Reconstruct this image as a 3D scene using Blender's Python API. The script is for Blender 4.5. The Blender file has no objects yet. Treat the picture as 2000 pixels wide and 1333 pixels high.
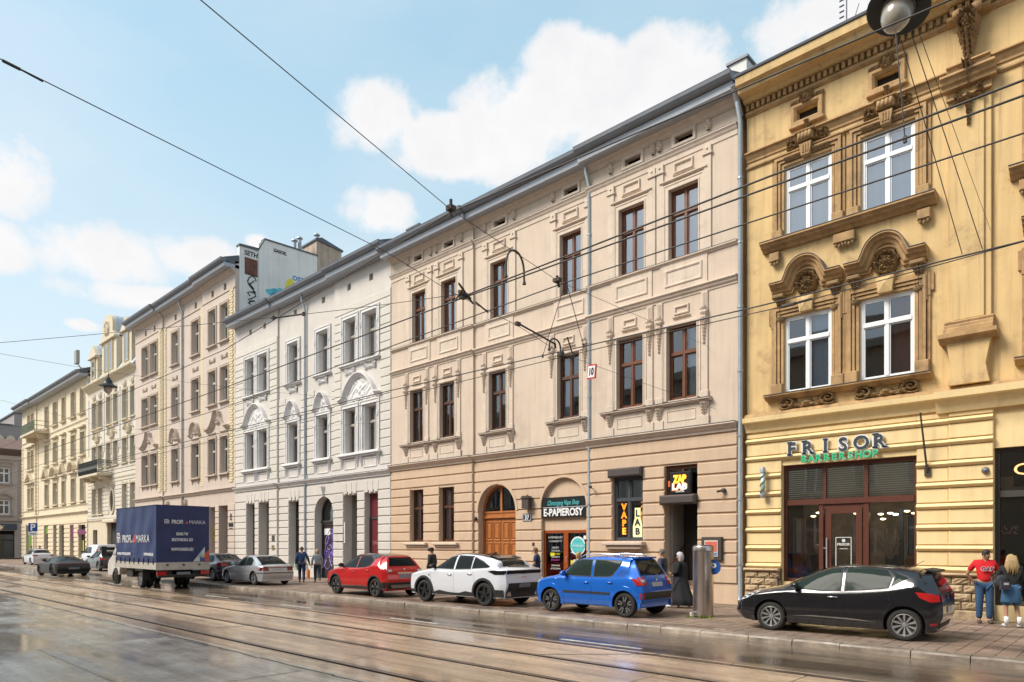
import bpy, bmesh, math, random
from math import radians, sin, cos, pi, sqrt, atan2, hypot
from mathutils import Vector, Matrix
from mathutils.bvhtree import BVHTree

random.seed(7)
scene = bpy.context.scene
col = scene.collection

# ------------------------------------------------------------------ camera
cam_d = bpy.data.cameras.new("camera")
cam = bpy.data.objects.new("camera", cam_d)
col.objects.link(cam)
cam.location = (0, 0, 2.02)
cam.rotation_euler = (radians(90), 0, math.asin(.6870))
cam_d.sensor_width = 36
cam_d.lens = 1333 / 2000 * 36
cam_d.shift_y = .1983
cam_d.clip_start = .1
cam_d.clip_end = 4000
scene.camera = cam

# ------------------------------------------------------------------ sky and light
SUN_EL, SUN_AZ = radians(46), radians(212)      # azimuth clockwise from +y
world = bpy.data.worlds.new("World")
scene.world = world
world.use_nodes = True
scene.view_settings.view_transform = 'Standard'
scene.view_settings.look = 'None'
scene.view_settings.gamma = 1
scene.view_settings.use_curve_mapping = False
scene.view_settings.exposure = 1.6

def build_world():
 nt = world.node_tree
 N, L = nt.nodes, nt.links
 N.clear()
 out = N.new('ShaderNodeOutputWorld')
 bg = N.new('ShaderNodeBackground')
 bg.inputs['Strength'].default_value = .094
 L.new(bg.outputs[0], out.inputs[0])
 sky = N.new('ShaderNodeTexSky')
 sky.sky_type = 'NISHITA'
 sky.sun_disc = False
 sky.sun_elevation = SUN_EL
 sky.sun_rotation = SUN_AZ
 sky.altitude = 100
 sky.air_density = 1.0
 sky.dust_density = 2.5
 sky.ozone_density = 1.2
 tc = N.new('ShaderNodeTexCoord')
 sep = N.new('ShaderNodeSeparateXYZ')
 L.new(tc.outputs['Generated'], sep.inputs[0])

 def M(op, a, b=None, c=None, clamp=False):
  n = N.new('ShaderNodeMath')
  n.operation = op
  n.use_clamp = clamp
  for k, v in enumerate((a, b, c)):
   if v is None:
    continue
   if isinstance(v, (int, float)):
    n.inputs[k].default_value = v
   else:
    L.new(v, n.inputs[k])
  return n.outputs[0]
 az = M('MULTIPLY', M('ARCTAN2', sep.outputs[0], sep.outputs[1]), 57.2958)
 el = M('MULTIPLY', M('ARCSINE', sep.outputs[2]), 57.2958)
 noi = N.new('ShaderNodeTexNoise')
 noi.inputs['Scale'].default_value = 5.5
 noi.inputs['Detail'].default_value = 9
 noi.inputs['Roughness'].default_value = .56
 L.new(tc.outputs['Generated'], noi.inputs['Vector'])
 nz = M('SUBTRACT', noi.outputs['Fac'], .5)
 noi2 = N.new('ShaderNodeTexNoise')
 noi2.inputs['Scale'].default_value = 17
 noi2.inputs['Detail'].default_value = 8
 noi2.inputs['Roughness'].default_value = .6
 L.new(tc.outputs['Generated'], noi2.inputs['Vector'])
 nz2 = M('SUBTRACT', noi2.outputs['Fac'], .5)
 # cumulus heads: azimuth, elevation, half width, half height (degrees)
 blobs = [(-37, 32.6, 11.5, 3.2), (-38.7, 35.4, 4.6, 2.0), (-29.5, 34.0, 5.5, 2.8), (-33, 31, 9, 3.4), (-55.4, 31.4, 4.6, 2.8), (-47, 30, 9, 2.4),
 (-54.4, 25.6, 3.6, 1.9), (-74, 20.0, 5.4, 2.3), (-68.3, 20.6, 4.2, 1.9), (-80.2, 24, 3.6, 3.3), (-80.6, 19.3, 2.6, 1.9), (-70, 17.6, 8, 1.2),
 (-63.7, 22.5, 1.3, .8), (-18.4, 34.5, 7.5, 3.6), (-75.6, 15.2, 1.3, .5), (-81, 13.6, 1, 1), (-95, 28, 9, 4),
 (12, 38, 16, 7), (-50, 60, 16, 7), (45, 30, 14, 6), (-130, 36, 16, 7), (90, 42, 18, 8), (150, 30, 20, 7), (-170, 50, 20, 8), (10, 62, 18, 8)]
 acc = None
 for a, e, w, h in blobs:
  dx = M('DIVIDE', M('SUBTRACT', az, a), w)
  dy = M('DIVIDE', M('SUBTRACT', el, e), h)
  # flatter base: stretch lower half
  r2 = M('ADD', M('MULTIPLY', dx, dx), M('MULTIPLY', dy, dy))
  v = M('SUBTRACT', 1.0, r2)
  acc = v if acc is None else M('MAXIMUM', acc, v)
 v = M('ADD', M('MAXIMUM', acc, -1.6), M('ADD', M('MULTIPLY', nz, 2.6), M('MULTIPLY', nz2, 2.4)))
 mask = N.new('ShaderNodeMapRange')
 mask.interpolation_type = 'SMOOTHSTEP'
 mask.inputs['From Min'].default_value = -.15
 mask.inputs['From Max'].default_value = .75
 L.new(v, mask.inputs['Value'])
 haz = N.new('ShaderNodeMapRange')           # thin veil over everything, thicker at the horizon
 haz.inputs['From Min'].default_value = 0
 haz.inputs['From Max'].default_value = 50
 haz.inputs['To Min'].default_value = .92
 haz.inputs['To Max'].default_value = .60
 L.new(el, haz.inputs['Value'])
 veil = N.new('ShaderNodeMixRGB')
 vr = N.new('ShaderNodeMapRange')
 vr.inputs['From Min'].default_value = 8
 vr.inputs['From Max'].default_value = 34
 L.new(el, vr.inputs['Value'])
 vc = N.new('ShaderNodeMixRGB')
 vc.inputs['Color1'].default_value = (2.75, 3.15, 3.25, 1)
 vc.inputs['Color2'].default_value = (1.72, 2.65, 3.0, 1)
 L.new(vr.outputs[0], vc.inputs['Fac'])
 L.new(vc.outputs[0], veil.inputs['Color2'])
 L.new(haz.outputs[0], veil.inputs['Fac'])
 L.new(sky.outputs[0], veil.inputs['Color1'])
 sh = N.new('ShaderNodeMixRGB')
 sh.inputs['Color1'].default_value = (3.6, 3.52, 3.5, 1)
 sh.inputs['Color2'].default_value = (3.15, 3.12, 3.16, 1)
 L.new(M('ADD', M('MULTIPLY', nz2, 2.0), .4, clamp=True), sh.inputs['Fac'])
 mix = N.new('ShaderNodeMixRGB')
 no3 = N.new('ShaderNodeTexNoise')
 no3.inputs['Scale'].default_value = 1.7
 no3.inputs['Detail'].default_value = 6
 mp3 = N.new('ShaderNodeMapping')
 mp3.inputs['Scale'].default_value = (1, 1, 2.6)
 L.new(tc.outputs['Generated'], mp3.inputs['Vector'])
 L.new(mp3.outputs[0], no3.inputs['Vector'])
 thin = M('MULTIPLY', M('MULTIPLY', M('SUBTRACT', no3.outputs['Fac'], .40), 3.2, clamp=True), .42)
 L.new(M('MAXIMUM', M('MULTIPLY', mask.outputs[0], .95), thin), mix.inputs['Fac'])
 L.new(veil.outputs[0], mix.inputs['Color1'])
 L.new(sh.outputs[0], mix.inputs['Color2'])
 L.new(mix.outputs[0], bg.inputs['Color'])
build_world()

sd = bpy.data.lights.new("sun", 'SUN')
sd.energy = 1.5
sd.angle = radians(24)
sd.color = (1, .93, .82)
so = bpy.data.objects.new("sun", sd)
col.objects.link(so)
so.rotation_euler = (radians(90) - SUN_EL, 0, pi - SUN_AZ)
so.location = (-10, -30, 40)

# ------------------------------------------------------------------ materials
def lin(c):
 return tuple((v / 255 / 12.92) if v / 255 <= .04045 else ((v / 255 + .055) / 1.055) ** 2.4 for v in c)

MATS = {}
def mat(name, rgb=None, rough=.8, metal=0., spec=.5, var=0., vscale=3., bump=0., bscale=30., streak=0., coat=0.,
 dirt=None, dirt_amt=0., dscale=.6, emit=None, estr=0., srgb=False, objvar=0., seed=0.):
 if name in MATS:
  return MATS[name]
 m = bpy.data.materials.new(name)
 m.use_nodes = True
 nt = m.node_tree
 N, L = nt.nodes, nt.links
 b = N['Principled BSDF']
 if srgb:
  rgb = lin(rgb)
 b.inputs['Base Color'].default_value = (*rgb, 1)
 b.inputs['Roughness'].default_value = rough
 b.inputs['Metallic'].default_value = metal
 b.inputs['Specular IOR Level'].default_value = spec
 b.inputs['Coat Weight'].default_value = coat
 b.inputs['Coat Roughness'].default_value = .09
 if emit:
  b.inputs['Emission Color'].default_value = (*emit, 1)
  b.inputs['Emission Strength'].default_value = estr
 if var or bump or streak or dirt or objvar:
  geo = N.new('ShaderNodeNewGeometry')
  cur = None
  colr = N.new('ShaderNodeRGB')
  colr.outputs[0].default_value = (*rgb, 1)
  cur = colr.outputs[0]

  def noise(sc, det=5, vec=None, ro=.6):
   n = N.new('ShaderNodeTexNoise')
   n.inputs['Scale'].default_value = sc
   n.inputs['Detail'].default_value = det
   n.inputs['Roughness'].default_value = ro
   if vec is None:
    L.new(geo.outputs['Position'], n.inputs['Vector'])
   else:
    L.new(vec, n.inputs['Vector'])
   return n.outputs['Fac']

  def bright(cur, fac, amt):
   mr = N.new('ShaderNodeMapRange')
   mr.inputs['From Min'].default_value = .25
   mr.inputs['From Max'].default_value = .75
   mr.inputs['To Min'].default_value = 1 - amt
   mr.inputs['To Max'].default_value = 1 + amt
   L.new(fac, mr.inputs['Value'])
   mx = N.new('ShaderNodeVectorMath')
   mx.operation = 'SCALE'
   L.new(cur, mx.inputs[0])
   L.new(mr.outputs[0], mx.inputs['Scale'])
   return mx.outputs[0]
  if var:
   cur = bright(cur, noise(vscale, 6), var)
  if objvar:
   oi = N.new('ShaderNodeObjectInfo')
   mr = N.new('ShaderNodeMapRange')
   mr.inputs['To Min'].default_value = 1 - objvar
   mr.inputs['To Max'].default_value = 1 + objvar
   L.new(oi.outputs['Random'], mr.inputs['Value'])
   mx = N.new('ShaderNodeVectorMath')
   mx.operation = 'SCALE'
   L.new(cur, mx.inputs[0])
   L.new(mr.outputs[0], mx.inputs['Scale'])
   cur = mx.outputs[0]
  if streak:
   mp = N.new('ShaderNodeMapping')
   mp.inputs['Scale'].default_value = (3.2, 3.2, .22)
   L.new(geo.outputs['Position'], mp.inputs['Vector'])
   cur = bright(cur, noise(1.6, 6, mp.outputs[0]), streak)
  if dirt:
   mr = N.new('ShaderNodeMapRange')
   mr.interpolation_type = 'SMOOTHSTEP'
   mr.inputs['From Min'].default_value = .52
   mr.inputs['From Max'].default_value = .74
   mr.inputs['To Max'].default_value = dirt_amt
   L.new(noise(dscale, 8, None, .68), mr.inputs['Value'])
   mx = N.new('ShaderNodeMixRGB')
   L.new(mr.outputs[0], mx.inputs['Fac'])
   L.new(cur, mx.inputs['Color1'])
   mx.inputs['Color2'].default_value = (*dirt, 1)
   cur = mx.outputs[0]
   mp2 = N.new('ShaderNodeMapping')
   mp2.inputs['Scale'].default_value = (2.3, 2.3, .11)
   L.new(geo.outputs['Position'], mp2.inputs['Vector'])
   mr = N.new('ShaderNodeMapRange')
   mr.interpolation_type = 'SMOOTHSTEP'
   mr.inputs['From Min'].default_value = .50
   mr.inputs['From Max'].default_value = .78
   mr.inputs['To Max'].default_value = dirt_amt * .9
   L.new(noise(2.2, 7, mp2.outputs[0], .7), mr.inputs['Value'])
   mx = N.new('ShaderNodeMixRGB')
   L.new(mr.outputs[0], mx.inputs['Fac'])
   L.new(cur, mx.inputs['Color1'])
   mx.inputs['Color2'].default_value = (*dirt, 1)
   cur = mx.outputs[0]
  L.new(cur, b.inputs['Base Color'])
  if bump:
   bp = N.new('ShaderNodeBump')
   bp.inputs['Strength'].default_value = bump
   bp.inputs['Distance'].default_value = .02
   L.new(noise(bscale, 4), bp.inputs['Height'])
   L.new(bp.outputs[0], b.inputs['Normal'])
 MATS[name] = m
 return m

def glass_mat(name, tint=(.6, .66, .66), refl=.18, rough=.02, trans=.75):
 if name in MATS:
  return MATS[name]
 m = bpy.data.materials.new(name)
 m.use_nodes = True
 nt = m.node_tree
 N, L = nt.nodes, nt.links
 N.clear()
 o = N.new('ShaderNodeOutputMaterial')
 t = N.new('ShaderNodeBsdfTransparent')
 t.inputs[0].default_value = (*tint, 1)
 g = N.new('ShaderNodeBsdfGlossy')
 g.inputs['Roughness'].default_value = rough
 g.inputs[0].default_value = (.92, .95, 1, 1)
 geo = N.new('ShaderNodeNewGeometry')
 no = N.new('ShaderNodeTexNoise')
 no.inputs['Scale'].default_value = .9
 no.inputs['Detail'].default_value = 1
 L.new(geo.outputs['Position'], no.inputs['Vector'])
 bp = N.new('ShaderNodeBump')
 bp.inputs['Strength'].default_value = .25
 bp.inputs['Distance'].default_value = .012
 L.new(no.outputs['Fac'], bp.inputs['Height'])
 L.new(bp.outputs[0], g.inputs['Normal'])
 lw = N.new('ShaderNodeFresnel')
 lw.inputs['IOR'].default_value = 1.6
 mr = N.new('ShaderNodeMapRange')
 mr.inputs['From Min'].default_value = 0
 mr.inputs['From Max'].default_value = 1
 mr.inputs['To Min'].default_value = refl
 mr.inputs['To Max'].default_value = 1
 L.new(lw.outputs[0], mr.inputs['Value'])
 mx = N.new('ShaderNodeMixShader')
 L.new(mr.outputs[0], mx.inputs[0])
 L.new(t.outputs[0], mx.inputs[1])
 L.new(g.outputs[0], mx.inputs[2])
 L.new(mx.outputs[0], o.inputs[0])
 MATS[name] = m
 return m

# ------------------------------------------------------------------ object helpers
ORG = {}
def V(*a):
 return Vector(a)

def tag(o, label=None, cat=None, group=None, kind=None):
 if label: o['label'] = label
 if cat: o['category'] = cat
 if group: o['group'] = group
 if kind: o['kind'] = kind
 return o

def thing(name, loc, label, cat, group=None, rot=0., org=None):
 o = bpy.data.objects.new(name, None)
 o.empty_display_size = .3
 col.objects.link(o)
 o.location = loc
 o.rotation_euler = (0, 0, rot)
 tag(o, label, cat, group)
 ORG[o] = Vector(loc) if org is None else Vector(org)
 return o

def put(name, mesh, parent=None, loc=(0, 0, 0), own=None):
 """link a mesh as an object; loc is in the frame the parent's parts are written in"""
 o = bpy.data.objects.new(name, mesh)
 col.objects.link(o)
 loc = Vector(loc)
 if parent is not None:
  o.parent = parent
  o.location = loc - ORG[parent]
 else:
  o.location = loc
 ORG[o] = loc if own is None else Vector(own)
 return o

def clip_cell(poly, x0, x1, y0, y1):
 def cl(p, f, inter):
  r = []
  n = len(p)
  for i in range(n):
   a, b = p[i], p[(i + 1) % n]
   fa, fb = f(a), f(b)
   if fa: r.append(a)
   if fa != fb: r.append(inter(a, b))
  return r
 def ix(c):
  return lambda a, b: (c, a[1] + (b[1] - a[1]) * (c - a[0]) / (b[0] - a[0]))
 def iy(c):
  return lambda a, b: (a[0] + (b[0] - a[0]) * (c - a[1]) / (b[1] - a[1]), c)
 for f, g in ((lambda p: p[0] >= x0, ix(x0)), (lambda p: p[0] <= x1, ix(x1)),
 (lambda p: p[1] >= y0, iy(y0)), (lambda p: p[1] <= y1, iy(y1))):
  poly = cl(poly, f, g)
  if len(poly) < 3:
   return []
 return poly

class MB:
 def __init__(s):
  s.v, s.f, s.m = [], [], []
  s.mi = 0
 def add(s, vs, fs):
  b = len(s.v)
  s.v.extend(tuple(v) for v in vs)
  for f in fs:
   s.f.append(tuple(i + b for i in f))
   s.m.append(s.mi)
  return s
 def box(s, x0, x1, y0, y1, z0, z1, bev=0.):
  if bev:
   e = bev       # bevelled towards -y (front)
   vs = [(x0, y1, z0), (x1, y1, z0), (x1, y1, z1), (x0, y1, z1),
 (x0, y0 + e, z0), (x1, y0 + e, z0), (x1, y0 + e, z1), (x0, y0 + e, z1),
 (x0 + e, y0, z0 + e), (x1 - e, y0, z0 + e), (x1 - e, y0, z1 - e), (x0 + e, y0, z1 - e)]
   fs = [(0, 3, 2, 1), (8, 9, 10, 11)]
   for i in range(4):
    j = (i + 1) % 4
    fs.append((i, j, 4 + j, 4 + i))
    fs.append((4 + i, 4 + j, 8 + j, 8 + i))
   return s.add(vs, fs)
  vs = [(x, y, z) for z in (z0, z1) for y in (y0, y1) for x in (x0, x1)]
  return s.add(vs, [(0, 2, 3, 1), (4, 5, 7, 6), (0, 1, 5, 4), (2, 6, 7, 3), (0, 4, 6, 2), (1, 3, 7, 5)])
 def quad(s, a, b, c, d):
  return s.add([a, b, c, d], [(0, 1, 2, 3)])
 def prism(s, poly, y0, y1, axis='y'):
  """poly in (x,z) extruded along y (or other axis)"""
  n = len(poly)
  def P(p, t):
   if axis == 'y': return (p[0], t, p[1])
   if axis == 'z': return (p[0], p[1], t)
   return (t, p[0], p[1])
  vs = [P(p, y0) for p in poly] + [P(p, y1) for p in poly]
  fs = [tuple(range(n)), tuple(range(2 * n - 1, n - 1, -1))]
  for i in range(n):
   j = (i + 1) % n
   fs.append((i, j, n + j, n + i))
  return s.add(vs, fs)
 def sweep(s, path, prof, y, closed=False, cap=True):
  """path of (x,z) in the facade plane; prof of (n,d): n to the left of travel, d out of the wall (-y)"""
  n = len(path)
  k = len(prof)
  rings = []
  for i, p in enumerate(path):
   pa = path[i - 1] if (i > 0 or closed) else None
   pb = path[(i + 1) % n] if (i < n - 1 or closed) else None
   d1 = Vector((p[0] - pa[0], p[1] - pa[1])).normalized() if pa else None
   d2 = Vector((pb[0] - p[0], pb[1] - p[1])).normalized() if pb else None
   if d1 is None: d1 = d2
   if d2 is None: d2 = d1
   n1 = Vector((-d1.y, d1.x)); n2 = Vector((-d2.y, d2.x))
   nn = (n1 + n2)
   if nn.length < 1e-6: nn = n1.copy()
   nn.normalize()
   sc = 1 / max(.35, nn.dot(n1))
   rings.append([(p[0] + nn.x * a * sc, y - d, p[1] + nn.y * a * sc) for a, d in prof])
  b = []
  for r in rings: b += r
  fs = []
  for i in range(n if closed else n - 1):
   i2 = (i + 1) % n
   for j in range(k):
    j2 = (j + 1) % k
    fs.append((i * k + j, i2 * k + j, i2 * k + j2, i * k + j2))
  if cap and not closed:
   fs.append(tuple(range(k)))
   fs.append(tuple((n - 1) * k + j for j in range(k - 1, -1, -1)))
  return s.add(b, fs)
 def tube(s, pts, r, seg=6, cap=True):
  pts = [Vector(p) for p in pts]
  rr = r if isinstance(r, (list, tuple)) else [r] * len(pts)
  vs, fs = [], []
  up0 = None
  for i, p in enumerate(pts):
   d = (pts[min(i + 1, len(pts) - 1)] - pts[max(i - 1, 0)]).normalized()
   if up0 is None:
    up0 = Vector((0, 0, 1)) if abs(d.z) < .9 else Vector((1, 0, 0))
   a = d.cross(up0).normalized()
   up0 = a.cross(d).normalized()
   for k in range(seg):
    t = 2 * pi * k / seg
    vs.append(p + (a * cos(t) + up0 * sin(t)) * rr[i])
  for i in range(len(pts) - 1):
   for k in range(seg):
    k2 = (k + 1) % seg
    fs.append((i * seg + k, i * seg + k2, (i + 1) * seg + k2, (i + 1) * seg + k))
  if cap:
   fs.append(tuple(range(seg - 1, -1, -1)))
   fs.append(tuple((len(pts) - 1) * seg + k for k in range(seg)))
  return s.add(vs, fs)
 def lathe(s, prof, c=(0, 0, 0), seg=24, axis='z', sx=1., sy=1., cap=True):
  """prof of (r, h) around an axis through c"""
  vs, fs = [], []
  n = len(prof)
  for k in range(seg):
   t = 2 * pi * k / seg
   for r, h in prof:
    a, b = r * cos(t) * sx, r * sin(t) * sy
    p = (a, b, h) if axis == 'z' else ((a, h, b) if axis == 'y' else (h, a, b))
    vs.append((p[0] + c[0], p[1] + c[1], p[2] + c[2]))
  for k in range(seg):
   k2 = (k + 1) % seg
   for i in range(n - 1):
    fs.append((k * n + i, k2 * n + i, k2 * n + i + 1, k * n + i + 1))
  if cap and prof[0][0] > 1e-5: fs.append(tuple(k * n for k in range(seg)))
  if cap and prof[-1][0] > 1e-5: fs.append(tuple(k * n + n - 1 for k in range(seg - 1, -1, -1)))
  return s.add(vs, fs)
 def mesh(s, name, mats, smooth=False, recalc=True, merge=0., ang=None):
  me = bpy.data.meshes.new(name)
  if not isinstance(mats, (list, tuple)): mats = [mats]
  for m in mats: me.materials.append(m)
  me.from_pydata(s.v, [], s.f)
  if len(mats) > 1:
   me.polygons.foreach_set('material_index', s.m)
  if recalc or merge:
   bm = bmesh.new()
   bm.from_mesh(me)
   if merge: bmesh.ops.remove_doubles(bm, verts=bm.verts, dist=merge)
   if recalc: bmesh.ops.recalc_face_normals(bm, faces=bm.faces)
   bm.to_mesh(me)
   bm.free()
  if smooth:
   me.polygons.foreach_set('use_smooth', [True] * len(me.polygons))
   if ang is not None:
    me.set_sharp_from_angle(angle=radians(ang))
  me.update()
  return me
 def build(s, name, mats, parent=None, loc=None, smooth=False, recalc=True, merge=0., ang=None, own=None):
  """vertices are written in the parent's frame; loc = where the object's own origin should sit"""
  if loc is None:
   if s.v:
    xs = [v[0] for v in s.v]; ys = [v[1] for v in s.v]; zs = [v[2] for v in s.v]
    loc = ((min(xs) + max(xs)) / 2, (min(ys) + max(ys)) / 2, min(zs))
   else:
    loc = (0, 0, 0)
  s.v = [(v[0] - loc[0], v[1] - loc[1], v[2] - loc[2]) for v in s.v]
  return put(name, s.mesh(name, mats, smooth, recalc, merge, ang), parent, loc, own)

CACHE = {}
def cached(key, fn):
 if key not in CACHE:
  CACHE[key] = fn()
 return CACHE[key]

def arc(cx, cz, r, a0, a1, n, rz=None):
 rz = r if rz is None else rz
 return [(cx + r * cos(radians(a0 + (a1 - a0) * i / n)), cz + rz * sin(radians(a0 + (a1 - a0) * i / n))) for i in range(n + 1)]

def text_mesh(body, size, depth, m, bold=0., spacing=1., align='CENTER', shear=0., width=None):
 cu = bpy.data.curves.new('t', 'FONT')
 cu.body = body
 cu.size = size
 cu.extrude = depth / 2
 cu.offset = bold
 cu.space_character = spacing
 cu.align_x = align
 cu.align_y = 'BOTTOM_BASELINE' if hasattr(cu, 'align_y') else cu.align_y
 cu.shear = shear
 cu.resolution_u = 3
 ob = bpy.data.objects.new('t', cu)
 col.objects.link(ob)
 dg = bpy.context.evaluated_depsgraph_get()
 me = bpy.data.meshes.new_from_object(ob.evaluated_get(dg))
 bpy.data.objects.remove(ob)
 bpy.data.curves.remove(cu)
 # stand it up facing -y
 me.transform(Matrix.Rotation(radians(90), 4, 'X'))
 if width:
  xs = [v.co.x for v in me.vertices]
  w = max(xs) - min(xs)
  c = (max(xs) + min(xs)) / 2
  me.transform(Matrix.Diagonal((width / w, 1, 1, 1)) @ Matrix.Translation((-c, 0, 0)))
 me.materials.clear()
 me.materials.append(m)
 return me

def text(body, size, loc, m, parent, name='lettering', depth=.02, face='-y', **k):
 me = text_mesh(body, size, depth, m, **k)
 if face == '+x':
  me.transform(Matrix.Rotation(radians(90), 4, 'Z'))
 elif face == '+y':
  me.transform(Matrix.Rotation(radians(180), 4, 'Z'))
 return put(name, me, parent, loc)
# ------------------------------------------------------------------ building kit
GL_TOP = glass_mat('glass reflecting sky', tint=(.85, .88, .9), refl=.26)
GL = glass_mat('window glass', tint=(.88, .92, .92), refl=.11)
GL_SHOP = glass_mat('shop glass', tint=(.92, .94, .92), refl=.09)
WOOD = mat('stained oak frame', (105, 62, 40), srgb=True, rough=.45, var=.12, vscale=8, spec=.4)
WOOD_DK = mat('dark stained frame', (84, 52, 36), srgb=True, rough=.45, var=.12, vscale=8)
WHITE = mat('white lacquered frame', (.74, .75, .77), rough=.35)
CREAMF = mat('cream painted frame', (.55, .51, .42), rough=.5)
CURT = mat('net curtain', (.62, .65, .72), rough=.9)
CURT_D = mat('grey curtain', (.22, .24, .26), rough=.9)
CURT_R = mat('rust red curtain', (.30, .09, .07), rough=.9)
CURT_B = mat('blue grey curtain', (.45, .58, .75), rough=.9)
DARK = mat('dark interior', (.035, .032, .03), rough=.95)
METAL = mat('zinc sheet', (.17, .18, .205), rough=.5, metal=.25, var=.12, vscale=2)
METAL_D = mat('dark zinc sheet', (.10, .105, .12), rough=.5, metal=.25, var=.15, vscale=2)
METAL_L = mat('light zinc sheet', (.36, .38, .42), rough=.5, metal=.25, var=.08)
PIPE = mat('galvanised pipe', (.40, .44, .47), rough=.4, metal=.6, var=.12, vscale=4)
BLACK = mat('black metal', (.02, .02, .022), rough=.5)
IRON = mat('rusty iron', (.06, .045, .038), rough=.7)
SIGNBLK = mat('black sign board', (.015, .016, .018), rough=.35)
SIGNWHT = mat('white sign paint', (.8, .8, .8), rough=.5)

def wall(P, name, m, x0, x1, z0, z1, y, holes=(), depth=.25, side=.3, arches=(), depthf=None, loc=None):
 """wall sheet with real openings; holes (x0,x1,z0,z1); arches (x0,x1,z0,zspring,rise)"""
 b = MB()
 allh = list(holes) + [(a[0], a[1], a[2], a[3] + a[4]) for a in arches]
 xs = sorted({x0, x1, *[h[0] for h in allh], *[h[1] for h in allh]})
 zs = sorted({z0, z1, *[h[2] for h in allh], *[h[3] for h in allh]})
 xs = [v for v in xs if x0 <= v <= x1]; zs = [v for v in zs if z0 <= v <= z1]
 for i in range(len(xs) - 1):
  for j in range(len(zs) - 1):
   cx, cz = (xs[i] + xs[i + 1]) / 2, (zs[j] + zs[j + 1]) / 2
   if any(h[0] < cx < h[1] and h[2] < cz < h[3] for h in allh): continue
   b.quad((xs[i], y, zs[j]), (xs[i + 1], y, zs[j]), (xs[i + 1], y, zs[j + 1]), (xs[i], y, zs[j + 1]))
 for h in holes:
  a, c, d, e = h
  dp = depth
  b.quad((a, y, d), (a, y, e), (a, y + dp, e), (a, y + dp, d))
  b.quad((c, y, d), (c, y + dp, d), (c, y + dp, e), (c, y, e))
  b.quad((a, y, e), (c, y, e), (c, y + dp, e), (a, y + dp, e))
  b.quad((a, y, d), (a, y + dp, d), (c, y + dp, d), (c, y, d))
 for a in arches:
  ax0, ax1, az0, sp, rise = a
  cx, r = (ax0 + ax1) / 2, (ax1 - ax0) / 2
  pts = arc(cx, sp, r, 180, 0, 20, rise)
  for k in range(20):
   p, q = pts[k], pts[k + 1]
   b.quad((p[0], y, p[1]), (q[0], y, q[1]), (q[0], y, sp + rise), (p[0], y, sp + rise))
   b.quad((p[0], y, p[1]), (p[0], y + depth, p[1]), (q[0], y + depth, q[1]), (q[0], y, q[1]))
  b.quad((ax0, y, az0), (ax0, y, sp), (ax0, y + depth, sp), (ax0, y + depth, az0))
  b.quad((ax1, y, az0), (ax1, y + depth, az0), (ax1, y + depth, sp), (ax1, y, sp))
 b.quad((x0, y, z0), (x0, y, z1), (x0, y + side, z1), (x0, y + side, z0))
 b.quad((x1, y, z0), (x1, y + side, z0), (x1, y + side, z1), (x1, y, z1))
 b.quad((x0, y, z1), (x1, y, z1), (x1, y + side, z1), (x0, y + side, z1))
 return b.build(name, m, P, loc=loc, recalc=False)

def courses(P, m, x0, x1, zs, y, holes=(), arches=(), groove=.045, proud=.05, bev=.02, name='plaster_course', voussoir=False):
 """one proud block per course and pier, cut short at openings; follows arches"""
 g = groove / 2
 for a, c in zip(zs[:-1], zs[1:]):
  z0, z1 = a + g, c - g
  spans = [(x0, x1)]
  cuts = [(h[0], h[1]) for h in holes if h[2] < z1 - .06 and h[3] > z0 + .06]
  ac = []
  for (ax0, ax1, az0, sp, rise) in arches:
   if az0 < z1 and sp + rise > z0:
    r = (ax1 - ax0) / 2
    t = max(0, (z0 - sp)) / rise
    hw = r * sqrt(max(0, 1 - t * t)) if t < 1 else 0
    cx = (ax0 + ax1) / 2
    cuts.append((cx - hw, cx + hw))
    ac.append((cx, r, sp, rise, hw))
  for h in sorted(cuts):
   ns = []
   for s in spans:
    if h[1] <= s[0] or h[0] >= s[1]: ns.append(s)
    else:
     if h[0] > s[0] + .04: ns.append((s[0], h[0]))
     if h[1] < s[1] - .04: ns.append((h[1], s[1]))
   spans = ns
  for s in spans:
   la = ra = None
   for A in ac:
    if abs(s[1] - (A[0] - A[4])) < 1e-4 and z1 > A[2]: ra = A
    if abs(s[0] - (A[0] + A[4])) < 1e-4 and z1 > A[2]: la = A
   if la or ra:
    def edge(A, sgn):
     out = []
     for i in range(7):
      z = z0 + (z1 - z0) * i / 6
      t = min(1, max(0, (z - A[2]) / A[3]))
      out.append((A[0] + sgn * A[1] * sqrt(max(0, 1 - t * t)), z))
     return out
    R = edge(ra, -1) if ra else [(s[1], z0), (s[1], z1)]
    Lf = edge(la, 1) if la else [(s[0], z0), (s[0], z1)]
    MB().prism(Lf[::-1] + R, y - proud, y + .01).build(name, m, P)
   else:
    w = round(s[1] - s[0], 2); h = round(z1 - z0, 3)
    me = cached((name, m.name, w, h, proud), lambda: MB().box(0, w, -proud, .01, 0, h, bev).mesh(name, m))
    put(name, me, P, (s[0], y, z0))

RECT = lambda p, d: [(0, 0), (0, d), (p, d), (p, 0)]
def cornice(P, m, x0, x1, z, y, prof, name='cornice', ends=True):
 """prof: (dz, d) from top going down"""
 b = MB()
 if ends:
  # returns: repeat profile at both ends as stepped solid
  b.sweep([(x0, z), (x1, z)], [(a, d) for a, d in prof], y)
 else:
  b.sweep([(x0, z), (x1, z)], prof, y)
 return b.build(name, m, P)

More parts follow.
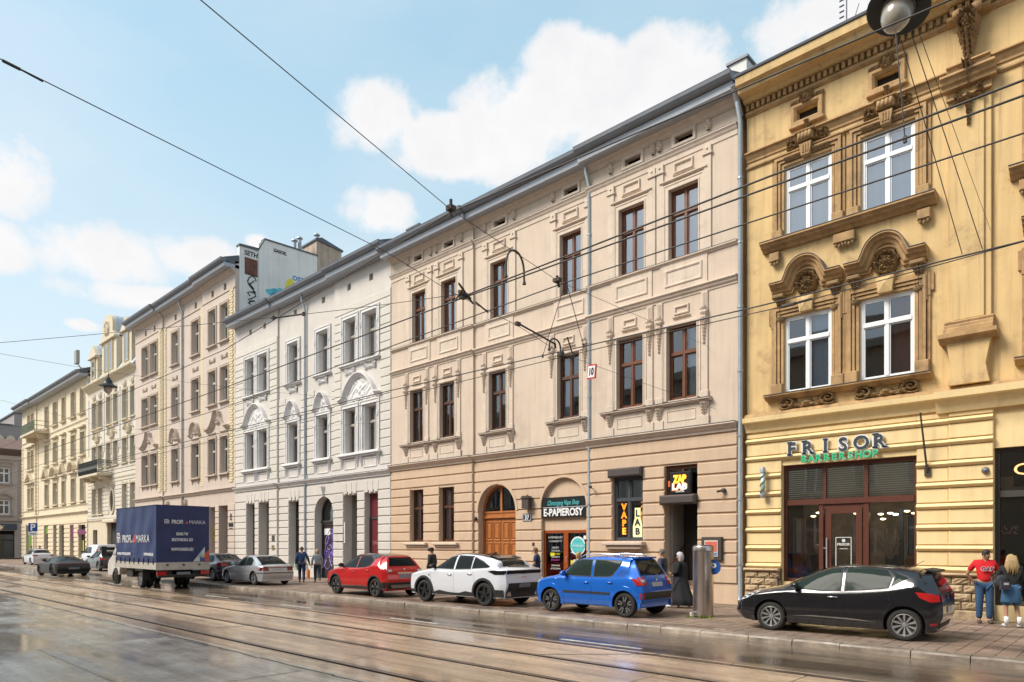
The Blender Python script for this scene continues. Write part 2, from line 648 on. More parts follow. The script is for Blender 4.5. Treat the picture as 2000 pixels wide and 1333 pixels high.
P_BAND = [(0, -.02), (0, .10), (-.05, .10), (-.09, .05), (-.16, .04), (-.16, -.02)]
P_CORN = [(0, -.02), (0, .24), (-.06, .24), (-.10, .17), (-.17, .13), (-.20, .06), (-.28, .04), (-.28, -.02)]
P_SILL = [(0, -.02), (0, .14), (-.05, .14), (-.09, .08), (-.14, .05), (-.14, -.02)]
P_EAVE = [(0, -.02), (0, .72), (-.22, .72), (-.24, .62), (-.34, .55), (-.36, .30), (-.5, .2), (-.55, .06), (-.7, .04), (-.7, -.02)]

def window(P, x, z, w, h, y, fm, gl=None, tr=.33, fb=.07, mull=True, curtain=None, cside=0, label=None, split=1, name='window', cfrac=1.):
 """casement window: frame (part) with four panes and a curtain (sub-parts); x,z = lower left"""
 gl = gl or GL
 w = round(w, 2); h = round(h, 2)
 tz = round(h * (1 - tr), 3)
 def fr():
  b = MB()
  b.box(0, w, 0, .09, 0, fb); b.box(0, w, 0, .09, h - fb, h)
  b.box(0, fb, 0, .09, fb, h - fb); b.box(w - fb, w, 0, .09, fb, h - fb)
  if tr: b.box(fb, w - fb, -.02, .085, tz - .05, tz + .05)
  if mull:
   b.box(w / 2 - .045, w / 2 + .045, -.012, .08, fb, tz - .05 if tr else h - fb)
   if tr: b.box(w / 2 - .04, w / 2 + .04, -.005, .08, tz + .05, h - fb)
  e = .035
  cells = []
  xs = [(fb, w / 2 - .045), (w / 2 + .045, w - fb)] if mull else [(fb, w - fb)]
  zz = [(fb, tz - .05), (tz + .05, h - fb)] if tr else [(fb, h - fb)]
  for a, c in xs:
   for d, f in zz:
    b.box(a, c, .02, .07, d, d + e); b.box(a, c, .02, .07, f - e, f)
    b.box(a, a + e, .02, .07, d + e, f - e); b.box(c - e, c, .02, .07, d + e, f - e)
  return b.mesh(name, fm)
 me = cached(('win', w, h, fm.name, tr, fb, mull), fr)
 o = put(name, me, P, (x, y, z))
 if label: o['label'] = label
 xs = [(fb + .03, w / 2 - .075), (w / 2 + .075, w - fb - .03)] if mull else [(fb + .03, w - fb - .03)]
 zz = [(fb + .03, tz - .08), (tz + .08, h - fb - .03)] if tr else [(fb + .03, h - fb - .03)]
 for a, c in xs:
  for d, f in zz:
   pw, ph = round(c - a, 3), round(f - d, 3)
   pm = cached(('pane', pw, ph, gl.name), lambda: MB().quad((0, 0, 0), (pw, 0, 0), (pw, 0, ph), (0, 0, ph)).mesh('pane', gl, recalc=False))
   pn = put('pane', pm, o, (x + a, y + .045, z + d))
   pn.rotation_euler = (radians(random.uniform(-.7, .7)), 0, radians(random.uniform(-.9, .9)))
 if curtain:
  cw = w * cfrac
  def cu():
   b = MB()
   n = max(6, int(cw / .045))
   vs = []
   for i in range(n + 1):
    t = i / n
    yy = .035 * sin(i * 1.9) + .012 * sin(i * 5.1)
    vs += [(t * cw, yy, 0), (t * cw, yy, h)]
   b.add(vs, [(2 * i, 2 * i + 2, 2 * i + 3, 2 * i + 1) for i in range(n)])
   return b.mesh('curtain', curtain, smooth=True, recalc=False)
  cm = cached(('curt', round(cw, 2), h, curtain.name), cu)
  put('curtain', cm, o, (x + (0 if cside <= 0 else w - cw), y + .2, z))
 return o

# ---- stucco reliefs: height fields with their silhouettes cut out
def relief(key, w, h, d, fn, m, nu=22, nv=28):
 def mk():
  b = MB()
  idx = {}
  vs = []
  H = [[fn((i / nu) * 2 - 1, (j / nv) * 2 - 1) for j in range(nv + 1)] for i in range(nu + 1)]
  for i in range(nu + 1):
   for j in range(nv + 1):
    idx[i, j] = len(vs)
    vs.append(((i / nu - .5) * w, -max(0, H[i][j]) * d * 1.45, (j / nv - .5) * h))
  fs = []
  for i in range(nu):
   for j in range(nv):
    q = [(i, j), (i + 1, j), (i + 1, j + 1), (i, j + 1)]
    if max(H[a][c] for a, c in q) > .02:
     fs.append(tuple(idx[a] for a in q))
  b.add(vs, fs)
  return b.mesh(key, m, recalc=False)
 return cached(('rel', key, w, h, m.name), mk)

def f_acanthus(u, v):
 # bracket: volute on top, leaf below
 wd = .95 - .45 * (1 - v) / 2
 if abs(u) > wd: return 0
 body = (.35 + .65 * ((v + 1) / 2) ** 1.3) * sqrt(max(0, 1 - (u / wd) ** 2) + .02)
 ribs = .22 * abs(sin(u * 7.5)) + .18 * abs(sin(v * 8 + abs(u) * 3))
 r = hypot(abs(u) - .55, v - .62)
 vol = max(0, .9 - r * 3) * (.7 + .3 * cos(r * 40))
 return max(body - ribs, vol * .9) if v > -.97 + abs(u) * .7 else 0

def f_drop(u, v):
 best = 0
 z = .9; r = .42
 k = 0
 while z > -1:
  for s in (-1, 1) if k % 2 == 0 else (0,):
   cx = s * r * .8
   d2 = ((u - cx) / (r * 1.0)) ** 2 + ((v - z) / (.085)) ** 2
   if d2 < 1: best = max(best, sqrt(1 - d2) * (.55 + r * .8))
  z -= .15; r = max(.12, r * .9); k += 1
 return best

def f_capital(u, v):
 # leafy head over a hanging drop
 if v > .3:
  a = (v - .65) / .35
  w = .75 + .2 * sin(a * 5)
  if abs(u) > w: return 0
  return .4 + .4 * abs(cos(u * 6 + a)) * abs(cos(a * 4)) + .25 * (1 - abs(u))
 return f_drop(u, (v + 1) / 1.3 * 2 - 1 - .0) * .8

def f_cart(u, v):
 r = hypot(u, v)
 th = atan2(v, u)
 ring = max(0, 1 - abs(r - .78) / .16) * (.75 + .25 * cos(th * 14))
 inner = max(0, 1 - abs(r - .42) / .12) * .6
 shell = max(0, .9 - r * 1.3) * (.6 + .4 * abs(cos(th * 5 + r * 6)))
 sw = .35 * abs(sin(u * 9 + 2 * sin(v * 6)) * cos(v * 8 + sin(u * 5))) * (1 if r < .85 else 0)
 base = .18 if r < .92 else 0
 sc = max(0, .85 - hypot(abs(u) - .45, v + .85) * 5)
 return max(ring, inner, shell, base + sw, sc)

def f_scrolls(u, v):
 # horizontal swag with a volute at each end
 best = 0
 for s in (-1, 1):
  dx, dy = (u - s * .78) * 2.2, (v - .1) * .9
  r = hypot(dx, dy)
  if r < .85:
   th = atan2(dy, dx * s)
   best = max(best, (.9 - r * .4) * (.55 + .45 * cos(r * 16 - th)))
 cz = -.45 + .9 * u * u * .6
 d = abs(v - cz)
 if abs(u) < .8 and d < .4:
  best = max(best, (1 - d / .4) * (.55 + .35 * sin(u * 22) * cos(v * 9)))
 r = hypot(u * 1.8, v + .2)
 if r < .42: best = max(best, .8 * (1 - r / .5) + .2 * abs(cos(atan2(v + .2, u) * 4)))
 return best

def f_tymp(u, v):
 # half-round field filled with foliage; v=-1 base
 vv = (v + 1) / 2
 if u * u + vv * vv > .98: return 0
 a = abs(sin(u * 11 + 2.2 * sin(vv * 7)) * cos(vv * 9 + 1.5 * sin(u * 6)))
 c = max(0, .55 - hypot(u * 1.3, vv - .42)) * 1.2
 return .12 + .5 * a * (1 - .4 * abs(u)) + c

def f_frieze(u, v):
 a = abs(sin(u * 16 + sin(v * 3)) * cos(v * 2.2))
 return max(0, (1 - abs(v)) * .3 + a * .6 * (1 - v * v)) if abs(v) < .95 and abs(u) < .97 else 0

def f_mask(u, v):
 r = hypot(u, v * .8)
 if r > .9: return 0
 return sqrt(max(0, 1 - r * r)) * .7 + .25 * abs(cos(u * 7)) * abs(sin(v * 7)) + max(0, .3 - hypot(u, v + .1))

def orn(P, name, fn, x, z, w, h, d, y, m, nu=18, nv=22):
 w = round(w, 2); h = round(h, 2)
 me = relief(name + fn.__name__, w, h, d, fn, m, nu, nv)
 return put(name, me, P, (x, y, z))

def panel(P, m, x0, x1, z0, z1, y, name='plaster_panel', proud=.03, fr=.09):
 """raised frame around a sunken field"""
 b = MB()
 b.sweep([(x0, z0), (x1, z0), (x1, z1), (x0, z1)], [(0, -.01), (0, proud * .6), (.02, proud), (fr * .6, proud), (fr, proud * .4), (fr, -.01)], y, closed=True)
 return b.build(name, m, P)

def surround(P, m, x0, x1, z0, z1, y, w=.18, d=.06, name='window_surround', bottom=False, ears=0.):
 prof = [(0, -.01), (0, d), (-.04, d), (-.05, d * .6), (-w * .7, d * .6), (-w * .75, d), (-w, d), (-w, -.01)]
 prof = [(-a, b) for a, b in prof]
 b = MB()
 path = [(x1, z0), (x1, z1), (x0, z1), (x0, z0)]
 # normal to the left of travel points inward on this path -> flip
 b.sweep(path, [(-a, dd) for a, dd in prof], y, closed=bottom)
 return b.build(name, m, P)

def downpipe(P, x, y, z0, z1, r=.055, name='downpipe', m=None):
 b = MB()
 b.tube([(x, y - .32, z1), (x, y - .32, z1 - .25), (x, y - .1, z1 - .75), (x, y - .1, z0 + .25), (x, y - .16, z0 + .06)], r, 10)
 z = z0 + 1.2
 while z < z1 - 1:
  b.lathe([(r * 1.25, -.03), (r * 1.25, .03)], (x, y - .1, z), 10)
  z += 2.0
 return b.build(name, m or PIPE, P, smooth=True, ang=40)

def eave(P, x0, x1, z, y, out=.62, jog=(), m_s=None, m_g=None, m_r=None, roof_run=5., roof_rise=2.2):
 """metal eave: boxed soffit board, half-round gutter, sheet roof behind"""
 b = MB()
 b.sweep([(x0, z), (x1, z)], [(-.02, -.3), (-.05, out - .14), (-.02, out - .08), (.2, out - .05), (.2, -.3)], y)
 b.build('fascia', m_s or METAL_L, P)
 g = MB()
 pts = [(.17, out + .12)] + [(.17 - .14 * sin(radians(t)), out - .02 + .14 * cos(radians(t))) for t in range(0, 181, 30)] + [(.17, out - .16), (.19, out - .16), (.19, out + .14)]
 g.sweep([(x0 - .03, z), (x1 + .03, z)], [(.3, out - .2), (.24, out - .14), (.21, out - .02), (.24, out + .1), (.33, out + .17), (.42, out + .19), (.45, out + .2), (.455, out + .16), (.455, out - .2)], y)
 g.build('gutter', m_g or METAL, P)
 r = MB()
 r.prism([(y - out + .1, z + .3), (y - out + .02, z + .5), (y + roof_run, z + .56 + roof_rise), (y + roof_run + .0, z + .3 + roof_rise), (y - .1, z + .2)], x0, x1, axis='x')
 # standing seams
 n = int((x1 - x0) / .6)
 for i in range(1, n):
  xx = x0 + (x1 - x0) * i / n
  a = Vector((xx, y - out + .04, z + .5)); c = Vector((xx, y + roof_run, z + .56 + roof_rise))
  r.add([a + V(-.012, 0, 0), a + V(.012, 0, 0), a + V(0, 0, .04), c + V(-.012, 0, 0), c + V(.012, 0, 0), c + V(0, 0, .04)],
 [(0, 1, 4, 3), (1, 2, 5, 4), (2, 0, 3, 5), (0, 2, 1)])
 return r.build('roof', m_r or METAL_D, P)

def core(P, m, x0, x1, y0, y1, z0, z1, name='side_wall'):
 b = MB()
 b.quad((x0, y0, z0), (x0, y1, z0), (x0, y1, z1), (x0, y0, z1))
 b.quad((x1, y0, z0), (x1, y0, z1), (x1, y1, z1), (x1, y1, z0))
 b.quad((x0, y1, z0), (x1, y1, z0), (x1, y1, z1), (x0, y1, z1))
 b.quad((x0, y0, z1), (x0, y1, z1), (x1, y1, z1), (x1, y0, z1))
 b.build(name, m, P, recalc=False)
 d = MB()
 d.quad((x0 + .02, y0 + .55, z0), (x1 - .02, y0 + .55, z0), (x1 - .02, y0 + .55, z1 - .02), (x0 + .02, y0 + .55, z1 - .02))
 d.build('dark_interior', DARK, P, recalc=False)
# ------------------------------------------------------------------ ground, road, tram track, pavement
def wet(name, rgb, rdry=.5, rwet=.06, thr=.5, scale=(.35, .8, 1), fine=.08, spec=.5, var=.2, darkw=.6, tint=None, seed=0., objvar=0.):
 m = bpy.data.materials.new(name)
 m.use_nodes = True
 nt = m.node_tree; N, L = nt.nodes, nt.links
 b = N['Principled BSDF']
 geo = N.new('ShaderNodeNewGeometry')
 mp = N.new('ShaderNodeMapping'); mp.inputs['Scale'].default_value = scale; mp.inputs['Location'].default_value = (seed, seed * 2, 0)
 L.new(geo.outputs['Position'], mp.inputs['Vector'])
 def noise(vec, sc, det=5, ro=.55):
  n = N.new('ShaderNodeTexNoise'); n.inputs['Scale'].default_value = sc; n.inputs['Detail'].default_value = det; n.inputs['Roughness'].default_value = ro
  L.new(vec, n.inputs['Vector']); return n.outputs['Fac']
 def mr(v, a, c, d, e, smooth=False):
  n = N.new('ShaderNodeMapRange'); n.inputs['From Min'].default_value = a; n.inputs['From Max'].default_value = c
  n.inputs['To Min'].default_value = d; n.inputs['To Max'].default_value = e
  if smooth: n.interpolation_type = 'SMOOTHSTEP'
  L.new(v, n.inputs['Value']); return n.outputs[0]
 w = mr(noise(mp.outputs[0], 1.0, 4), thr - .16, thr + .16, 0, 1, True)
 fn = noise(geo.outputs['Position'], 60, 3)
 mid = noise(geo.outputs['Position'], 1.7, 7, .65)
 big = noise(mp.outputs[0], 2.6, 5)
 L.new(mr(w, 0, 1, rdry, rwet), b.inputs['Roughness'])
 c = N.new('ShaderNodeMixRGB'); c.inputs['Color1'].default_value = (*rgb, 1)
 c.inputs['Color2'].default_value = (*(tint or tuple(v * darkw for v in rgb)), 1)
 L.new(w, c.inputs['Fac'])
 cur = c.outputs[0]
 for f, a in ((mid, var), (big, var), (fn, fine)):
  x = N.new('ShaderNodeVectorMath'); x.operation = 'SCALE'
  L.new(cur, x.inputs[0]); L.new(mr(f, .3, .7, 1 - a, 1 + a), x.inputs['Scale']); cur = x.outputs[0]
 sm = N.new('ShaderNodeMapping'); sm.inputs['Scale'].default_value = (.22, 4.5, 1)
 L.new(geo.outputs['Position'], sm.inputs['Vector'])
 sp = noise(geo.outputs['Position'], 9, 6, .75)
 for f, a in ((noise(sm.outputs[0], 1.0, 5, .6), .28), (sp, .18)):
  x = N.new('ShaderNodeVectorMath'); x.operation = 'SCALE'
  L.new(cur, x.inputs[0]); L.new(mr(f, .32, .68, 1 - a, 1 + a), x.inputs['Scale']); cur = x.outputs[0]
 if objvar:
  oi = N.new('ShaderNodeObjectInfo'); x = N.new('ShaderNodeVectorMath'); x.operation = 'SCALE'
  L.new(cur, x.inputs[0]); L.new(mr(oi.outputs['Random'], 0, 1, 1 - objvar, 1 + objvar), x.inputs['Scale']); cur = x.outputs[0]
 L.new(cur, b.inputs['Base Color'])
 bp = N.new('ShaderNodeBump'); bp.inputs['Distance'].default_value = .006
 L.new(mr(w, 0, 1, .8, .06), bp.inputs['Strength'])
 L.new(noise(geo.outputs['Position'], 45, 4, .7), bp.inputs['Height'])
 L.new(bp.outputs[0], b.inputs['Normal'])
 b.inputs['Specular IOR Level'].default_value = spec
 MATS[name] = m
 return m

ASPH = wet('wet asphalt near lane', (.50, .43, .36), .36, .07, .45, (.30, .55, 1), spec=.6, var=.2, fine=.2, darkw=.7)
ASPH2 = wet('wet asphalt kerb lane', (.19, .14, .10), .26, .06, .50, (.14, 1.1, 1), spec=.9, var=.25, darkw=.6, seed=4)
CONC = wet('wet track concrete', (.56, .40, .275), .34, .09, .50, (.16, .55, 1), spec=.5, var=.13, darkw=.72, seed=9, objvar=.05)
RAIL = mat('worn rail steel', (.20, .17, .15), rough=.28, metal=.85, var=.2, vscale=6)
GROOV = mat('rail groove', (.045, .036, .03), rough=.9)
KERB = wet('wet granite kerb', (.27, .22, .175), .6, .28, .55, (1.2, 1.2, 1.2), spec=.4, var=.28, darkw=.7, seed=2, objvar=.12)
PAV = wet('wet clay paver', (.26, .185, .142), .62, .2, .55, (.5, .5, .5), spec=.4, var=.2, darkw=.65, seed=7, objvar=.14)
JOINT = mat('dark joint', (.035, .028, .022), rough=.9)

g = MB(); g.quad((-900, -900, -.06), (900, -900, -.06), (900, 900, -.06), (-900, 900, -.06))
tag(g.build('ground', mat('distant ground', (.10, .09, .08), rough=.9), recalc=False), kind='structure')
def sheet(name, m, x0, x1, y0, y1, z, kind='structure', parent=None, nx=1):
 b = MB()
 for i in range(nx):
  a = x0 + (x1 - x0) * i / nx; c = x0 + (x1 - x0) * (i + 1) / nx
  b.quad((a, y0, z), (c, y0, z), (c, y1, z), (a, y1, z))
 return tag(b.build(name, m, parent, recalc=False), kind=kind)
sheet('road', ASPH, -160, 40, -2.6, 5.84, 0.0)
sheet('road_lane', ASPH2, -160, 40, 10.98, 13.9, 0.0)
sheet('cross_street', ASPH2, -111.5, -105.7, 13.9, 60, .004)
sheet('near_pavement', PAV, -160, 40, -5.5, -2.6, .12)
# tram track: concrete slabs between four grooved rails
TT = sheet('tram_track', JOINT, -160, 40, 5.84, 10.98, -.03)
ORG[TT] = Vector(TT.location)
rails = [6.38, 7.82, 9.30, 10.74]
bands = [(5.85, 6.32), (6.47, 7.78), (7.90, 9.24), (9.39, 10.70), (10.82, 10.97)]
random.seed(21)
for bi, (y0, y1) in enumerate(bands):
 x = -60.0 + (bi * 1.7) % 3
 while x < 14:
  L_ = 6.0
  x1 = min(x + L_ - .02, 14)
  w, d = round(x1 - x, 2), round(y1 - y0, 2)
  me = cached(('slab', w, d), lambda: MB().add([(0, 0, -.1), (w, 0, -.1), (w, d, -.1), (0, d, -.1), (0, 0, -.006), (w, 0, -.006), (w, d, -.006), (0, d, -.006), (.012, .012, 0), (w - .012, .012, 0), (w - .012, d - .012, 0), (.012, d - .012, 0)], [(0, 3, 2, 1), (0, 1, 5, 4), (1, 2, 6, 5), (2, 3, 7, 6), (3, 0, 4, 7), (4, 5, 9, 8), (5, 6, 10, 9), (6, 7, 11, 10), (7, 4, 8, 11), (8, 9, 10, 11)]).mesh('track_slab', CONC))
  put('track_slab', me, TT, (x, y0, .003 + random.uniform(-.002, .002)))
  x += L_
 sheet('far_track_paving', CONC, -160, -60.02 + (bi * 1.7) % 3, y0, y1, .0, kind=None, parent=None).parent = None
for o in [o for o in col.objects if o.name.startswith('far_track_paving')]:
 o.name = 'track_slab'; o.parent = TT; o.location = o.location - TT.location; o['label'] = 'far stretch of track paving'
for i, y in enumerate(rails):
 b = MB()
 b.box(-160, 14, y, y + (.055 if i % 2 == 0 else .07), -.05, .007)
 r = b.build('rail', RAIL, TT)
 MB().box(-160, 14, y + (.055 if i % 2 == 0 else .07), y + .10, -.05, -.022 if i % 2 == 0 else -.008).build('rail_groove', GROOV, r)
 b = MB().box(-160, 14, y + .10, y + .12, -.05, .006); b.build('rail_lip', RAIL, r)
# small cracks and cuts: dark tar seams running across the slabs
b = MB()
for (xa, ya, xb, yb) in ((-24.14, 5.7, -24.9, 7.75), (-16.4, 7.0, -16.3, 7.8), (-8.2, 9.4, -6.6, 10.95)):
 a = Vector((xa, ya, .0075)); c = Vector((xb, yb, .0075)); n_ = (c - a).normalized().cross(Vector((0, 0, 1))) * .018
 b.quad(a - n_, c - n_, c + n_, a + n_)
b.build('tar_seam', GROOV, TT, recalc=False)
# road edge seam against the track and an asphalt patch
MARK = wet('worn white road paint', (.62, .60, .56), .5, .25, .55, (3, 3, 3), spec=.5, var=.2, darkw=.6)
ms = cached('dash', lambda: MB().box(0, 2.0, -.055, .055, 0, .004).mesh('lane_dash', MARK))
for i in range(9):
 o = put('lane_marking', ms, None, (-9.2 - i * 6.0, 11.24, .004)); tag(o, kind='structure')
sheet('asphalt_patch', wet('older asphalt patch', (.42, .375, .33), .38, .06, .48, (.4, .7, 1), darkw=.7, seed=3), -15.6, -9.9, 3.25, 5.6, .004)
b = MB()
random.seed(2)
x = -30.
while x < 6:
 y = 5.72 + random.uniform(-.03, .03)
 b.tube([(x, y, -.008), (x + .8, 5.72 + random.uniform(-.04, .04), -.008)], .016, 4); x += .8
tag(b.build('asphalt_crack', GROOV), kind='structure')
# kerb of single granite stones
KB = sheet('kerb', JOINT, -104, 16, 13.78, 13.98, .02)
ORG[KB] = Vector(KB.location)
random.seed(8)
x = -104.
while x < 15:
 w = random.choice((.9, 1.0, 1.1, 1.2)) if x > -50 else 2.0
 b = MB()
 dz = random.uniform(-.006, .008); dy = random.uniform(-.012, .012)
 n = 6
 vs, fs = [], []
 for i in range(n + 1):
  t = .008 + (w - .016) * i / n
  e = .004 if 0 < i < n else .012
  jz = random.uniform(-.004, .004); jy = random.uniform(-.006, .006)
  prof = [(13.72 + dy, -.02), (13.735 + dy + jy, .09 + dz), (13.755 + dy + jy, .125 + dz + jz), (13.98, .13 + dz * .5), (13.98, -.02)]
  vs += [(x + t, p[0], p[1] - (e if k in (1, 2) else 0)) for k, p in enumerate(prof)]
 for i in range(n):
  for k in range(5):
   k2 = (k + 1) % 5
   fs.append((i * 5 + k, (i + 1) * 5 + k, (i + 1) * 5 + k2, i * 5 + k2))
 fs += [tuple(range(5)), tuple(n * 5 + k for k in range(4, -1, -1))]
 b.add(vs, fs); b.build('kerb_stone', KERB, KB); x += w
# pavement
PV = sheet('pavement', JOINT, -105, 30, 13.95, 21.2, .105)
ORG[PV] = Vector(PV.location)
pv = cached('paver', lambda: MB().add([(0, 0, -.04), (.285, 0, -.04), (.285, .285, -.04), (0, .285, -.04), (0, 0, .004), (.285, 0, .004), (.285, .285, .004), (0, .285, .004), (.012, .012, .012), (.273, .012, .012), (.273, .273, .012), (.012, .273, .012)], [(0, 1, 5, 4), (1, 2, 6, 5), (2, 3, 7, 6), (3, 0, 4, 7), (4, 5, 9, 8), (5, 6, 10, 9), (6, 7, 11, 10), (7, 4, 8, 11), (8, 9, 10, 11)]).mesh('paver', PAV))
rest = MB(); cnt = 0
x = 1.5
while x > -34:
 y = 13.99
 while y < 20.45:
  near = (-3.9 < x < 1.0 and y < 19.0)
  if near and cnt < 300:
   put('paver', pv, PV, (x, y, .111 + random.uniform(-.003, .003))); cnt += 1
  else:
   dz = random.uniform(-.003, .003)
   z = .123 + dz
   rest.add([(x + .008, y + .008, z), (x + .282, y + .008, z), (x + .282, y + .282, z), (x + .008, y + .282, z), (x, y, z - .012), (x + .288, y, z - .012), (x + .288, y + .288, z - .012), (x, y + .288, z - .012)],
 [(0, 1, 2, 3), (4, 5, 1, 0), (5, 6, 2, 1), (6, 7, 3, 2), (7, 4, 0, 3)])
  y += .292
 x -= .292
o = rest.build('paving', PAV, PV, recalc=False); o['kind'] = 'stuff'
sheet('far_paving', PAV, -105, -34.0, 13.98, 20.45, .121, kind=None).parent = None
o = col.objects['far_paving']; o.parent = PV; o.location = o.location - PV.location
sheet('near_far_paving', PAV, 1.8, 30, 13.98, 20.45, .121, kind=None)
o = col.objects['near_far_paving']; o.name = 'far_paving'; o.parent = PV; o.location = o.location - PV.location
sheet('corner_pavement', PAV, -160, -111.5, 8, 60, .12)
# ------------------------------------------------------------------ beige corner house (number 37)
BG = mat('beige render', (.60, .485, .385), rough=.9, var=.06, vscale=1.2, bump=.25, bscale=60, streak=.05, dirt=(.38, .30, .23), dirt_amt=.5, dscale=.35)
BG_TR = mat('beige stucco trim', (.61, .50, .405), rough=.88, var=.08, vscale=4, streak=.06, dirt=(.33, .25, .19), dirt_amt=.35, dscale=1.6)
PE = mat('peach render', (.575, .42, .295), rough=.9, var=.06, vscale=1.5, bump=.25, bscale=60, streak=.06, dirt=(.38, .27, .19), dirt_amt=.3, dscale=.5, objvar=.025)
OAK = mat('oak door', (170, 105, 55), srgb=True, rough=.42, var=.16, vscale=5, streak=.12)
OAK_O = mat('orange varnished frame', (150, 72, 28), srgb=True, rough=.38, var=.1, vscale=5)
GREYF = mat('graphite frame', (.06, .065, .075), rough=.4)
SHUT = mat('brown roller shutter box', (.07, .055, .05), rough=.5)
ASH = mat('grey blue curtain', (.42, .45, .55), rough=.9)

Y = 20.5
B = thing('tenement_house', (-18.4, Y, .12), 'three-storey beige tenement house with peach ground floor and zinc eaves, number 37', 'house')
HT = [(-25.8, -24.82, 11.6, 13.95), (-23.69, -22.7, 11.6, 13.95), (-20.61, -19.61, 11.6, 13.95), (-16.8, -15.77, 11.6, 13.95), (-14.0, -12.95, 11.6, 13.95), (-11.98, -10.89, 11.6, 13.95)]
HM = [(-25.97, -24.99, 6.86, 9.32), (-23.8, -22.8, 6.86, 9.32), (-20.71, -19.7, 6.86, 9.32), (-16.93, -15.86, 6.86, 9.32), (-14.09, -13.0, 6.86, 9.32), (-12.06, -10.95, 6.86, 9.32)]
HG = [(-25.97, -24.97, 2.13, 4.6), (-23.84, -22.82, 2.13, 4.6), (-14.29, -13.0, 2.13, 4.68), (-12.14, -10.92, .5, 4.66)]
AG = [(-21.35, -19.15, .12, 3.4, 1.13), (-17.73, -15.52, .5, 3.45, 1.12)]
ATT = [(-11.75, -11.1), (-13.75, -13.1), (-16.6, -15.95), (-20.4, -19.75), (-23.5, -22.9), (-25.65, -25.1)]
HA = [(a, c, 15.42, 15.68) for a, c in ATT]
zones = [(-27.47, -21.62, -.1), (-21.62, -15.42, 0.), (-15.42, -9.55, -.1)]
GZ = [.75, 1.3, 1.72, 2.14, 2.57, 3.0, 3.42, 3.84, 4.26, 4.68, 5.12, 5.56]
for zx0, zx1, dy in zones:
 inz = lambda h: zx0 < (h[0] + h[1]) / 2 < zx1
 yy = Y + dy
 wall(B, 'upper_wall', BG, zx0, zx1, 5.6, 16.3, yy, [h for h in HT + HM + HA if inz(h)], .24, side=.75)
 wall(B, 'ground_wall', PE, zx0, zx1, .1, 5.6, yy, [h for h in HG if inz(h)], .3, side=.75, arches=[a for a in AG if inz(a)])
 courses(B, PE, zx0 + .005, zx1 - .005, GZ, yy, [h for h in HG if inz(h)], [a for a in AG if inz(a)], groove=.06)
 # cornices break forward with the bay
 cornice(B, BG_TR, zx0, zx1, 5.86, yy, [(0, -.02), (0, .26), (-.05, .27), (-.09, .2), (-.15, .16), (-.19, .09), (-.27, .075), (-.27, -.02)])
 MB().sweep([(zx0, 5.875), (zx1, 5.875)], [(0, -.02), (0, .28), (-.012, .285), (-.012, -.02)], yy).build('cornice_flashing', METAL_D, B)
 cornice(B, BG_TR, zx0, zx1, 10.48, yy, [(0, -.02), (0, .15), (-.05, .16), (-.1, .1), (-.16, .08), (-.2, .03), (-.26, .025), (-.26, -.02)], 'string_course')
 cornice(B, BG_TR, zx0, zx1, 11.56, yy, [(0, -.02), (0, .11), (-.05, .11), (-.08, .05), (-.12, .04), (-.12, -.02)], 'sill_band')
 MB().sweep([(zx0, 11.567), (zx1, 11.567)], [(0, -.02), (0, .12), (-.01, .12), (-.01, -.02)], yy).build('sill_flashing', METAL_D, B)
 cornice(B, BG_TR, zx0, zx1, 15.22, yy, [(0, -.02), (0, .13), (-.04, .14), (-.1, .09), (-.15, .07), (-.2, .03), (-.34, .025), (-.34, -.02)], 'entablature')
 MB().sweep([(zx0, 15.228), (zx1, 15.228)], [(0, -.02), (0, .14), (-.01, .14), (-.01, -.02)], yy).build('entablature_flashing', METAL_D, B)
 cornice(B, BG_TR, zx0, zx1, 16.0, yy, [(0, -.02), (0, .3), (-.08, .26), (-.14, .14), (-.2, .1), (-.26, .03), (-.26, -.02)], 'crown_moulding')
 eave(B, zx0 - (.12 if zx0 < -27 else 0), zx1 + (.1 if zx1 > -10 else 0), 16.0, yy, out=.66)
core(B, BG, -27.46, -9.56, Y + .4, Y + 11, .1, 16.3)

def brackets(x, z, y=Y, w=.3, h=.5):
 orn(B, 'acanthus_bracket', f_acanthus, x, z, w, h, .13, y, BG_TR, 14, 18)

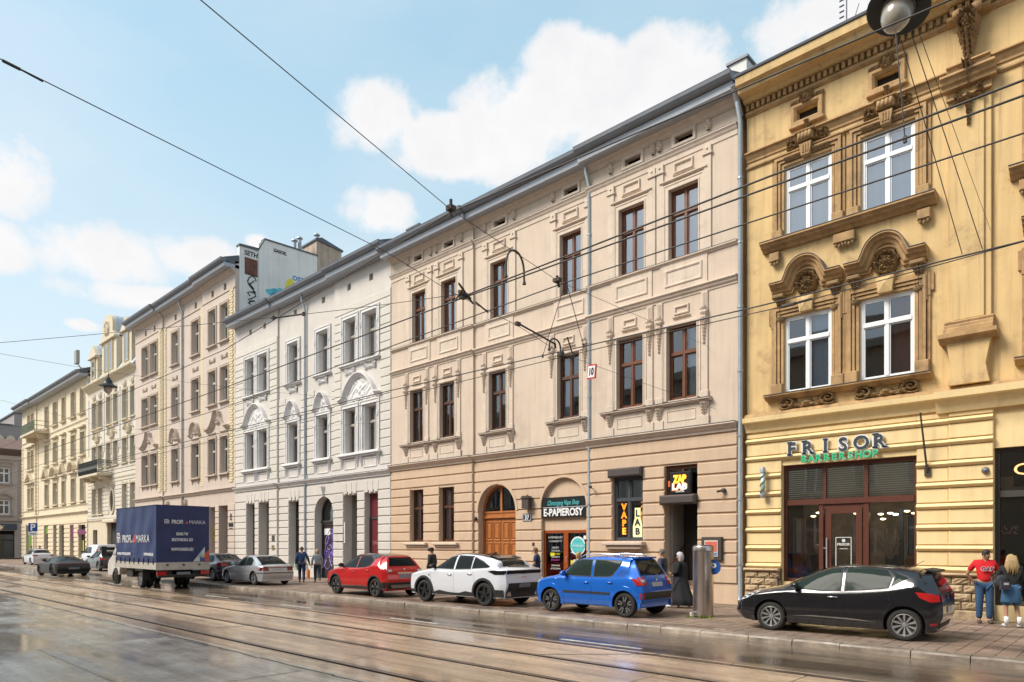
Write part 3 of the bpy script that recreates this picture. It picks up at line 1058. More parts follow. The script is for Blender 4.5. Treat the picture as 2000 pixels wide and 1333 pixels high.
for k, (a, c, d, e) in enumerate(HT):
 yy = Y - .1 if (k < 2 or k > 3) else Y
 cur, cs, cf = ((ASH, 0, 1), (ASH, 0, 1), (ASH, 0, 1), (ASH, 0, 1), (ASH, 0, 1), (ASH, 0, 1))[k]
 window(B, a, d, c - a, e - d, yy + .16, WOOD, GL_TOP, tr=.34, fb=.075, curtain=cur)
 surround(B, BG_TR, a - .005, c + .005, d - .03, e, yy, .2, .05)
 b = MB()
 b.sweep([(a - .32, 14.28), (c + .32, 14.28)], [(0, -.01), (0, .1), (-.04, .1), (-.08, .05), (-.08, -.01)], yy)
 b.build('lintel_cap', BG_TR, B)
 cx = (a + c) / 2
 panel(B, BG_TR, cx - .36, cx + .36, 14.42, 14.78, yy, 'lintel_panel', .06, .08)
 orn(B, 'swag', f_frieze, cx, 14.37, .8, .13, .07, yy, BG_TR, 30, 6)
 for s in (-1, 1):
  px = cx + s * ((c - a) / 2 + .33)
  MB().box(px - .13, px + .13, yy - .055, yy + .01, 11.57, 14.6, .01).build('pilaster', BG_TR, B)
  MB().box(px - .17, px + .17, yy - .1, yy + .01, 14.6, 14.68, .01).box(px - .14, px + .14, yy - .08, yy + .01, 14.68, 14.9, .01).build('capital', BG_TR, B)
  MB().lathe([(0, -.03), (.03, -.028), (.045, 0)], (px, yy - .08, 14.79), 8, axis='y').build('rosette', BG_TR, B, smooth=True)
  orn(B, 'frieze_mask', f_mask, px + s * .03, 15.58, .22, .36, .12, yy, BG_TR, 10, 14)
 # parapet panel
 MB().box(a - .32, c + .32, yy - .035, yy + .01, 10.5, 11.44, .01).build('parapet_field', BG_TR, B)
 panel(B, BG_TR, a - .14, c + .14, 10.68, 11.26, yy - .035, 'parapet_panel', .035, .09)
 # attic vent frame
 va, vc = HA[k][0], HA[k][1]
 panel(B, BG_TR, va - .13, vc + .13, 15.29, 15.79, yy, 'attic_surround', .06, .13)
 orn(B, 'attic_shell', f_mask, (va + vc) / 2, 15.83, .22, .16, .07, yy, BG_TR, 10, 8)

for k, (a, c, d, e) in enumerate(HM):
 yy = Y - .1 if (k < 2 or k > 3) else Y
 cur = (CURT_D, None, CURT_D, ASH, None, CURT)[k]
 window(B, a, d, c - a, e - d, yy + .16, WOOD_DK if k < 4 else WOOD, GL, tr=.36, fb=.075, curtain=cur, cside=(1 if k == 5 else 0), cfrac=(1, 1, 1, .5, .4, .42)[k])
 surround(B, BG_TR, a - .005, c + .005, d - .02, e, yy, .14, .05)
 cx = (a + c) / 2
 MB().box(a - .16, c + .16, yy - .07, yy + .01, 9.33, 9.43, .015).build('lintel_cap', BG_TR, B)
 panel(B, BG_TR, cx - .28, cx + .28, 9.68, 9.98, yy, 'lintel_panel', .055, .08)
 orn(B, 'swag', f_frieze, cx, 9.6, .66, .13, .08, yy, BG_TR, 28, 6)
 for s in (-1, 1):
  px = cx + s * ((c - a) / 2 + .28)
  MB().box(px - .12, px + .12, yy - .05, yy + .01, 6.74, 10.22, .01).build('pilaster', BG_TR, B)
  MB().box(px - .145, px + .145, yy - .075, yy + .01, 6.74, 7.0, .015).build('pilaster_base', BG_TR, B)
  for q in (-.05, 0, .05):
   MB().box(px + q - .015, px + q + .015, yy - .07, yy - .05, 9.75, 10.18).build('fluting', BG_TR, B)
  orn(B, 'garland', f_capital, px, 9.12, .27, 1.2, .10, yy - .05, BG_TR, 14, 40)

for (a, c), ks in (((-26.6, -22.4), (0, 1)), ((-21.2, -19.25), (2,)), ((-17.4, -15.47), (3,)), ((-14.72, -10.42), (4, 5))):
 yy = Y - .1 if (a < -22 or a > -15) else Y
 cornice(B, BG_TR, a, c, 6.76, yy, [(0, -.02), (0, .2), (-.04, .21), (-.07, .13), (-.11, .1), (-.11, -.02)], 'window_ledge')
 MB().sweep([(a - .01, 6.768), (c + .01, 6.768)], [(0, -.02), (0, .22), (-.012, .22), (-.012, -.02)], yy).build('ledge_flashing', METAL_D, B)
 MB().box(a + .1, c - .1, yy - .04, yy + .01, 5.88, 6.64, .01).build('apron', BG_TR, B)
 for k in ks:
  w0, w1 = HM[k][0], HM[k][1]
  for s, px in ((-1, w0 - .28), (1, w1 + .28)):
   MB().box(px - .17, px + .17, yy - .075, yy + .01, 5.9, 6.2, .01).build('bracket_block', BG_TR, B)
   orn(B, 'acanthus_bracket', f_acanthus, px, 6.42, .36, .44, .15, yy - .04, BG_TR, 16, 18)
  panel(B, BG_TR, w0 + .02, w1 - .02, 6.12, 6.5, yy - .04, 'apron_panel', .02, .03)

for k in (0, 1):
 a, c, d, e = HG[k]
 window(B, a, d, c - a, e - d, Y + .1, WOOD_DK, GL, tr=.36, fb=.075, curtain=(ASH if k == 0 else CURT), cfrac=1)
 MB().box(a - .32, c + .32, Y - .32, Y + .1, 1.98, 2.08, .02).box(a - .2, c + .2, Y - .22, Y - .05, 1.88, 1.98, .02).build('window_sill', BG_TR, B)

# -- oak carriage door under an arch
ax0, ax1, _, sp, rise = AG[0]
cx = (ax0 + ax1) / 2
D = put('door', (lambda b: (
 b.box(ax0, ax1, 0, .1, 3.18, 3.42), b.box(ax0, ax0 + .1, 0, .1, .12, 3.18), b.box(ax1 - .1, ax1, 0, .1, .12, 3.18),
 b.sweep(arc(cx, sp, 1.1, 180, 0, 20, 1.13), [(0, 0), (0, -.1), (-.1, -.1), (-.1, 0)], 0),
 b.box(cx - .05, cx + .05, -.01, .09, 3.42, 4.5), b.box(ax0 - .0, ax1, -.05, .0, 3.12, 3.2, .01), b.box(ax0, ax1, -.03, .0, 3.34, 3.42, .01),
 b.mesh('door', OAK))[-1])(MB()), B, (0, Y + .26, 0))
for s in (0, 1):
 lx0 = ax0 + .1 if s == 0 else cx + .01
 lx1 = cx - .01 if s == 0 else ax1 - .1
 MB().box(lx0, lx1, Y + .3, Y + .35, .14, 3.16).build('door_leaf', OAK, D)
 w3 = (lx1 - lx0)
 for r, (z0, z1) in enumerate(((.35, 1.1), (1.25, 2.05), (2.2, 2.95))):
  for q in (0, 1):
   p0 = lx0 + .09 + q * (w3 - .06) / 2; p1 = p0 + (w3 - .3) / 2
   b = MB()
   b.sweep([(p0, z0), (p1, z0), (p1, z1), (p0, z1)], [(-.03, -.005), (-.03, .03), (0, .035), (.03, .01), (.03, -.005)], Y + .3, closed=True)
   b.box(p0 + .06, p1 - .06, Y + .27, Y + .3, z0 + .06, z1 - .06, .018)
   b.build('door_panel', OAK, D)
MB().quad((ax0 + .08, Y + .31, 3.4), (ax1 - .08, Y + .31, 3.4), (ax1 - .08, Y + .31, 4.0), (ax0 + .08, Y + .31, 4.0)).prism([(p[0], p[1]) for p in arc(cx, sp, 1.02, 180, 0, 16, 1.05)], Y + .3, Y + .305).build('fanlight_glass', GL, D)
MB().tube([(cx + .08, Y + .24, 1.15), (cx + .08, Y + .2, 1.2), (cx + .08, Y + .24, 1.3)], .015).build('door_handle', BLACK, D)
b = MB()
b.sweep(arc(cx, sp, 1.12, 180, 0, 24, 1.15), [(0, -.01), (0, .07), (.12, .07), (.12, -.01)], Y); b.build('arch_moulding', PE, B)

# -- vape shop in the second arch
ax0, ax1, _, sp, rise = AG[1]
cx = (ax0 + ax1) / 2
wallb = MB()
wallb.prism([(ax0, 2.56), (ax1, 2.56), (ax1, sp)] + arc(cx, sp, 1.105, 0, 180, 20, 1.12)[1:-1] + [(ax0, sp)], Y + .10, Y + .2)
wallb.build('arch_infill', PE, B)
b = MB(); b.sweep(arc(cx, sp, 1.12, 180, 0, 24, 1.14), [(0, -.01), (0, .08), (.1, .08), (.1, -.01)], Y); b.build('arch_moulding', PE, B)
S = MB().box(ax0 - .02, -15.48, Y - .01 - .03, Y + .1, 3.06, 3.84).build('shop_sign', SIGNBLK, B, loc=(cx, Y, 3.06))
S['label'] = 'black shop sign with teal script and white capitals'
TEAL = mat('teal lettering', (.10, .50, .52), rough=.5)
text('Chmurgang Vape Shop', .27, (cx, Y - .05, 3.53), TEAL, S, width=1.55, shear=.3)
text('E-PAPIEROSY', .4, (cx, Y - .05, 3.12), SIGNWHT, S, width=1.95, bold=.012)
MB().box(ax0 + .08, -15.5, Y - .05, Y - .04, 3.44, 3.455).build('sign_line', SIGNWHT, S)
F = MB()
F.box(ax0, ax1, 0, .12, 2.45, 2.56); F.box(ax0, ax0 + .09, 0, .12, .5, 2.45); F.box(ax1 - .09, ax1, 0, .12, .5, 2.45); F.box(-16.72, -16.5, 0, .12, .5, 2.45); F.box(ax0, ax1, 0, .12, .5, .72)
F = put('shop_front', F.mesh('shop_front', OAK_O), B, (0, Y + .1, 0))
for a, c in ((ax0 + .09, -16.72), (-16.5, ax1 - .09)):
 MB().quad((a, Y + .16, .72), (c, Y + .16, .72), (c, Y + .16, 2.45), (a, Y + .16, 2.45)).build('pane', GL_SHOP, F, recalc=False)
MB().tube([(-16.55, Y + .06, 1.3), (-16.55, Y + .02, 1.35), (-16.55, Y + .02, 1.5), (-16.55, Y + .06, 1.55)], .012).build('door_handle', METAL_L, F)
LW = mat('window lettering', (.6, .63, .62), rough=.6)
YEL = mat('yellow sticker', (.62, .55, .03), rough=.5); MAG = mat('magenta sticker', (.45, .06, .30), rough=.5)
for i, (t, s, m, w) in enumerate((('E-PAPIEROSY', .12, LW, .72), ('I E-CIGARETTY', .1, LW, .66), ('LIQUIDY', .1, LW, .36), ('GRZALKI', .09, LW, .42), ('BATERIE', .1, YEL, .44), ('AROMATY', .1, LW, .44), ('PODY', .1, MAG, .44), ('SERWIS', .09, LW, .42), ('AKCESORIA', .09, LW, .5))):
 text(t, s, (-17.16, Y + .14, (2.24, 2.1, 1.85, 1.73, 1.6, 1.48, 1.36, 1.15, 1.03)[i]), m, F, width=w, depth=.004)
MB().box(-17.42, -17.2, Y + .13, Y + .14, 1.55, 1.68).build('yellow_sticker', YEL, F)
MB().box(-16.4, -16.2, Y + .13, Y + .14, 1.2, 1.4).build('yellow_sticker', YEL, F)
MB().box(-15.78, -15.66, Y + .13, Y + .14, 2.2, 2.34).build('white_sticker', SIGNWHT, F)
MB().lathe([(0, 0), (.36, 0), (.36, .01), (0, .01)], (-16.05, Y + .13, 1.95), 28, axis='y').build('round_sticker', SIGNWHT, F)
MB().lathe([(.27, 0), (.31, 0), (.31, .006), (.27, .006)], (-16.05, Y + .12, 1.95), 28, axis='y').build('sticker_ring', TEAL, F)
MB().box(-16.4, -15.7, Y + .115, Y + .125, 1.88, 2.03).build('sticker_band', TEAL, F)
text('E-PAPIEROSY', .1, (-16.05, Y + .112, 1.92), SIGNWHT, F, width=.58, depth=.004)
text('Vape Shop', .12, (-16.05, Y + .118, 1.72), TEAL, F, width=.34, depth=.004, shear=.2)
text('CHMURGANG', .07, (-16.05, Y + .118, 2.1), TEAL, F, width=.34, depth=.004)
MB().box(ax0, ax1, Y - .28, Y + .2, .12, .3).box(ax0, ax1, Y - .02, Y + .2, .3, .5).build('doorstep', mat('step stone', (.22, .18, .14), rough=.8, var=.15), B)
# intercom, lantern and number plate on the wall
L_ = MB(); L_.box(-18.55, -18.2, Y - .32, Y - .1, 3.45, 3.85).prism([(-18.6, 3.85), (-18.15, 3.85), (-18.25, 3.95), (-18.5, 3.95)], Y - .36, Y - .08).tube([(-18.37, Y, 3.9), (-18.37, Y - .2, 4.0), (-18.37, Y - .2, 3.93)], .015)
tag(L_.build('wall_lantern', IRON), 'small dark square lantern beside the arched oak door', 'lamp')
NP = MB().box(-18.72, -18.24, Y - .075, Y - .05, 2.95, 3.25).build('house_number_plate', mat('navy enamel', (.01, .02, .06), rough=.3)); tag(NP, 'dark blue enamel number plate reading 37', 'sign')
MB().sweep([(-18.7, 2.97), (-18.26, 2.97), (-18.26, 3.23), (-18.7, 3.23)], [(0, 0), (0, .004), (.015, .004), (.015, 0)], Y - .075, closed=True).build('border', SIGNWHT, NP)
text('37', .24, (-18.48, Y - .085, 3.01), SIGNWHT, NP, depth=.006, bold=.006)
MB().box(-18.2, -18.1, Y - .07, Y - .05, 1.95, 2.08).build('intercom', BLACK, B)
MB().lathe([(0, -.08), (.07, -.07), (.09, 0), (.0, .0)], (-21.45, Y - .1, 3.12), 10, axis='y').build('door_camera', IRON, B, smooth=True)

# -- ZAP LAB window and doorway
a, c, d, e = HG[2]
yy = Y - .1
MB().box(a - .1, c + .02, yy - .22, yy + .02, 4.4, 4.72, .05).build('roller_shutter_box', SHUT, B)
w = window(B, a, d, c - a, 4.42 - d, yy + .12, GREYF, GL, tr=.36, fb=.1)
MB().box(a + .12, c - .12, yy + .24, yy + .25, 3.62, 4.3).build('frosted_screen', mat('frosted foil', (.35, .40, .37), rough=.7), w)
MB().box(a - .28, c + .12, yy - .3, yy + .12, 1.98, 2.1, .02).box(a - .1, c, yy - .2, yy - .05, 1.84, 1.98, .02).build('window_sill', BG_TR, B)
ORN_ = mat('orange neon', (.8, .3, .02), emit=(1, .32, .02), estr=.6)
YN = mat('pale yellow light panel', (.8, .8, .4), emit=(.85, .85, .38), estr=.12)
for i, ch in enumerate('VAPE'):
 text(ch, .31, (a + .38, yy + .17, 3.25 - i * .29), ORN_, w, depth=.02, bold=.015, name='neon_letter')
for i, ch in enumerate('ZAP'):
 text(ch, .3, (a + 1.16, yy + .22, 3.32 - i * .25), ORN_, w, depth=.02, bold=.012, name='neon_letter')
lb = MB()
pts = [(.98, 3.3), (.84, 3.3), (.84, 2.95), (.80, 2.8), (.76, 2.65), (.76, 2.3), (.8, 2.25), (1.12, 2.25), (1.15, 2.3), (1.15, 2.65), (1.11, 2.8), (1.07, 2.95), (1.07, 3.3)]
lb.prism([(a + p[0], p[1]) for p in pts][::-1], yy + .16, yy + .18).build('light_panel', YN, w)
for i, ch in enumerate('LAB'):
 text(ch, .33, (a + .955, yy + .15, 3.0 - i * .32), BLACK, w, depth=.01, bold=.01)
a, c, d, e = HG[3]
fr = MB(); fr.box(a, c, 0, .1, 4.54, 4.66); fr.box(a, a + .08, 0, .1, 3.55, 4.54); fr.box(c - .08, c, 0, .1, 3.55, 4.54); fr.box((a + c) / 2 - .04, (a + c) / 2 + .04, 0, .1, 3.55, 4.54); fr.box(a, c, 0, .1, 3.5, 3.7)
fr = put('transom_window', fr.mesh('transom_window', WOOD), B, (0, yy + .12, 0))
MB().quad((a + .08, yy + .17, 3.7), (c - .08, yy + .17, 3.7), (c - .08, yy + .17, 4.54), (a + .08, yy + .17, 4.54)).build('pane', GL, fr, recalc=False)
MB().box(a - .1, c + .01, yy - .26, yy + .05, 3.34, 3.66, .06).build('roller_shutter_box', SHUT, B)
Z = MB().box(-11.86, -11.1, -.16, .0, 3.68, 4.42, .03)
Z = put('hanging_sign', Z.mesh('hanging_sign', SIGNBLK), B, (0, yy - .02, 0), own=(0, yy - .02, 0))
Z['label'] = 'black square light sign with yellow and white capitals'
ZO = mat('sign orange', (.7, .2, .0), emit=(1, .35, .02), estr=.2); ZY = mat('sign yellow', (.85, .7, .05), emit=(1, .85, .1), estr=.22); ZW = mat('sign white', (.9, .9, .9), emit=(1, 1, 1), estr=.15)
text('ZAP', .34, (-11.48, yy - .19, 4.05), ZO, Z, width=.52, bold=.035, depth=.01); text('ZAP', .34, (-11.48, yy - .2, 4.06), ZY, Z, width=.48, bold=.012, depth=.01)
text('LAB', .28, (-11.47, yy - .19, 3.82), ZO, Z, width=.6, bold=.03, depth=.01); text('LAB', .28, (-11.47, yy - .2, 3.83), ZW, Z, width=.54, bold=.014, depth=.01)
text('.COM.PL', .07, (-11.47, yy - .19, 3.74), ZW, Z, width=.34, depth=.006)
MB().box(-12.02, -11.9, yy - .0, yy + .02, 3.95, 4.15).build('orange_notice', mat('orange notice', (.7, .12, .03), rough=.6), B)
# vestibule: left cheek, dark shop beyond, steps and rail
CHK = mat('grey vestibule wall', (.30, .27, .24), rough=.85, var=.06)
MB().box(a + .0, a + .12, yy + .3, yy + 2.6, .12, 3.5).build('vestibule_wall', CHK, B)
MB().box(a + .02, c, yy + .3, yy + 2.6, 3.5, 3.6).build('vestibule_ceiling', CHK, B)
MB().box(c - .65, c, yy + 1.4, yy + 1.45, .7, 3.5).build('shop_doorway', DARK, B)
ST = mat('stone steps', (.27, .19, .14), rough=.8, var=.12, vscale=3)
for i in range(4):
 MB().box(a + .0, c, yy + .28 * i - .0, yy + .28 * i + .3, .12, .12 + .16 * (i + 1), .01).build('step', ST, B)
MB().box(a, c, yy + 1.12, yy + 2.6, .12, .79).build('landing', ST, B)
MB().tube([(a + .17, yy + .1, 1.35), (a + .17, yy + 1.2, 2.1)], .025, 8).tube([(a + .12, yy + .15, 1.3), (a + .17, yy + .15, 1.38)], .015).tube([(a + .12, yy + 1.1, 1.95), (a + .17, yy + 1.1, 2.03)], .015).build('handrail', mat('rail wood', (.10, .045, .02), rough=.4), B)
# framed menu box and cctv
MN = MB().box(-10.72, -10.02, yy - .16, yy - .05, 1.5, 2.25, .02).build('display_case', IRON); tag(MN, 'dark framed poster case on the wall behind the parking machine', 'display case')
MB().box(-10.6, -10.14, yy - .175, yy - .16, 1.62, 2.14).build('poster', mat('pale poster', (.6, .55, .5), rough=.6), MN)
MB().box(-10.57, -10.17, yy - .182, yy - .176, 1.78, 2.1).build('red_print', mat('coral print', (.62, .12, .08), rough=.6, var=.4, vscale=22), MN)
MB().box(-10.57, -10.17, yy - .182, yy - .176, 1.65, 1.75).build('blue_print', mat('blue print', (.15, .2, .45), rough=.6), MN)
CC = MB(); CC.lathe([(0, -.12), (.06, -.11), (.075, -.04), (.075, 0), (0, 0)], (-9.98, yy - .05, 3.72), 12, axis='y').tube([(-9.98, yy - .12, 3.72), (-10.12, yy - .26, 3.68)], .035, 8)
tag(CC.build('security_camera', IRON, None, smooth=True, ang=50), 'small grey security camera right of the black shop sign', 'camera')
BR = MB(); BR.tube([(-15.1, yy - .04, 4.05), (-15.1, yy - .22, 4.08)], .012).lathe([(0, 0), (.05, .02), (.06, .1), (.03, .12), (0, .12)], (-15.1, yy - .24, 4.05), 8).tube([(-15.1, yy - .22, 4.08), (-15.18, yy - .26, 4.15)], .01)
tag(BR.build('wall_spotlight', IRON), 'tiny dark spotlight left of the neon shop window', 'lamp')
# downpipes
downpipe(B, -15.32, Y - .02, .3, 16.0, .065)
for pz in (5.7, 10.3):
 pass
downpipe(B, -9.42, Y - .1, .2, 15.9, .075)
b = MB(); b.tube([(-9.42, Y - .72, 16.05), (-9.42, Y - .5, 15.85), (-9.42, Y - .2, 15.3)], .09, 10); b.build('gutter_outlet', METAL_L, B, smooth=True, ang=40)
# roofline extras
for x_, w_, h_ in ((-26.6, .9, .4), (-10.0, .6, .45)):
 k = MB().box(x_, x_ + w_, Y + .2, Y + 1.2, 16.3, 16.9 + h_)
 k.build('chimney', mat('pale chimney render', (.66, .65, .63), rough=.9, var=.1), B)
 MB().box(x_ - .06, x_ + w_ + .06, Y + .14, Y + 1.26, 16.9 + h_, 16.98 + h_).build('chimney_cap', METAL_D, B)
# ------------------------------------------------------------------ white-grey house with deep reveals
WH = mat('pale grey render', (.60, .555, .51), rough=.9, var=.05, vscale=1.2, bump=.2, bscale=60, streak=.04, dirt=(.42, .40, .36), dirt_amt=.4, dscale=.4, objvar=.02)
WH_L = mat('pale greenish render', (.60, .56, .50), rough=.9, var=.05, vscale=1.2, bump=.2, bscale=60, streak=.05, objvar=.02)
WH_TR = mat('white stucco trim', (.70, .68, .67), rough=.85, var=.07, vscale=4, streak=.05, dirt=(.36, .34, .32), dirt_amt=.45, dscale=1.6)
FRM_G = mat('greige painted frame', (.40, .36, .30), rough=.5)
HW = thing('tenement_house', (-36.05, Y, .12), 'pale grey-white tenement with deep white window reveals, left of the beige one', 'house')
T3 = [(-43.14, -41.9), (-41.45, -40.15), (-37.85, -36.6), (-34.55, -33.33), (-31.68, -30.5), (-29.89, -28.64)]
zb = [(-44.64, -38.94, -.1), (-38.94, -32.58, 0), (-32.58, -27.5, -.1)]
WHt = [(a, c, 11.56, 13.97) for a, c in T3]
WHm = [(a, c, 6.83, 9.22) for a, c in T3]
WHg = [(-43.0, -41.85, .6, 4.6), (-41.3, -39.95, .12, 4.64), (-37.7, -36.5, .6, 4.56), (-31.7, -30.4, .12, 4.63), (-29.72, -28.55, .6, 4.63)]
WAg = [(-34.75, -32.84, .12, 3.75, .92)]
WHa = [(x - .17, x + .17, 15.5, 15.85) for x in (-42.5, -40.6, -37.0, -33.9, -31.2, -29.2)]
CZ = [5.98] + [5.98 + .437 * i for i in range(1, 22)]
for zx0, zx1, dy in zb:
 inz = lambda h: zx0 < (h[0] + h[1]) / 2 < zx1
 yy = Y + dy
 mid = dy == 0
 wall(HW, 'upper_wall', WH, zx0, zx1, 5.6, 16.6, yy, [h for h in WHt + WHm + WHa if inz(h)], .42, side=.8)
 wall(HW, 'ground_wall', WH, zx0, zx1, .1, 5.6, yy, [h for h in WHg if inz(h)], .5, side=.8, arches=[a for a in WAg if inz(a)])
 hh = [(h[0] - .26, h[1] + .26, h[2] - .25, h[3] + .25) for h in WHt + WHm if inz(h)]
 if not mid:
  hh += [(min(h[0] for h in hh), max(h[1] for h in hh), 9.2, 11.6), (min(h[0] for h in hh), max(h[1] for h in hh), 5.9, 6.9), (min(h[0] for h in hh), max(h[1] for h in hh), 6.9, 9.3), (min(h[0] for h in hh), max(h[1] for h in hh), 11.4, 14.1)]
  courses(HW, WH_L, zx0 + .01, zx1 - .01, [6.0 + .437 * i for i in range(0, 22)][:21], yy, hh, groove=.05, proud=.035)
 else:
  hh += [(h[0] - .3, h[1] + .3, 9.2, 11.6) for h in WHm if inz(h)] + [(h[0] - .3, h[1] + .3, 5.9, 6.9) for h in WHm if inz(h)]
  courses(HW, WH_L, zx0 + .01, zx1 - .01, [6.0 + .437 * i for i in range(0, 12)], yy, hh, groove=.05, proud=.035)
 courses(HW, WH, zx0 + .005, zx1 - .005, [.85, 1.3, 1.72, 2.14, 2.57, 3.0, 3.42, 3.84, 4.26, 4.75, 5.36], yy, [h for h in WHg if inz(h)], [a for a in WAg if inz(a)], groove=.055)
 cornice(HW, WH_TR, zx0, zx1, 5.72, yy, [(0, -.02), (0, .24), (-.05, .25), (-.09, .18), (-.15, .14), (-.19, .08), (-.27, .07), (-.27, -.02)])
 MB().sweep([(zx0, 5.735), (zx1, 5.735)], [(0, -.02), (0, .26), (-.012, .27), (-.012, -.02)], yy).build('cornice_flashing', METAL_L, HW)
 eave(HW, zx0 - (.1 if zx0 < -44 else 0), zx1 + (.05 if zx1 > -28 else 0), 16.35, yy, out=.66)
 for h in WHa:
  if inz(h): MB().box(h[0], h[1], yy + .12, yy + .14, h[2], h[3]).build('attic_grille', mat('vent grille', (.2, .18, .16), rough=.8), HW)
core(HW, WH, -44.63, -27.5, Y + .6, Y + 11, .1, 16.6)
for k in range(6):
 a, c = T3[k]
 yy = Y - .1 if k not in (2, 3) else Y
 for (z0, z1, tr) in ((11.56, 13.97, .34), (6.83, 9.22, .34)):
  # the openings are lined in white
  b = MB()
  b.box(a, a + .09, yy - .0, yy + .42, z0, z1); b.box(c - .09, c, yy - .0, yy + .42, z0, z1); b.box(a + .09, c - .09, yy, yy + .42, z1 - .06, z1)
  b.build('reveal_lining', WH_TR, HW)
  window(HW, a + .1, z0, c - a - .2, z1 - z0 - .06, yy + .3, FRM_G, GL_TOP if z0 > 10 else GL, tr=tr, fb=.06, curtain=(CURT_D, CURT, CURT_D, CURT, CURT_D, CURT)[k] if z0 > 10 else (None, CURT_D)[k % 2])
  surround(HW, WH_TR, a, c, z0 - .02, z1, yy, .22, .09)
  b = MB()
  b.box(a - .3, c + .3, yy - .2, yy + .02, z0 - .1, z0 - .02, .02).box(a - .22, c + .22, yy - .12, yy + .02, z0 - .17, z0 - .1, .01)
  b.build('window_sill', WH_TR, HW)
  for s in (-1, 1):
   px = a - .12 if s < 0 else c + .12
   orn(HW, 'corner_rosette', f_mask, px, z1 - .55, .14, .3, .04, yy - .08, WH_TR, 8, 10)
 for s in (-1, 1):
  orn(HW, 'sill_scroll', f_scrolls, (a + c) / 2 + s * .02, 11.16, (c - a) * .8, .38, .12, yy, WH_TR, 30, 12) if s > 0 else None
# pediments over the middle floor
def pediment(x0, x1, z, rise, yy, big):
 cx = (x0 + x1) / 2
 hw = (x1 - x0) / 2
 path = [(x0, z)]
 n = 16
 for i in range(n + 1):
  t = -1 + 2 * i / n
  path.append((cx + t * hw * .8, z + .08 + rise * (cos(t * pi / 2) ** .75)))
 path.append((x1, z))
 b = MB()
 b.sweep(path, [(0, -.01), (0, .26), (-.05, .27), (-.09, .2), (-.15, .15), (-.2, .08), (-.26, .06), (-.26, -.01)], yy)
 b.build('pediment', WH_TR, HW)
 orn(HW, 'pediment_relief', f_tymp, cx, z + rise * .32, hw * 1.35, rise * .95, .075, yy, WH_TR, 44 if big else 26, 20)
for (x0, x1) in ((-43.5, -39.8), (-32.0, -28.3)):
 pediment(x0, x1, 9.72, 1.15, Y - .1, True)
for k in (2, 3):
 pediment(T3[k][0] - .28, T3[k][1] + .28, 9.6, .85, Y, False)
for (x0, x1, yy, ws) in ((-43.55, -39.75, Y - .1, (0, 1)), (-38.2, -36.25, Y, (2,)), (-34.95, -32.95, Y, (3,)), (-32.05, -28.25, Y - .1, (4, 5))):
 MB().box(x0, x1, yy - .24, yy + .02, 6.66, 6.76, .02).box(x0 + .1, x1 - .1, yy - .15, yy + .02, 6.58, 6.66, .01).build('window_ledge', WH_TR, HW)
 for k in ws:
  panel(HW, WH_TR, T3[k][0] + .05, T3[k][1] - .05, 5.98, 6.48, yy, 'apron_panel', .04, .06)
  for s in (-1, 1):
   orn(HW, 'apron_bracket', f_acanthus, (T3[k][0] - .12) if s < 0 else (T3[k][1] + .12), 6.3, .22, .56, .12, yy, WH_TR, 10, 16)
# ground floor
SHOPF = mat('dark shop frame', (.05, .045, .04), rough=.5)
BURG = mat('burgundy panel', (.14, .022, .03), rough=.4)
yy = Y - .1
window(HW, -42.98, .6, 1.1, 3.98, yy + .42, SHOPF, GL_SHOP, tr=.3, mull=False, curtain=CURT_D, cfrac=.6)
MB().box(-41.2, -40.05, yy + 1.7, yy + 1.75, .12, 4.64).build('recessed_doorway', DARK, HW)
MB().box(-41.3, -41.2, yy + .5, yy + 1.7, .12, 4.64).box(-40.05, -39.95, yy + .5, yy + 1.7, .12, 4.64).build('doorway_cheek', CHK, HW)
window(HW, -37.68, .6, 1.16, 3.94, Y + .42, SHOPF, GL_SHOP, tr=.26, mull=False, curtain=CURT, cfrac=.4)
MB().box(-31.7, -31.6, yy + .5, yy + 1.7, .12, 4.63).box(-30.5, -30.4, yy + .5, yy + 1.7, .12, 4.63).build('doorway_cheek', CHK, HW)
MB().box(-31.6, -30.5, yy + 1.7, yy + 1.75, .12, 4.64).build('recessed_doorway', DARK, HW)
q = MB().box(-29.72, -28.55, yy + .3, yy + .36, .6, 4.63).build('burgundy_shop_panel', BURG, HW)
MB().box(-29.72, -28.55, yy + .26, yy + .31, 3.3, 3.42).box(-29.72, -29.62, yy + .26, yy + .3, .6, 3.3).box(-28.65, -28.55, yy + .26, yy + .3, .6, 3.3).build('panel_rail', SHOPF, q)
text('SALE', .3, (-29.1, yy + .285, 2.0), mat('pink print', (.45, .2, .2), rough=.5), q, width=.7, depth=.004)
# arched graffiti door
a, c, _, sp, rise = WAg[0]; cx = (a + c) / 2
D = put('graffiti_door', MB().box(a + .1, c - .1, 0, .06, .14, 3.1).mesh('graffiti_door', mat('dark brown door', (.045, .03, .028), rough=.5, var=.2)), HW, (0, Y + .45, 0))
b = MB(); b.box(a, c, 0, .1, 3.1, 3.22); b.box(a - .02, c + .02, -.06, .1, 3.22, 3.34, .02); b.box(a, a + .1, 0, .1, .12, 3.1); b.box(c - .1, c, 0, .1, .12, 3.1); b.sweep(arc(cx, sp, .95, 180, 0, 16, .92), [(0, 0), (0, -.1), (-.1, -.1), (-.1, 0)], 0); b.box(a, a + .1, 0, .1, 3.3, 3.75); b.box(c - .1, c, 0, .1, 3.3, 3.75)
put('door_frame', MB().mesh('x', SHOPF) if False else b.mesh('door_frame', SHOPF), D, (0, Y + .4, 0))
MB().prism([(a + .1, 3.34)] + [(c - .1, 3.34)] + arc(cx, sp, .86, 0, 180, 14, .84), Y + .46, Y + .47).build('fanlight_glass', GL, D)
MB().box(a + .25, a + .85, Y + .43, Y + .445, 2.55, 2.9).build('paper_notice', SIGNWHT, D)
PUR = mat('violet graffiti paint', (.20, .13, .48), rough=.5)
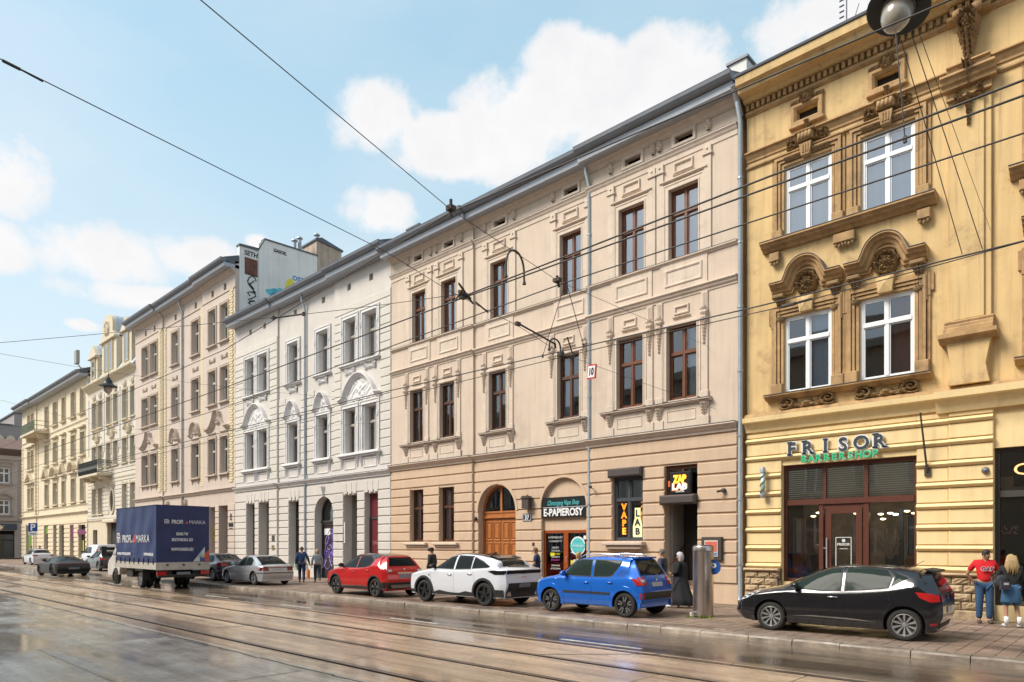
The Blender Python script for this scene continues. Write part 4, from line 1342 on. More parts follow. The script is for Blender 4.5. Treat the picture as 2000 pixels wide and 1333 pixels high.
PUR2 = mat('pale violet graffiti paint', (.42, .36, .68), rough=.5)
random.seed(3)
for i in range(15):
 zc = .75 + random.random() * 1.7; xc = a + .45 + random.random() * 1.0
 r = .18 + random.random() * .25
 pts = [Vector((min(c - .15, max(a + .15, xc + r * cos(t * .55 + i) * (1 - t * .04))), Y + .44 - .002 * (i % 4), zc + r * 1.4 * sin(t * .5 + i * 1.3))) for t in range(10)]
 MB().tube(pts, .022 + .012 * random.random(), 5).build('graffiti_stroke', PUR if i % 3 else PUR2, D)
orn(HW, 'keystone', f_acanthus, cx, 4.95, .3, .55, .16, Y - .04, WH_TR, 12, 16)
BRS = mat('brass plate', (.35, .26, .12), rough=.35, metal=.7)
for i, (x, z, w, h, m) in enumerate(((-32.45, 2.7, .75, .42, BRS), (-32.45, 2.15, .75, .42, BRS))):
 k = MB().box(x - .1, x + w + .1 - .0, Y - .10, Y - .05, z - .07, z + h + .07).build('wall_plaque', WH_TR, None)
 MB().box(x, x + w, Y - .12, Y - .1, z, z + h).build('plate', m, k)
 tag(k, ('upper', 'lower')[i] + ' brass plaque beside the graffiti-covered arched door', 'plaque')
k = MB().box(-39.55, -39.2, yy - .07, yy - .04, 2.2, 2.55).build('wall_plaque', mat('dark plaque', (.06, .05, .045), rough=.5)); tag(k, 'small dark square plaque right of the recessed doorway', 'plaque')
k = MB().box(-39.55, -39.25, yy - .07, yy - .04, 1.65, 1.95).build('wall_plaque', BRS); tag(k, 'small yellowish square plaque under the dark one', 'plaque')
downpipe(HW, -35.72, Y, .3, 16.3, .06)
# voussoir lines over the shop openings
for h in WHg:
 cx = (h[0] + h[1]) / 2
 yy2 = Y - .1 if not (-38.94 < cx < -32.58) else Y
 for s in (-1, 0, 1):
  x = cx + s * .42
  MB().prism([(x - .15 + s * .0, h[3] + .06), (x + .15, h[3] + .06), (x + .16 + s * .09, h[3] + .62), (x - .16 + s * .09, h[3] + .62)], yy2 - .065, yy2 + .01).build('voussoir', WH, HW)

# ------------------------------------------------------------------ tall pinkish house with brick strips and graffiti gable
PK = mat('pink beige render', (.55, .455, .39), rough=.9, var=.05, vscale=1.2, bump=.2, bscale=60, streak=.05, dirt=(.36, .31, .27), dirt_amt=.3, dscale=.4, objvar=.02)
PK_TR = mat('pink beige trim', (.52, .43, .36), rough=.88, var=.08, vscale=3, dirt=(.3, .25, .21), dirt_amt=.4, dscale=1.2)
YB = mat('cream glazed brick', (.66, .55, .34), rough=.7, objvar=.06)
HP = thing('tenement_house', (-54.2, Y, .12), 'tall four-storey pinkish tenement house with cream brick strips and a graffiti-painted gable wall', 'house')
PX = [(-62.1, -60.7), (-60.15, -58.7), (-55.9, -54.65), (-52.05, -50.75), (-48.8, -47.65), (-46.85, -45.7)]
PHt = [(a, c, 15.93, 18.45) for a, c in PX]
PHm = [(a, c, 11.8, 14.16) for a, c in PX]
PHl = [(a, c, 6.88, 9.4) for a, c in PX]
PHg = [(-61.9, -60.8, .6, 4.5), (-59.9, -58.8, .6, 4.5), (-56.0, -54.6, .12, 4.6), (-52.0, -50.7, .6, 4.6), (-48.75, -47.7, .6, 4.62), (-47.1, -45.7, .12, 4.66)]
PHa = [(x - .2, x + .2, 19.35, 19.8) for x in (-61.3, -59.3, -55.2, -51.4, -48.2, -46.2)]
for zx0, zx1, dy in ((-63.8, -57.6, -.12), (-57.6, -49.9, 0), (-49.9, -44.66, -.12)):
 inz = lambda h: zx0 < (h[0] + h[1]) / 2 < zx1
 yy = Y + dy
 wall(HP, 'upper_wall', PK, zx0, zx1, 5.5, 20.9, yy, [h for h in PHt + PHm + PHl + PHa if inz(h)], .3, side=.8)
 wall(HP, 'ground_wall', PK, zx0, zx1, .1, 5.5, yy, [h for h in PHg if inz(h)], .5, side=.8)
 courses(HP, PK, zx0 + .005, zx1 - .005, [.85, 1.3, 1.72, 2.14, 2.57, 3.0, 3.42, 3.84, 4.26, 4.75], yy, [h for h in PHg if inz(h)], groove=.05)
 cornice(HP, PK_TR, zx0, zx1, 5.84, yy, [(0, -.02), (0, .22), (-.05, .23), (-.09, .16), (-.15, .12), (-.25, .06), (-.25, -.02)])
 cornice(HP, PK_TR, zx0, zx1, 20.4, yy, [(0, -.02), (0, .3), (-.08, .26), (-.14, .14), (-.2, .1), (-.3, .03), (-.3, -.02)], 'crown_moulding')
 cornice(HP, PK_TR, zx0, zx1, 19.2, yy, [(0, -.02), (0, .05), (-.06, .05), (-.06, -.02)], 'string_course')
 eave(HP, zx0 - (.3 if zx0 < -63 else 0), zx1, 20.45, yy, out=.8)
for k, (a, c) in enumerate(PX):
 yy = Y - .12 if k not in (2, 3) else Y
 for j, (z0, z1) in enumerate(((15.93, 18.45), (11.8, 14.16), (6.88, 9.4))):
  window(HP, a + .03, z0, c - a - .06, z1 - z0, yy + .22, CREAMF, GL_TOP if j < 2 else GL, tr=.34, fb=.08, curtain=(CURT_D, CURT, None)[(k + j) % 3])
  surround(HP, PK_TR, a, c, z0 - .02, z1, yy, .16, .06)
  MB().box(a - .2, c + .2, yy - .2, yy + .02, z0 - .12, z0 - .02, .02).build('window_sill', PK_TR, HP)
  if j == 1: orn(HP, 'frieze_scroll', f_scrolls, (a + c) / 2, 14.85, .95, .36, .08, yy, PK_TR, 26, 10)
  if j == 2:
   orn(HP, 'lintel_relief', f_frieze, (a + c) / 2, 9.75, 1.2, .3, .1, yy, PK_TR, 26, 8)
   for s in (-1, 1): orn(HP, 'apron_bracket', f_acanthus, (a + c) / 2 + s * .55, 6.55, .18, .34, .1, yy, PK_TR, 8, 10)
for x0 in (-62.2, -48.95):
 for s in (0, 1):
  pass
 x1 = x0 + (3.6 if x0 < -60 else 3.4)
 cx = (x0 + x1) / 2; hw = (x1 - x0) / 2
 path = [(x0 - .1, 10.1), (x0 + .1, 10.1), (x0 + .4, 10.1), (x0 + .75, 10.3), (cx - .55, 10.75), (cx - .4, 11.15), (cx - .15, 11.3), (cx + .15, 11.3), (cx + .4, 11.15), (cx + .55, 10.75), (x1 - .75, 10.3), (x1 - .4, 10.1), (x1 + .1, 10.1)]
 MB().sweep(path, [(0, -.01), (0, .3), (-.05, .3), (-.12, .2), (-.2, .1), (-.26, .06), (-.26, -.01)], Y - .12).build('pediment', PK_TR, HP)
 orn(HP, 'pediment_relief', f_cart, cx, 10.65, .8, .7, .15, Y - .12, PK_TR, 18, 18)
for k in (2, 3):
 a, c = PX[k]
 cx = (a + c) / 2
 MB().sweep([(a - .35, 10.1), (a - .1, 10.1)] + arc(cx, 10.15, (c - a) / 2 + .1, 180, 0, 12, .85) + [(c + .1, 10.1), (c + .35, 10.1)], [(0, -.01), (0, .26), (-.05, .26), (-.15, .12), (-.22, .06), (-.22, -.01)], Y).build('pediment', PK_TR, HP)
 orn(HP, 'pediment_relief', f_cart, cx, 10.4, .8, .75, .16, Y, PK_TR, 18, 18)
# brick strips (each course its own brick)
strips = [(-45.2, Y - .12), (-57.35, Y), (-58.1, Y - .12), (-50.25, Y)]
rows = {0: (6.2, 19.0), 1: (6.2, 19.0), 2: (6.2, 19.0), 3: (6.2, 19.0)}
brm = cached('glazed', lambda: MB().box(-.26, .26, -.05, .01, 0, .15, .012).mesh('brick', YB))
for i, (x, yy) in enumerate(strips):
 z = 6.2; k = 0
 if i in (0, 1, 2):
  while z < 19.0:
   put('brick', brm, HP, (x + (.04 if k % 2 else -.04), yy, z)); z += .18; k += 1
 else:
  b = MB()
  while z < 19.0:
   b.box(x - .2, x + .2, yy - .04, yy + .01, z, z + .15); z += .18
  o = b.build('glazed_brick_strip', YB, HP); o['kind'] = 'stuff'
downpipe(HP, -53.7, Y, .3, 20.4, .07)
# gable over the neighbour
PW = mat('grey party wall render', (.74, .72, .68), rough=.9, var=.08, vscale=.7, bump=.3, streak=.07, dirt=(.38, .35, .31), dirt_amt=.35, dscale=.3)
RUST = mat('rust stained render', (.42, .33, .26), rough=.9, var=.2, vscale=1.5, streak=.3)
core(HP, PW, -63.79, -44.66, Y + .6, Y + 13, .1, 20.9, name='party_wall')
b = MB()
b.prism([(Y + .15, 14), (Y + .15, 22.0), (Y + 1.5, 22.05), (Y + 1.5, 14)], -44.95, -44.6, axis='x')
b.build('party_wall_pier', PW, HP)
b = MB()
b.prism([(Y + 1.45, 14), (Y + 1.45, 22.5), (Y + 1.9, 22.9), (Y + 5.9, 23.0), (Y + 5.9, 14)], -44.95, -44.5, axis='x')
b.build('party_wall_gable', PW, HP)
MB().prism([(Y + 1.85, 22.9), (Y + 1.85, 23.0), (Y + 5.95, 23.1), (Y + 5.95, 23.0)], -45.0, -44.45, axis='x').prism([(Y + .1, 22.0), (Y + .1, 22.1), (Y + 1.45, 22.2), (Y + 1.9, 23.0), (Y + 1.9, 22.9), (Y + 1.45, 22.05)], -45.0, -44.5, axis='x').build('parapet_flashing', METAL_D, HP)
RB = mat('old red brick', (.20, .085, .06), rough=.9, objvar=.25, var=.15, vscale=9)
MB().box(-44.61, -44.585, Y + .5, Y + 1.4, 20.2, 21.35).build('brick_backing', mat('mortar', (.12, .10, .09), rough=.95), HP)
bk = cached('bk', lambda: MB().box(0, .02, 0, .25, 0, .075).mesh('brick', RB))
random.seed(5)
for r in range(11):
 for q in range(3):
  put('brick', bk, HP, (-44.585 + random.random() * .012, Y + .53 + q * .275 + (.05 if r % 2 else 0), 20.25 + r * .1))
MB().box(-46.5, -44.6, Y + 5.9, Y + 8.0, 16, 24.2).build('chimney_stack', RUST, HP)
MB().prism([(Y + 5.8, 24.2), (Y + 5.8, 24.32), (Y + 6.3, 24.5), (Y + 8.1, 24.1), (Y + 8.1, 23.98)], -46.7, -44.5, axis='x').build('chimney_cap', METAL_D, HP)
for yy_, hh in ((Y + 4.6, .9), (Y + 5.0, 1.2), (Y + 6.4, .6)):
 zb_ = 23.0 if yy_ < Y + 6 else 24.3
 o = MB().tube([(-45.4, yy_, zb_), (-45.4, yy_, zb_ + hh)], .13, 8).lathe([(0, .0), (.24, .0), (.2, .1), (0, .18)], (-45.4, yy_, zb_ + hh + .05), 8)
 o.build('flue_pipe', METAL_L, HP)
BLU = mat('blue graffiti paint', (.02, .22, .55), rough=.6); CYN = mat('cyan graffiti paint', (.10, .48, .55), rough=.6); YGR = mat('yellow graffiti paint', (.72, .62, .05), rough=.6); BKP = mat('black graffiti paint', (.015, .015, .015), rough=.6)
def blob(yc, zc, ry, rz, m, x, seed, name='graffiti'):
 random.seed(seed)
 ph = [random.random() * 6 for _ in range(4)]
 pts = []
 for i in range(36):
  t = 2 * pi * i / 36
  r = 1 + .16 * sin(3 * t + ph[0]) + .1 * sin(5 * t + ph[1]) + .07 * sin(9 * t + ph[2])
  pts.append((yc + ry * r * cos(t), zc + rz * r * sin(t)))
 MB().prism(pts, x, x + .006, axis='x').build(name, m, HP)
def stroke(pts, r, m, x, name='graffiti_stroke', P=None):
 MB().tube([(x, p[0], p[1]) for p in pts], r, 5).build(name, m, P or HP)
blob(Y + 4.0, 20.0, .6, .75, YGR, -44.499, 1)
blob(Y + 3.0, 19.3, .85, .6, CYN, -44.495, 2); blob(Y + 2.7, 18.6, .6, .5, CYN, -44.493, 5)
blob(Y + 4.4, 19.9, .62, .55, CYN, -44.490, 3); blob(Y + 4.4, 19.9, .4, .36, BLU, -44.482, 6); blob(Y + 3.1, 19.3, .5, .26, BLU, -44.486, 8)
random.seed(11)
for i in range(16):
 yc = Y + 2.4 + random.random() * 2.6; zc = 18.9 + (yc - Y - 2.4) * .38 + random.random() * .6
 stroke([(yc + .16 * cos(t * .9 + i), zc + .2 * sin(t * .8 + i * 2)) for t in range(7)], .03, BLU if i % 2 else CYN, -44.47)
def tagstr(body, size, yc, zc, m, w, parent=HP, x=-44.48, sh=.15):
 me = text_mesh(body, size, .004, m, width=w, shear=sh, bold=.01)
 me.transform(Matrix.Rotation(radians(90), 4, 'Z'))
 put('graffiti_tag', me, parent, (x, yc, zc))
tagstr('OSTD.DS', .45, Y + 4.9, 20.75, BLU, 1.9, sh=.1)
tagstr('GASOIL', .32, Y + 3.0, 22.3, BKP, .95)
tagstr('SETH', .45, Y + .95, 21.5, BKP, .95, x=-44.585)
for i, (zc, sc) in enumerate(((19.9, .3), (19.35, .28), (18.8, .3), (18.3, .26), (17.7, .3))):
 stroke([(Y + 1.0 + sc * cos(t * (.75 + .2 * i) + i), zc + sc * sin(t * (.9 - .1 * i))) for t in range(8)], .038, BKP, -44.585)
# shop bits at street level
yy = Y - .12
window(HP, -48.7, .6, 1.0, 4.0, yy + .4, SHOPF, GL_SHOP, tr=.0, mull=False, curtain=CURT_D)
WR = MB()
for i in range(40):
 t = 2 * pi * i / 40
 WR.lathe([(0, -.07), (.07, -.02), (.06, .05), (0, .08)], (-48.25 + .38 * cos(t) + random.uniform(-.05, .05), yy + .3, 2.75 + .55 * sin(t) + random.uniform(-.05, .05)), 5)
tag(WR.build('gold_wreath', mat('gold leaves', (.42, .27, .04), rough=.5, metal=.3)), 'golden wreath hanging in the narrow shop window behind the lorry', 'wreath')
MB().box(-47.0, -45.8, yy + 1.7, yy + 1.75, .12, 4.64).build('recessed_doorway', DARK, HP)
MB().box(-47.1, -47.0, yy + .5, yy + 1.7, .12, 4.64).build('doorway_cheek', CHK, HP)
MB().tube([(-46.95, yy + .3, .8), (-45.8, yy + .3, 1.5)], .025, 6).build('handrail', BLACK, HP)
for k in (0, 1, 2, 3):
 h = PHg[k]
 window(HP, h[0], h[2], h[1] - h[0], h[3] - h[2], yy + .45, SHOPF, GL_SHOP, tr=.25, mull=False)
for x in (-56.6, -53.1): orn(HP, 'keystone', f_mask, x, 5.1, .36, .55, .2, Y, PK_TR, 10, 14)
text('SNADER', .3, (-45.15, yy - .07, 3.2), BLACK, HP, width=.72, depth=.02, bold=.01)
text('ADWOKAT', .1, (-45.15, yy - .07, 3.03), BLACK, HP, width=.5, depth=.01)
MB().tube([(-45.15, yy - .08, 3.62), (-45.15, yy - .08, 3.95)], .03, 6).lathe([(.06, -.01), (.1, 0), (.06, .01)], (-45.15, yy - .08, 3.98), 10, axis='y').tube([(-45.27, yy - .08, 3.68), (-45.03, yy - .08, 3.68)], .02, 6).build('shop_emblem', BLACK, HP)
# ------------------------------------------------------------------ striped house with mansard dormers
ST_ = mat('cream grey render', (.60, .55, .47), rough=.9, var=.06, streak=.06, dirt=(.34, .30, .25), dirt_amt=.3, dscale=.5, objvar=.03)
ST_TR = mat('cream trim', (.60, .52, .39), rough=.9, var=.08, dirt=(.33, .27, .2), dirt_amt=.4, dscale=1.5)
HS = thing('tenement_house', (-70.8, Y, .12), 'narrow cream tenement with striped render, gabled mansard dormers and a wrought-iron balcony', 'house')
SX = [(-76.3, -75.0), (-74.4, -73.1), (-71.9, -70.7), (-69.9, -68.7), (-67.4, -66.2), (-65.3, -64.1)]
SH = [(a, c, z0, z1) for a, c in SX for z0, z1 in ((13.2, 15.8), (9.3, 11.5))] + [(a, c, 4.9, 7.4) for a, c in (SX[0], SX[1], SX[4], SX[5])]
SG = [(-76.2, -74.8, .12, 3.4), (-71.8, -69.2, .12, 4.2), (-67.3, -65.0, .6, 3.4)]
wall(HS, 'front_wall', ST_, -77.8, -63.82, 4.3, 17.2, Y, SH, .3, side=.8)
wall(HS, 'ground_wall', ST_TR, -77.8, -63.82, .1, 4.3, Y, SG, .4, side=.8)
hh = [(h[0] - .15, h[1] + .15, h[2] - .1, h[3] + .1) for h in SH] + [(-71.2, -69.4, 4.7, 7.6)]
courses(HS, ST_, -77.8, -63.85, [4.4 + .37 * i for i in range(0, 17)], Y, hh, groove=.09, proud=.05, bev=.01, name='stripe_course')
for x0 in (-77.75, -72.9, -68.4, -63.95 - .3):
 b = MB()
 z = 10.8
 while z < 16.2:
  b.box(x0, x0 + .32, Y - .06, Y + .01, z, z + .13); z += .2
 b.build('brick_quoin_strip', WH_TR, HS)['kind'] = 'stuff'
for (a, c, z0, z1) in SH:
 window(HS, a + .04, z0, c - a - .08, z1 - z0, Y + .2, CREAMF, GL, tr=.33, fb=.09, curtain=CURT_D if random.random() < .5 else None)
 surround(HS, ST_TR, a, c, z0, z1, Y, .16, .07)
 MB().box(a - .2, c + .2, Y - .18, Y + .02, z0 - .12, z0 - .01, .02).build('window_sill', ST_TR, HS)
for z, p in ((4.35, P_BAND), (8.1, P_BAND), (17.2, P_CORN)):
 cornice(HS, ST_TR, -77.8, -63.82, z, Y, p)
cornice(HS, ST_TR, -77.9, -63.8, 17.55, Y, [(0, -.02), (0, .6), (-.1, .58), (-.2, .4), (-.35, .2), (-.35, -.02)], 'crown_moulding')
for i in (0, 2, 4):
 a, c = SX[i][0], SX[i + 1][1]; cx = (a + c) / 2
 orn(HS, 'cartouche', f_cart, cx, 12.35, 1.5, 1.2, .2, Y, ST_TR, 18, 16)
 MB().sweep([(cx - 1.2, 12.3), (cx - .9, 12.5), (cx - .6, 12.9), (cx, 13.0), (cx + .6, 12.9), (cx + .9, 12.5), (cx + 1.2, 12.3)], [(0, -.01), (0, .2), (-.12, .1), (-.12, -.01)], Y).build('pediment', ST_TR, HS)
 for s in (SX[i], SX[i + 1]):
  orn(HS, 'lintel_relief', f_mask, (s[0] + s[1]) / 2, 16.3, .8, .6, .15, Y, ST_TR, 12, 10)
# oval window
b = MB(); b.sweep(arc(-70.3, 6.0, .75, 0, 360, 24, 1.25)[:-1], [(0, -.01), (0, .12), (.2, .1), (.25, -.01)], Y, closed=True); b.build('oval_surround', ST_TR, HS)
MB().prism(arc(-70.3, 6.0, .72, 0, 360, 20, 1.2)[:-1], Y - .03, Y - .02).build('oval_glass', GL, HS)
orn(HS, 'cartouche', f_cart, -70.3, 7.6, 1.6, .9, .2, Y, ST_TR, 16, 12)
# balcony
BA = MB().box(-76.2, -70.2, Y - 1.3, Y, 8.35, 8.55).box(-75.8, -75.5, Y - 1.0, Y, 8.0, 8.35, .05).box(-73.3, -73.0, Y - 1.0, Y, 8.0, 8.35, .05).box(-70.9, -70.6, Y - 1.0, Y, 8.0, 8.35, .05).build('balcony', ST_TR, HS)
r = MB()
for p, q in (((-76.15, Y), (-76.15, Y - 1.25)), ((-76.15, Y - 1.25), (-70.25, Y - 1.25)), ((-70.25, Y - 1.25), (-70.25, Y))):
 for z in (8.65, 9.55, 9.75): r.tube([(p[0], p[1], z), (q[0], q[1], z)], .03, 4)
n = 60
for i in range(n):
 x = -76.15 + 5.9 * i / (n - 1)
 r.tube([(x, Y - 1.25, 8.55), (x + .07, Y - 1.32, 8.95), (x - .05, Y - 1.25, 9.25), (x, Y - 1.25, 9.75)], .018, 4)
for i in range(12):
 for x in (-76.15, -70.25): r.tube([(x, Y - 1.25 * i / 12, 8.55), (x, Y - 1.25 * i / 12, 9.75)], .018, 4)
r.build('balcony_railing', mat('dark green iron', (.05, .06, .055), rough=.6), BA)
# mansard
ZN = mat('pale zinc roof', (.42, .46, .50), rough=.45, metal=.3, var=.1)
MB().prism([(Y - .3, 17.6), (Y + 1.6, 20.7), (Y + 9, 21.5), (Y + 9, 17.6)], -77.8, -63.82, axis='x').build('mansard_roof', ZN, HS)
def dormer(cx, w, z0, z1, n, top):
 b = MB(); b.box(cx - w / 2, cx + w / 2, Y - .1, Y + 2.5, z0, z1)
 d = b.build('dormer', ST_TR, HS)
 cw = .85
 for i in range(n):
  x = cx + (i - (n - 1) / 2) * 1.35
  window(d, x - cw / 2, z0 + .6, cw, z1 - z0 - 1.0, Y - .17, CREAMF, GL_TOP, tr=.33, fb=.08) if False else None
  f = MB(); f.box(x - cw / 2, x + cw / 2, Y - .16, Y - .1, z0 + .6, z1 - .3)
  f.build('dormer_window_frame', CREAMF, d)
  MB().box(x - cw / 2 + .1, x - .05, Y - .17, Y - .165, z0 + .7, z1 - .4).box(x + .05, x + cw / 2 - .1, Y - .17, Y - .165, z0 + .7, z1 - .4).build('pane', GL_TOP, d)
  surround(d, ST_TR, x - cw / 2, x + cw / 2, z0 + .55, z1 - .3, Y - .1, .15, .1)
 MB().box(cx - w / 2 - .15, cx + w / 2 + .15, Y - .35, Y + .1, z1 - .1, z1 + .08, .04).build('dormer_cornice', ST_TR, d)
 if top == 'gable':
  pts = [(cx - w / 2 - .15, z1 + .08), (cx + w / 2 + .15, z1 + .08), (cx + w / 4, z1 + .8), (cx, z1 + 1.2), (cx - w / 4, z1 + .8)]
 else:
  pts = [(cx - w / 2 - .1, z1 + .08), (cx + w / 2 + .1, z1 + .08), (cx + w / 2 - .6, z1 + .6)] + arc(cx, z1 + 1.2, w / 2 - .55, 0, 180, 12, 1.1) + [(cx - w / 2 + .6, z1 + .6)]
 MB().prism(pts, Y - .25, Y + .1).build('dormer_gable', ST_TR, d)
 MB().prism([(p[0] * 1.0, p[1] + .04) for p in pts], Y + .1, Y + 2.8).build('dormer_roof', ZN, d)
 if top != 'gable': orn(d, 'cartouche', f_cart, cx, z1 + 1.1, 1.4, 1.5, .15, Y - .25, ST_TR, 14, 14)
dormer(-75.5, 2.2, 17.6, 20.2, 1, 'gable'); dormer(-70.9, 4.2, 17.6, 21.0, 2, 'round'); dormer(-66.0, 2.4, 17.6, 20.9, 1, 'gable')
core(HS, PW, -77.79, -63.83, Y + .6, Y + 12, .1, 17.4)
window(HS, -76.1, .6, 1.2, 2.7, Y + .3, SHOPF, GL_SHOP, tr=.2); window(HS, -67.3, .6, 2.3, 2.8, Y + .3, SHOPF, GL_SHOP, tr=.2)
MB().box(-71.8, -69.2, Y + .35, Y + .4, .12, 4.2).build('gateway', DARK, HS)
b = MB(); b.box(-72.2, -68.8, Y - .35, Y, 4.0, 4.3, .05); b.build('gate_canopy', ST_TR, HS)

# ------------------------------------------------------------------ long ochre house
OC = mat('ochre cream render', (.66, .57, .42), rough=.9, var=.06, streak=.06, dirt=(.38, .28, .17), dirt_amt=.3, dscale=.4, objvar=.03)
OC_TR = mat('ochre trim', (.58, .49, .36), rough=.9, var=.08, dirt=(.28, .22, .15), dirt_amt=.4, dscale=1.5)
OCG = mat('pale quoin render', (.64, .54, .39), rough=.9, var=.06, objvar=.04)
HO = thing('tenement_house', (-91.7, Y, .12), 'long ochre tenement house with alternating pediments and a small high balcony', 'house')
OX = [(-102.3, -101.1), (-100.5, -99.4), (-94.5, -93.0), (-90.85, -89.2), (-87.2, -86.0), (-83.65, -82.2), (-80.3, -78.9)]
OH = [(a, c, z0, z1) for a, c in OX for z0, z1 in ((15.4, 18.0), (11.13, 13.48), (6.44, 8.9))]
OG = [(-103.1, -100.0, .6, 4.35), (-94.8, -93.0, .12, 4.2), (-90.7, -89.3, .6, 4.15), (-88.2, -86.3, .12, 4.1), (-84.0, -82.6, .6, 4.05), (-80.9, -78.5, .6, 4.0)]
for zx0, zx1, dy in ((-105.5, -98.3, -.12), (-98.3, -77.82, 0.)):
 inz = lambda h: zx0 < (h[0] + h[1]) / 2 < zx1
 wall(HO, 'upper_wall', OC, zx0, zx1, 5.3, 19.4, Y + dy, [h for h in OH if inz(h)], .3, side=.8)
 wall(HO, 'ground_wall', OCG, zx0, zx1, .1, 5.3, Y + dy, [h for h in OG if inz(h)], .4, side=.8)
 courses(HO, OCG, zx0, zx1, [.3 + .48 * i for i in range(10)], Y + dy, [h for h in OG if inz(h)], groove=.1, proud=.08)
 for z, p in ((5.4, P_CORN), (6.15, P_BAND), (14.7, P_BAND)): cornice(HO, OC_TR, zx0, zx1, z, Y + dy, p)
 eave(HO, zx0 - (.6 if zx0 < -100 else 0), zx1, 18.9, Y + dy, out=.9)
qm = cached('quoin', lambda: MB().box(-.3, .3, -.07, .01, 0, .36, .02).mesh('quoin', OCG))
for x in (-105.1, -98.7, -97.9):
 for i in range(20): put('quoin', qm, HO, (x, Y - (.12 if x < -98.3 else 0), 5.6 + i * .44))
for k, (a, c) in enumerate(OX):
 yy = Y - .12 if k < 2 else Y
 for j, (z0, z1) in enumerate(((15.4, 18.0), (11.13, 13.48), (6.44, 8.9))):
  window(HO, a + .03, z0, c - a - .06, z1 - z0, yy + .2, CREAMF, GL if j else GL_TOP, tr=.33, fb=.1)
  surround(HO, OC_TR, a, c, z0, z1, yy, .2, .07)
  MB().box(a - .3, c + .3, yy - .25, yy + .02, z0 - .16, z0 - .01, .02).build('window_sill', OC_TR, HO)
  if j == 1: MB().box(a - .35, c + .35, yy - .3, yy + .02, z1 + .4, z1 + .62, .05).build('lintel_cap', OC_TR, HO)
 if k >= 2 or k == 0:
  x0, x1 = (a - .45, c + .45) if k else (-102.8, -98.9)
  cx = (x0 + x1) / 2
  path = [(x0, 9.55), (cx, 10.75), (x1, 9.55)] if k % 2 == 0 else arc(cx, 9.6, (x1 - x0) / 2, 180, 0, 10, 1.1)
  MB().sweep(path, [(0, -.01), (0, .4), (-.12, .36), (-.2, .15), (-.2, -.01)], yy).box(x0, x1, yy - .38, yy, 9.4, 9.56, .04).build('pediment', OC_TR, HO)
  orn(HO, 'pediment_relief', f_cart, cx, 9.95, .7, .6, .15, yy, OC_TR, 10, 10)
core(HO, PW, -105.45, -77.83, Y + .6, Y + 12, .1, 19.2)
for h in OG:
 window(HO, h[0], h[2], h[1] - h[0], h[3] - h[2], Y + .25, SHOPF, GL_SHOP, tr=.2, mull=False)
GRN = mat('green shop film', (.16, .26, .05), rough=.5); PLM = mat('plum shop film', (.18, .03, .10), rough=.5)
MB().box(-94.7, -93.1, Y + .1, Y + .14, 3.2, 4.2).build('green_banner', GRN, HO)
MB().box(-102.9, -100.2, Y + .05, Y + .08, .6, 3.4).build('green_banner', GRN, HO)
MB().box(-84.0, -82.6, Y + .1, Y + .14, 2.6, 4.0).build('plum_banner', PLM, HO)
MB().box(-81.0, -78.4, Y - .12, Y - .08, 3.0, 3.5).build('plum_fascia', PLM, HO)
MB().box(-80.0, -79.7, Y + .1, Y + .14, .8, 2.4).build('yellow_banner', YEL, HO)
b = MB().box(-99.4, -92.6, Y - 1.5, Y, 14.75, 15.0).box(-99.0, -98.6, Y - 1.0, Y, 14.2, 14.75, .1).box(-93.6, -93.2, Y - 1.0, Y, 14.2, 14.75, .1).build('balcony', OC_TR, HO)
r = MB()
for z in (15.1, 15.6, 16.1): r.tube([(-99.35, Y, z), (-99.35, Y - 1.45, z), (-92.65, Y - 1.45, z), (-92.65, Y, z)], .035, 4)
for i in range(26): r.tube([(-99.35 + 6.7 * i / 25, Y - 1.45, 15.0), (-99.35 + 6.7 * i / 25, Y - 1.45, 16.1)], .025, 4)
r.build('balcony_railing', mat('green iron', (.16, .20, .15), rough=.6), b)
fl = MB().box(-78.7, -77.9, Y - 1.0, Y - .7, 20.0, 21.3).tube([(-78.2, Y - .8, 20.0), (-78.0, Y - .2, 19.0)], .06)
tag(fl.build('floodlight', mat('grey lamp housing', (.3, .29, .27), rough=.6)), 'big box floodlight sticking up at the right end of the ochre roof', 'lamp')

# ------------------------------------------------------------------ grey-pink house closing the street
GP = mat('dusty mauve render', (.46, .385, .335), rough=.9, var=.08, streak=.06, dirt=(.25, .2, .17), dirt_amt=.4, dscale=.4)
GP_TR = mat('mauve trim', (.36, .30, .26), rough=.9, var=.08)
HB = thing('tenement_house', (-112.5, 24, .12), 'mauve-grey house with a brown roof closing the far end of the street', 'house', rot=radians(90), org=(0, 0, .12))
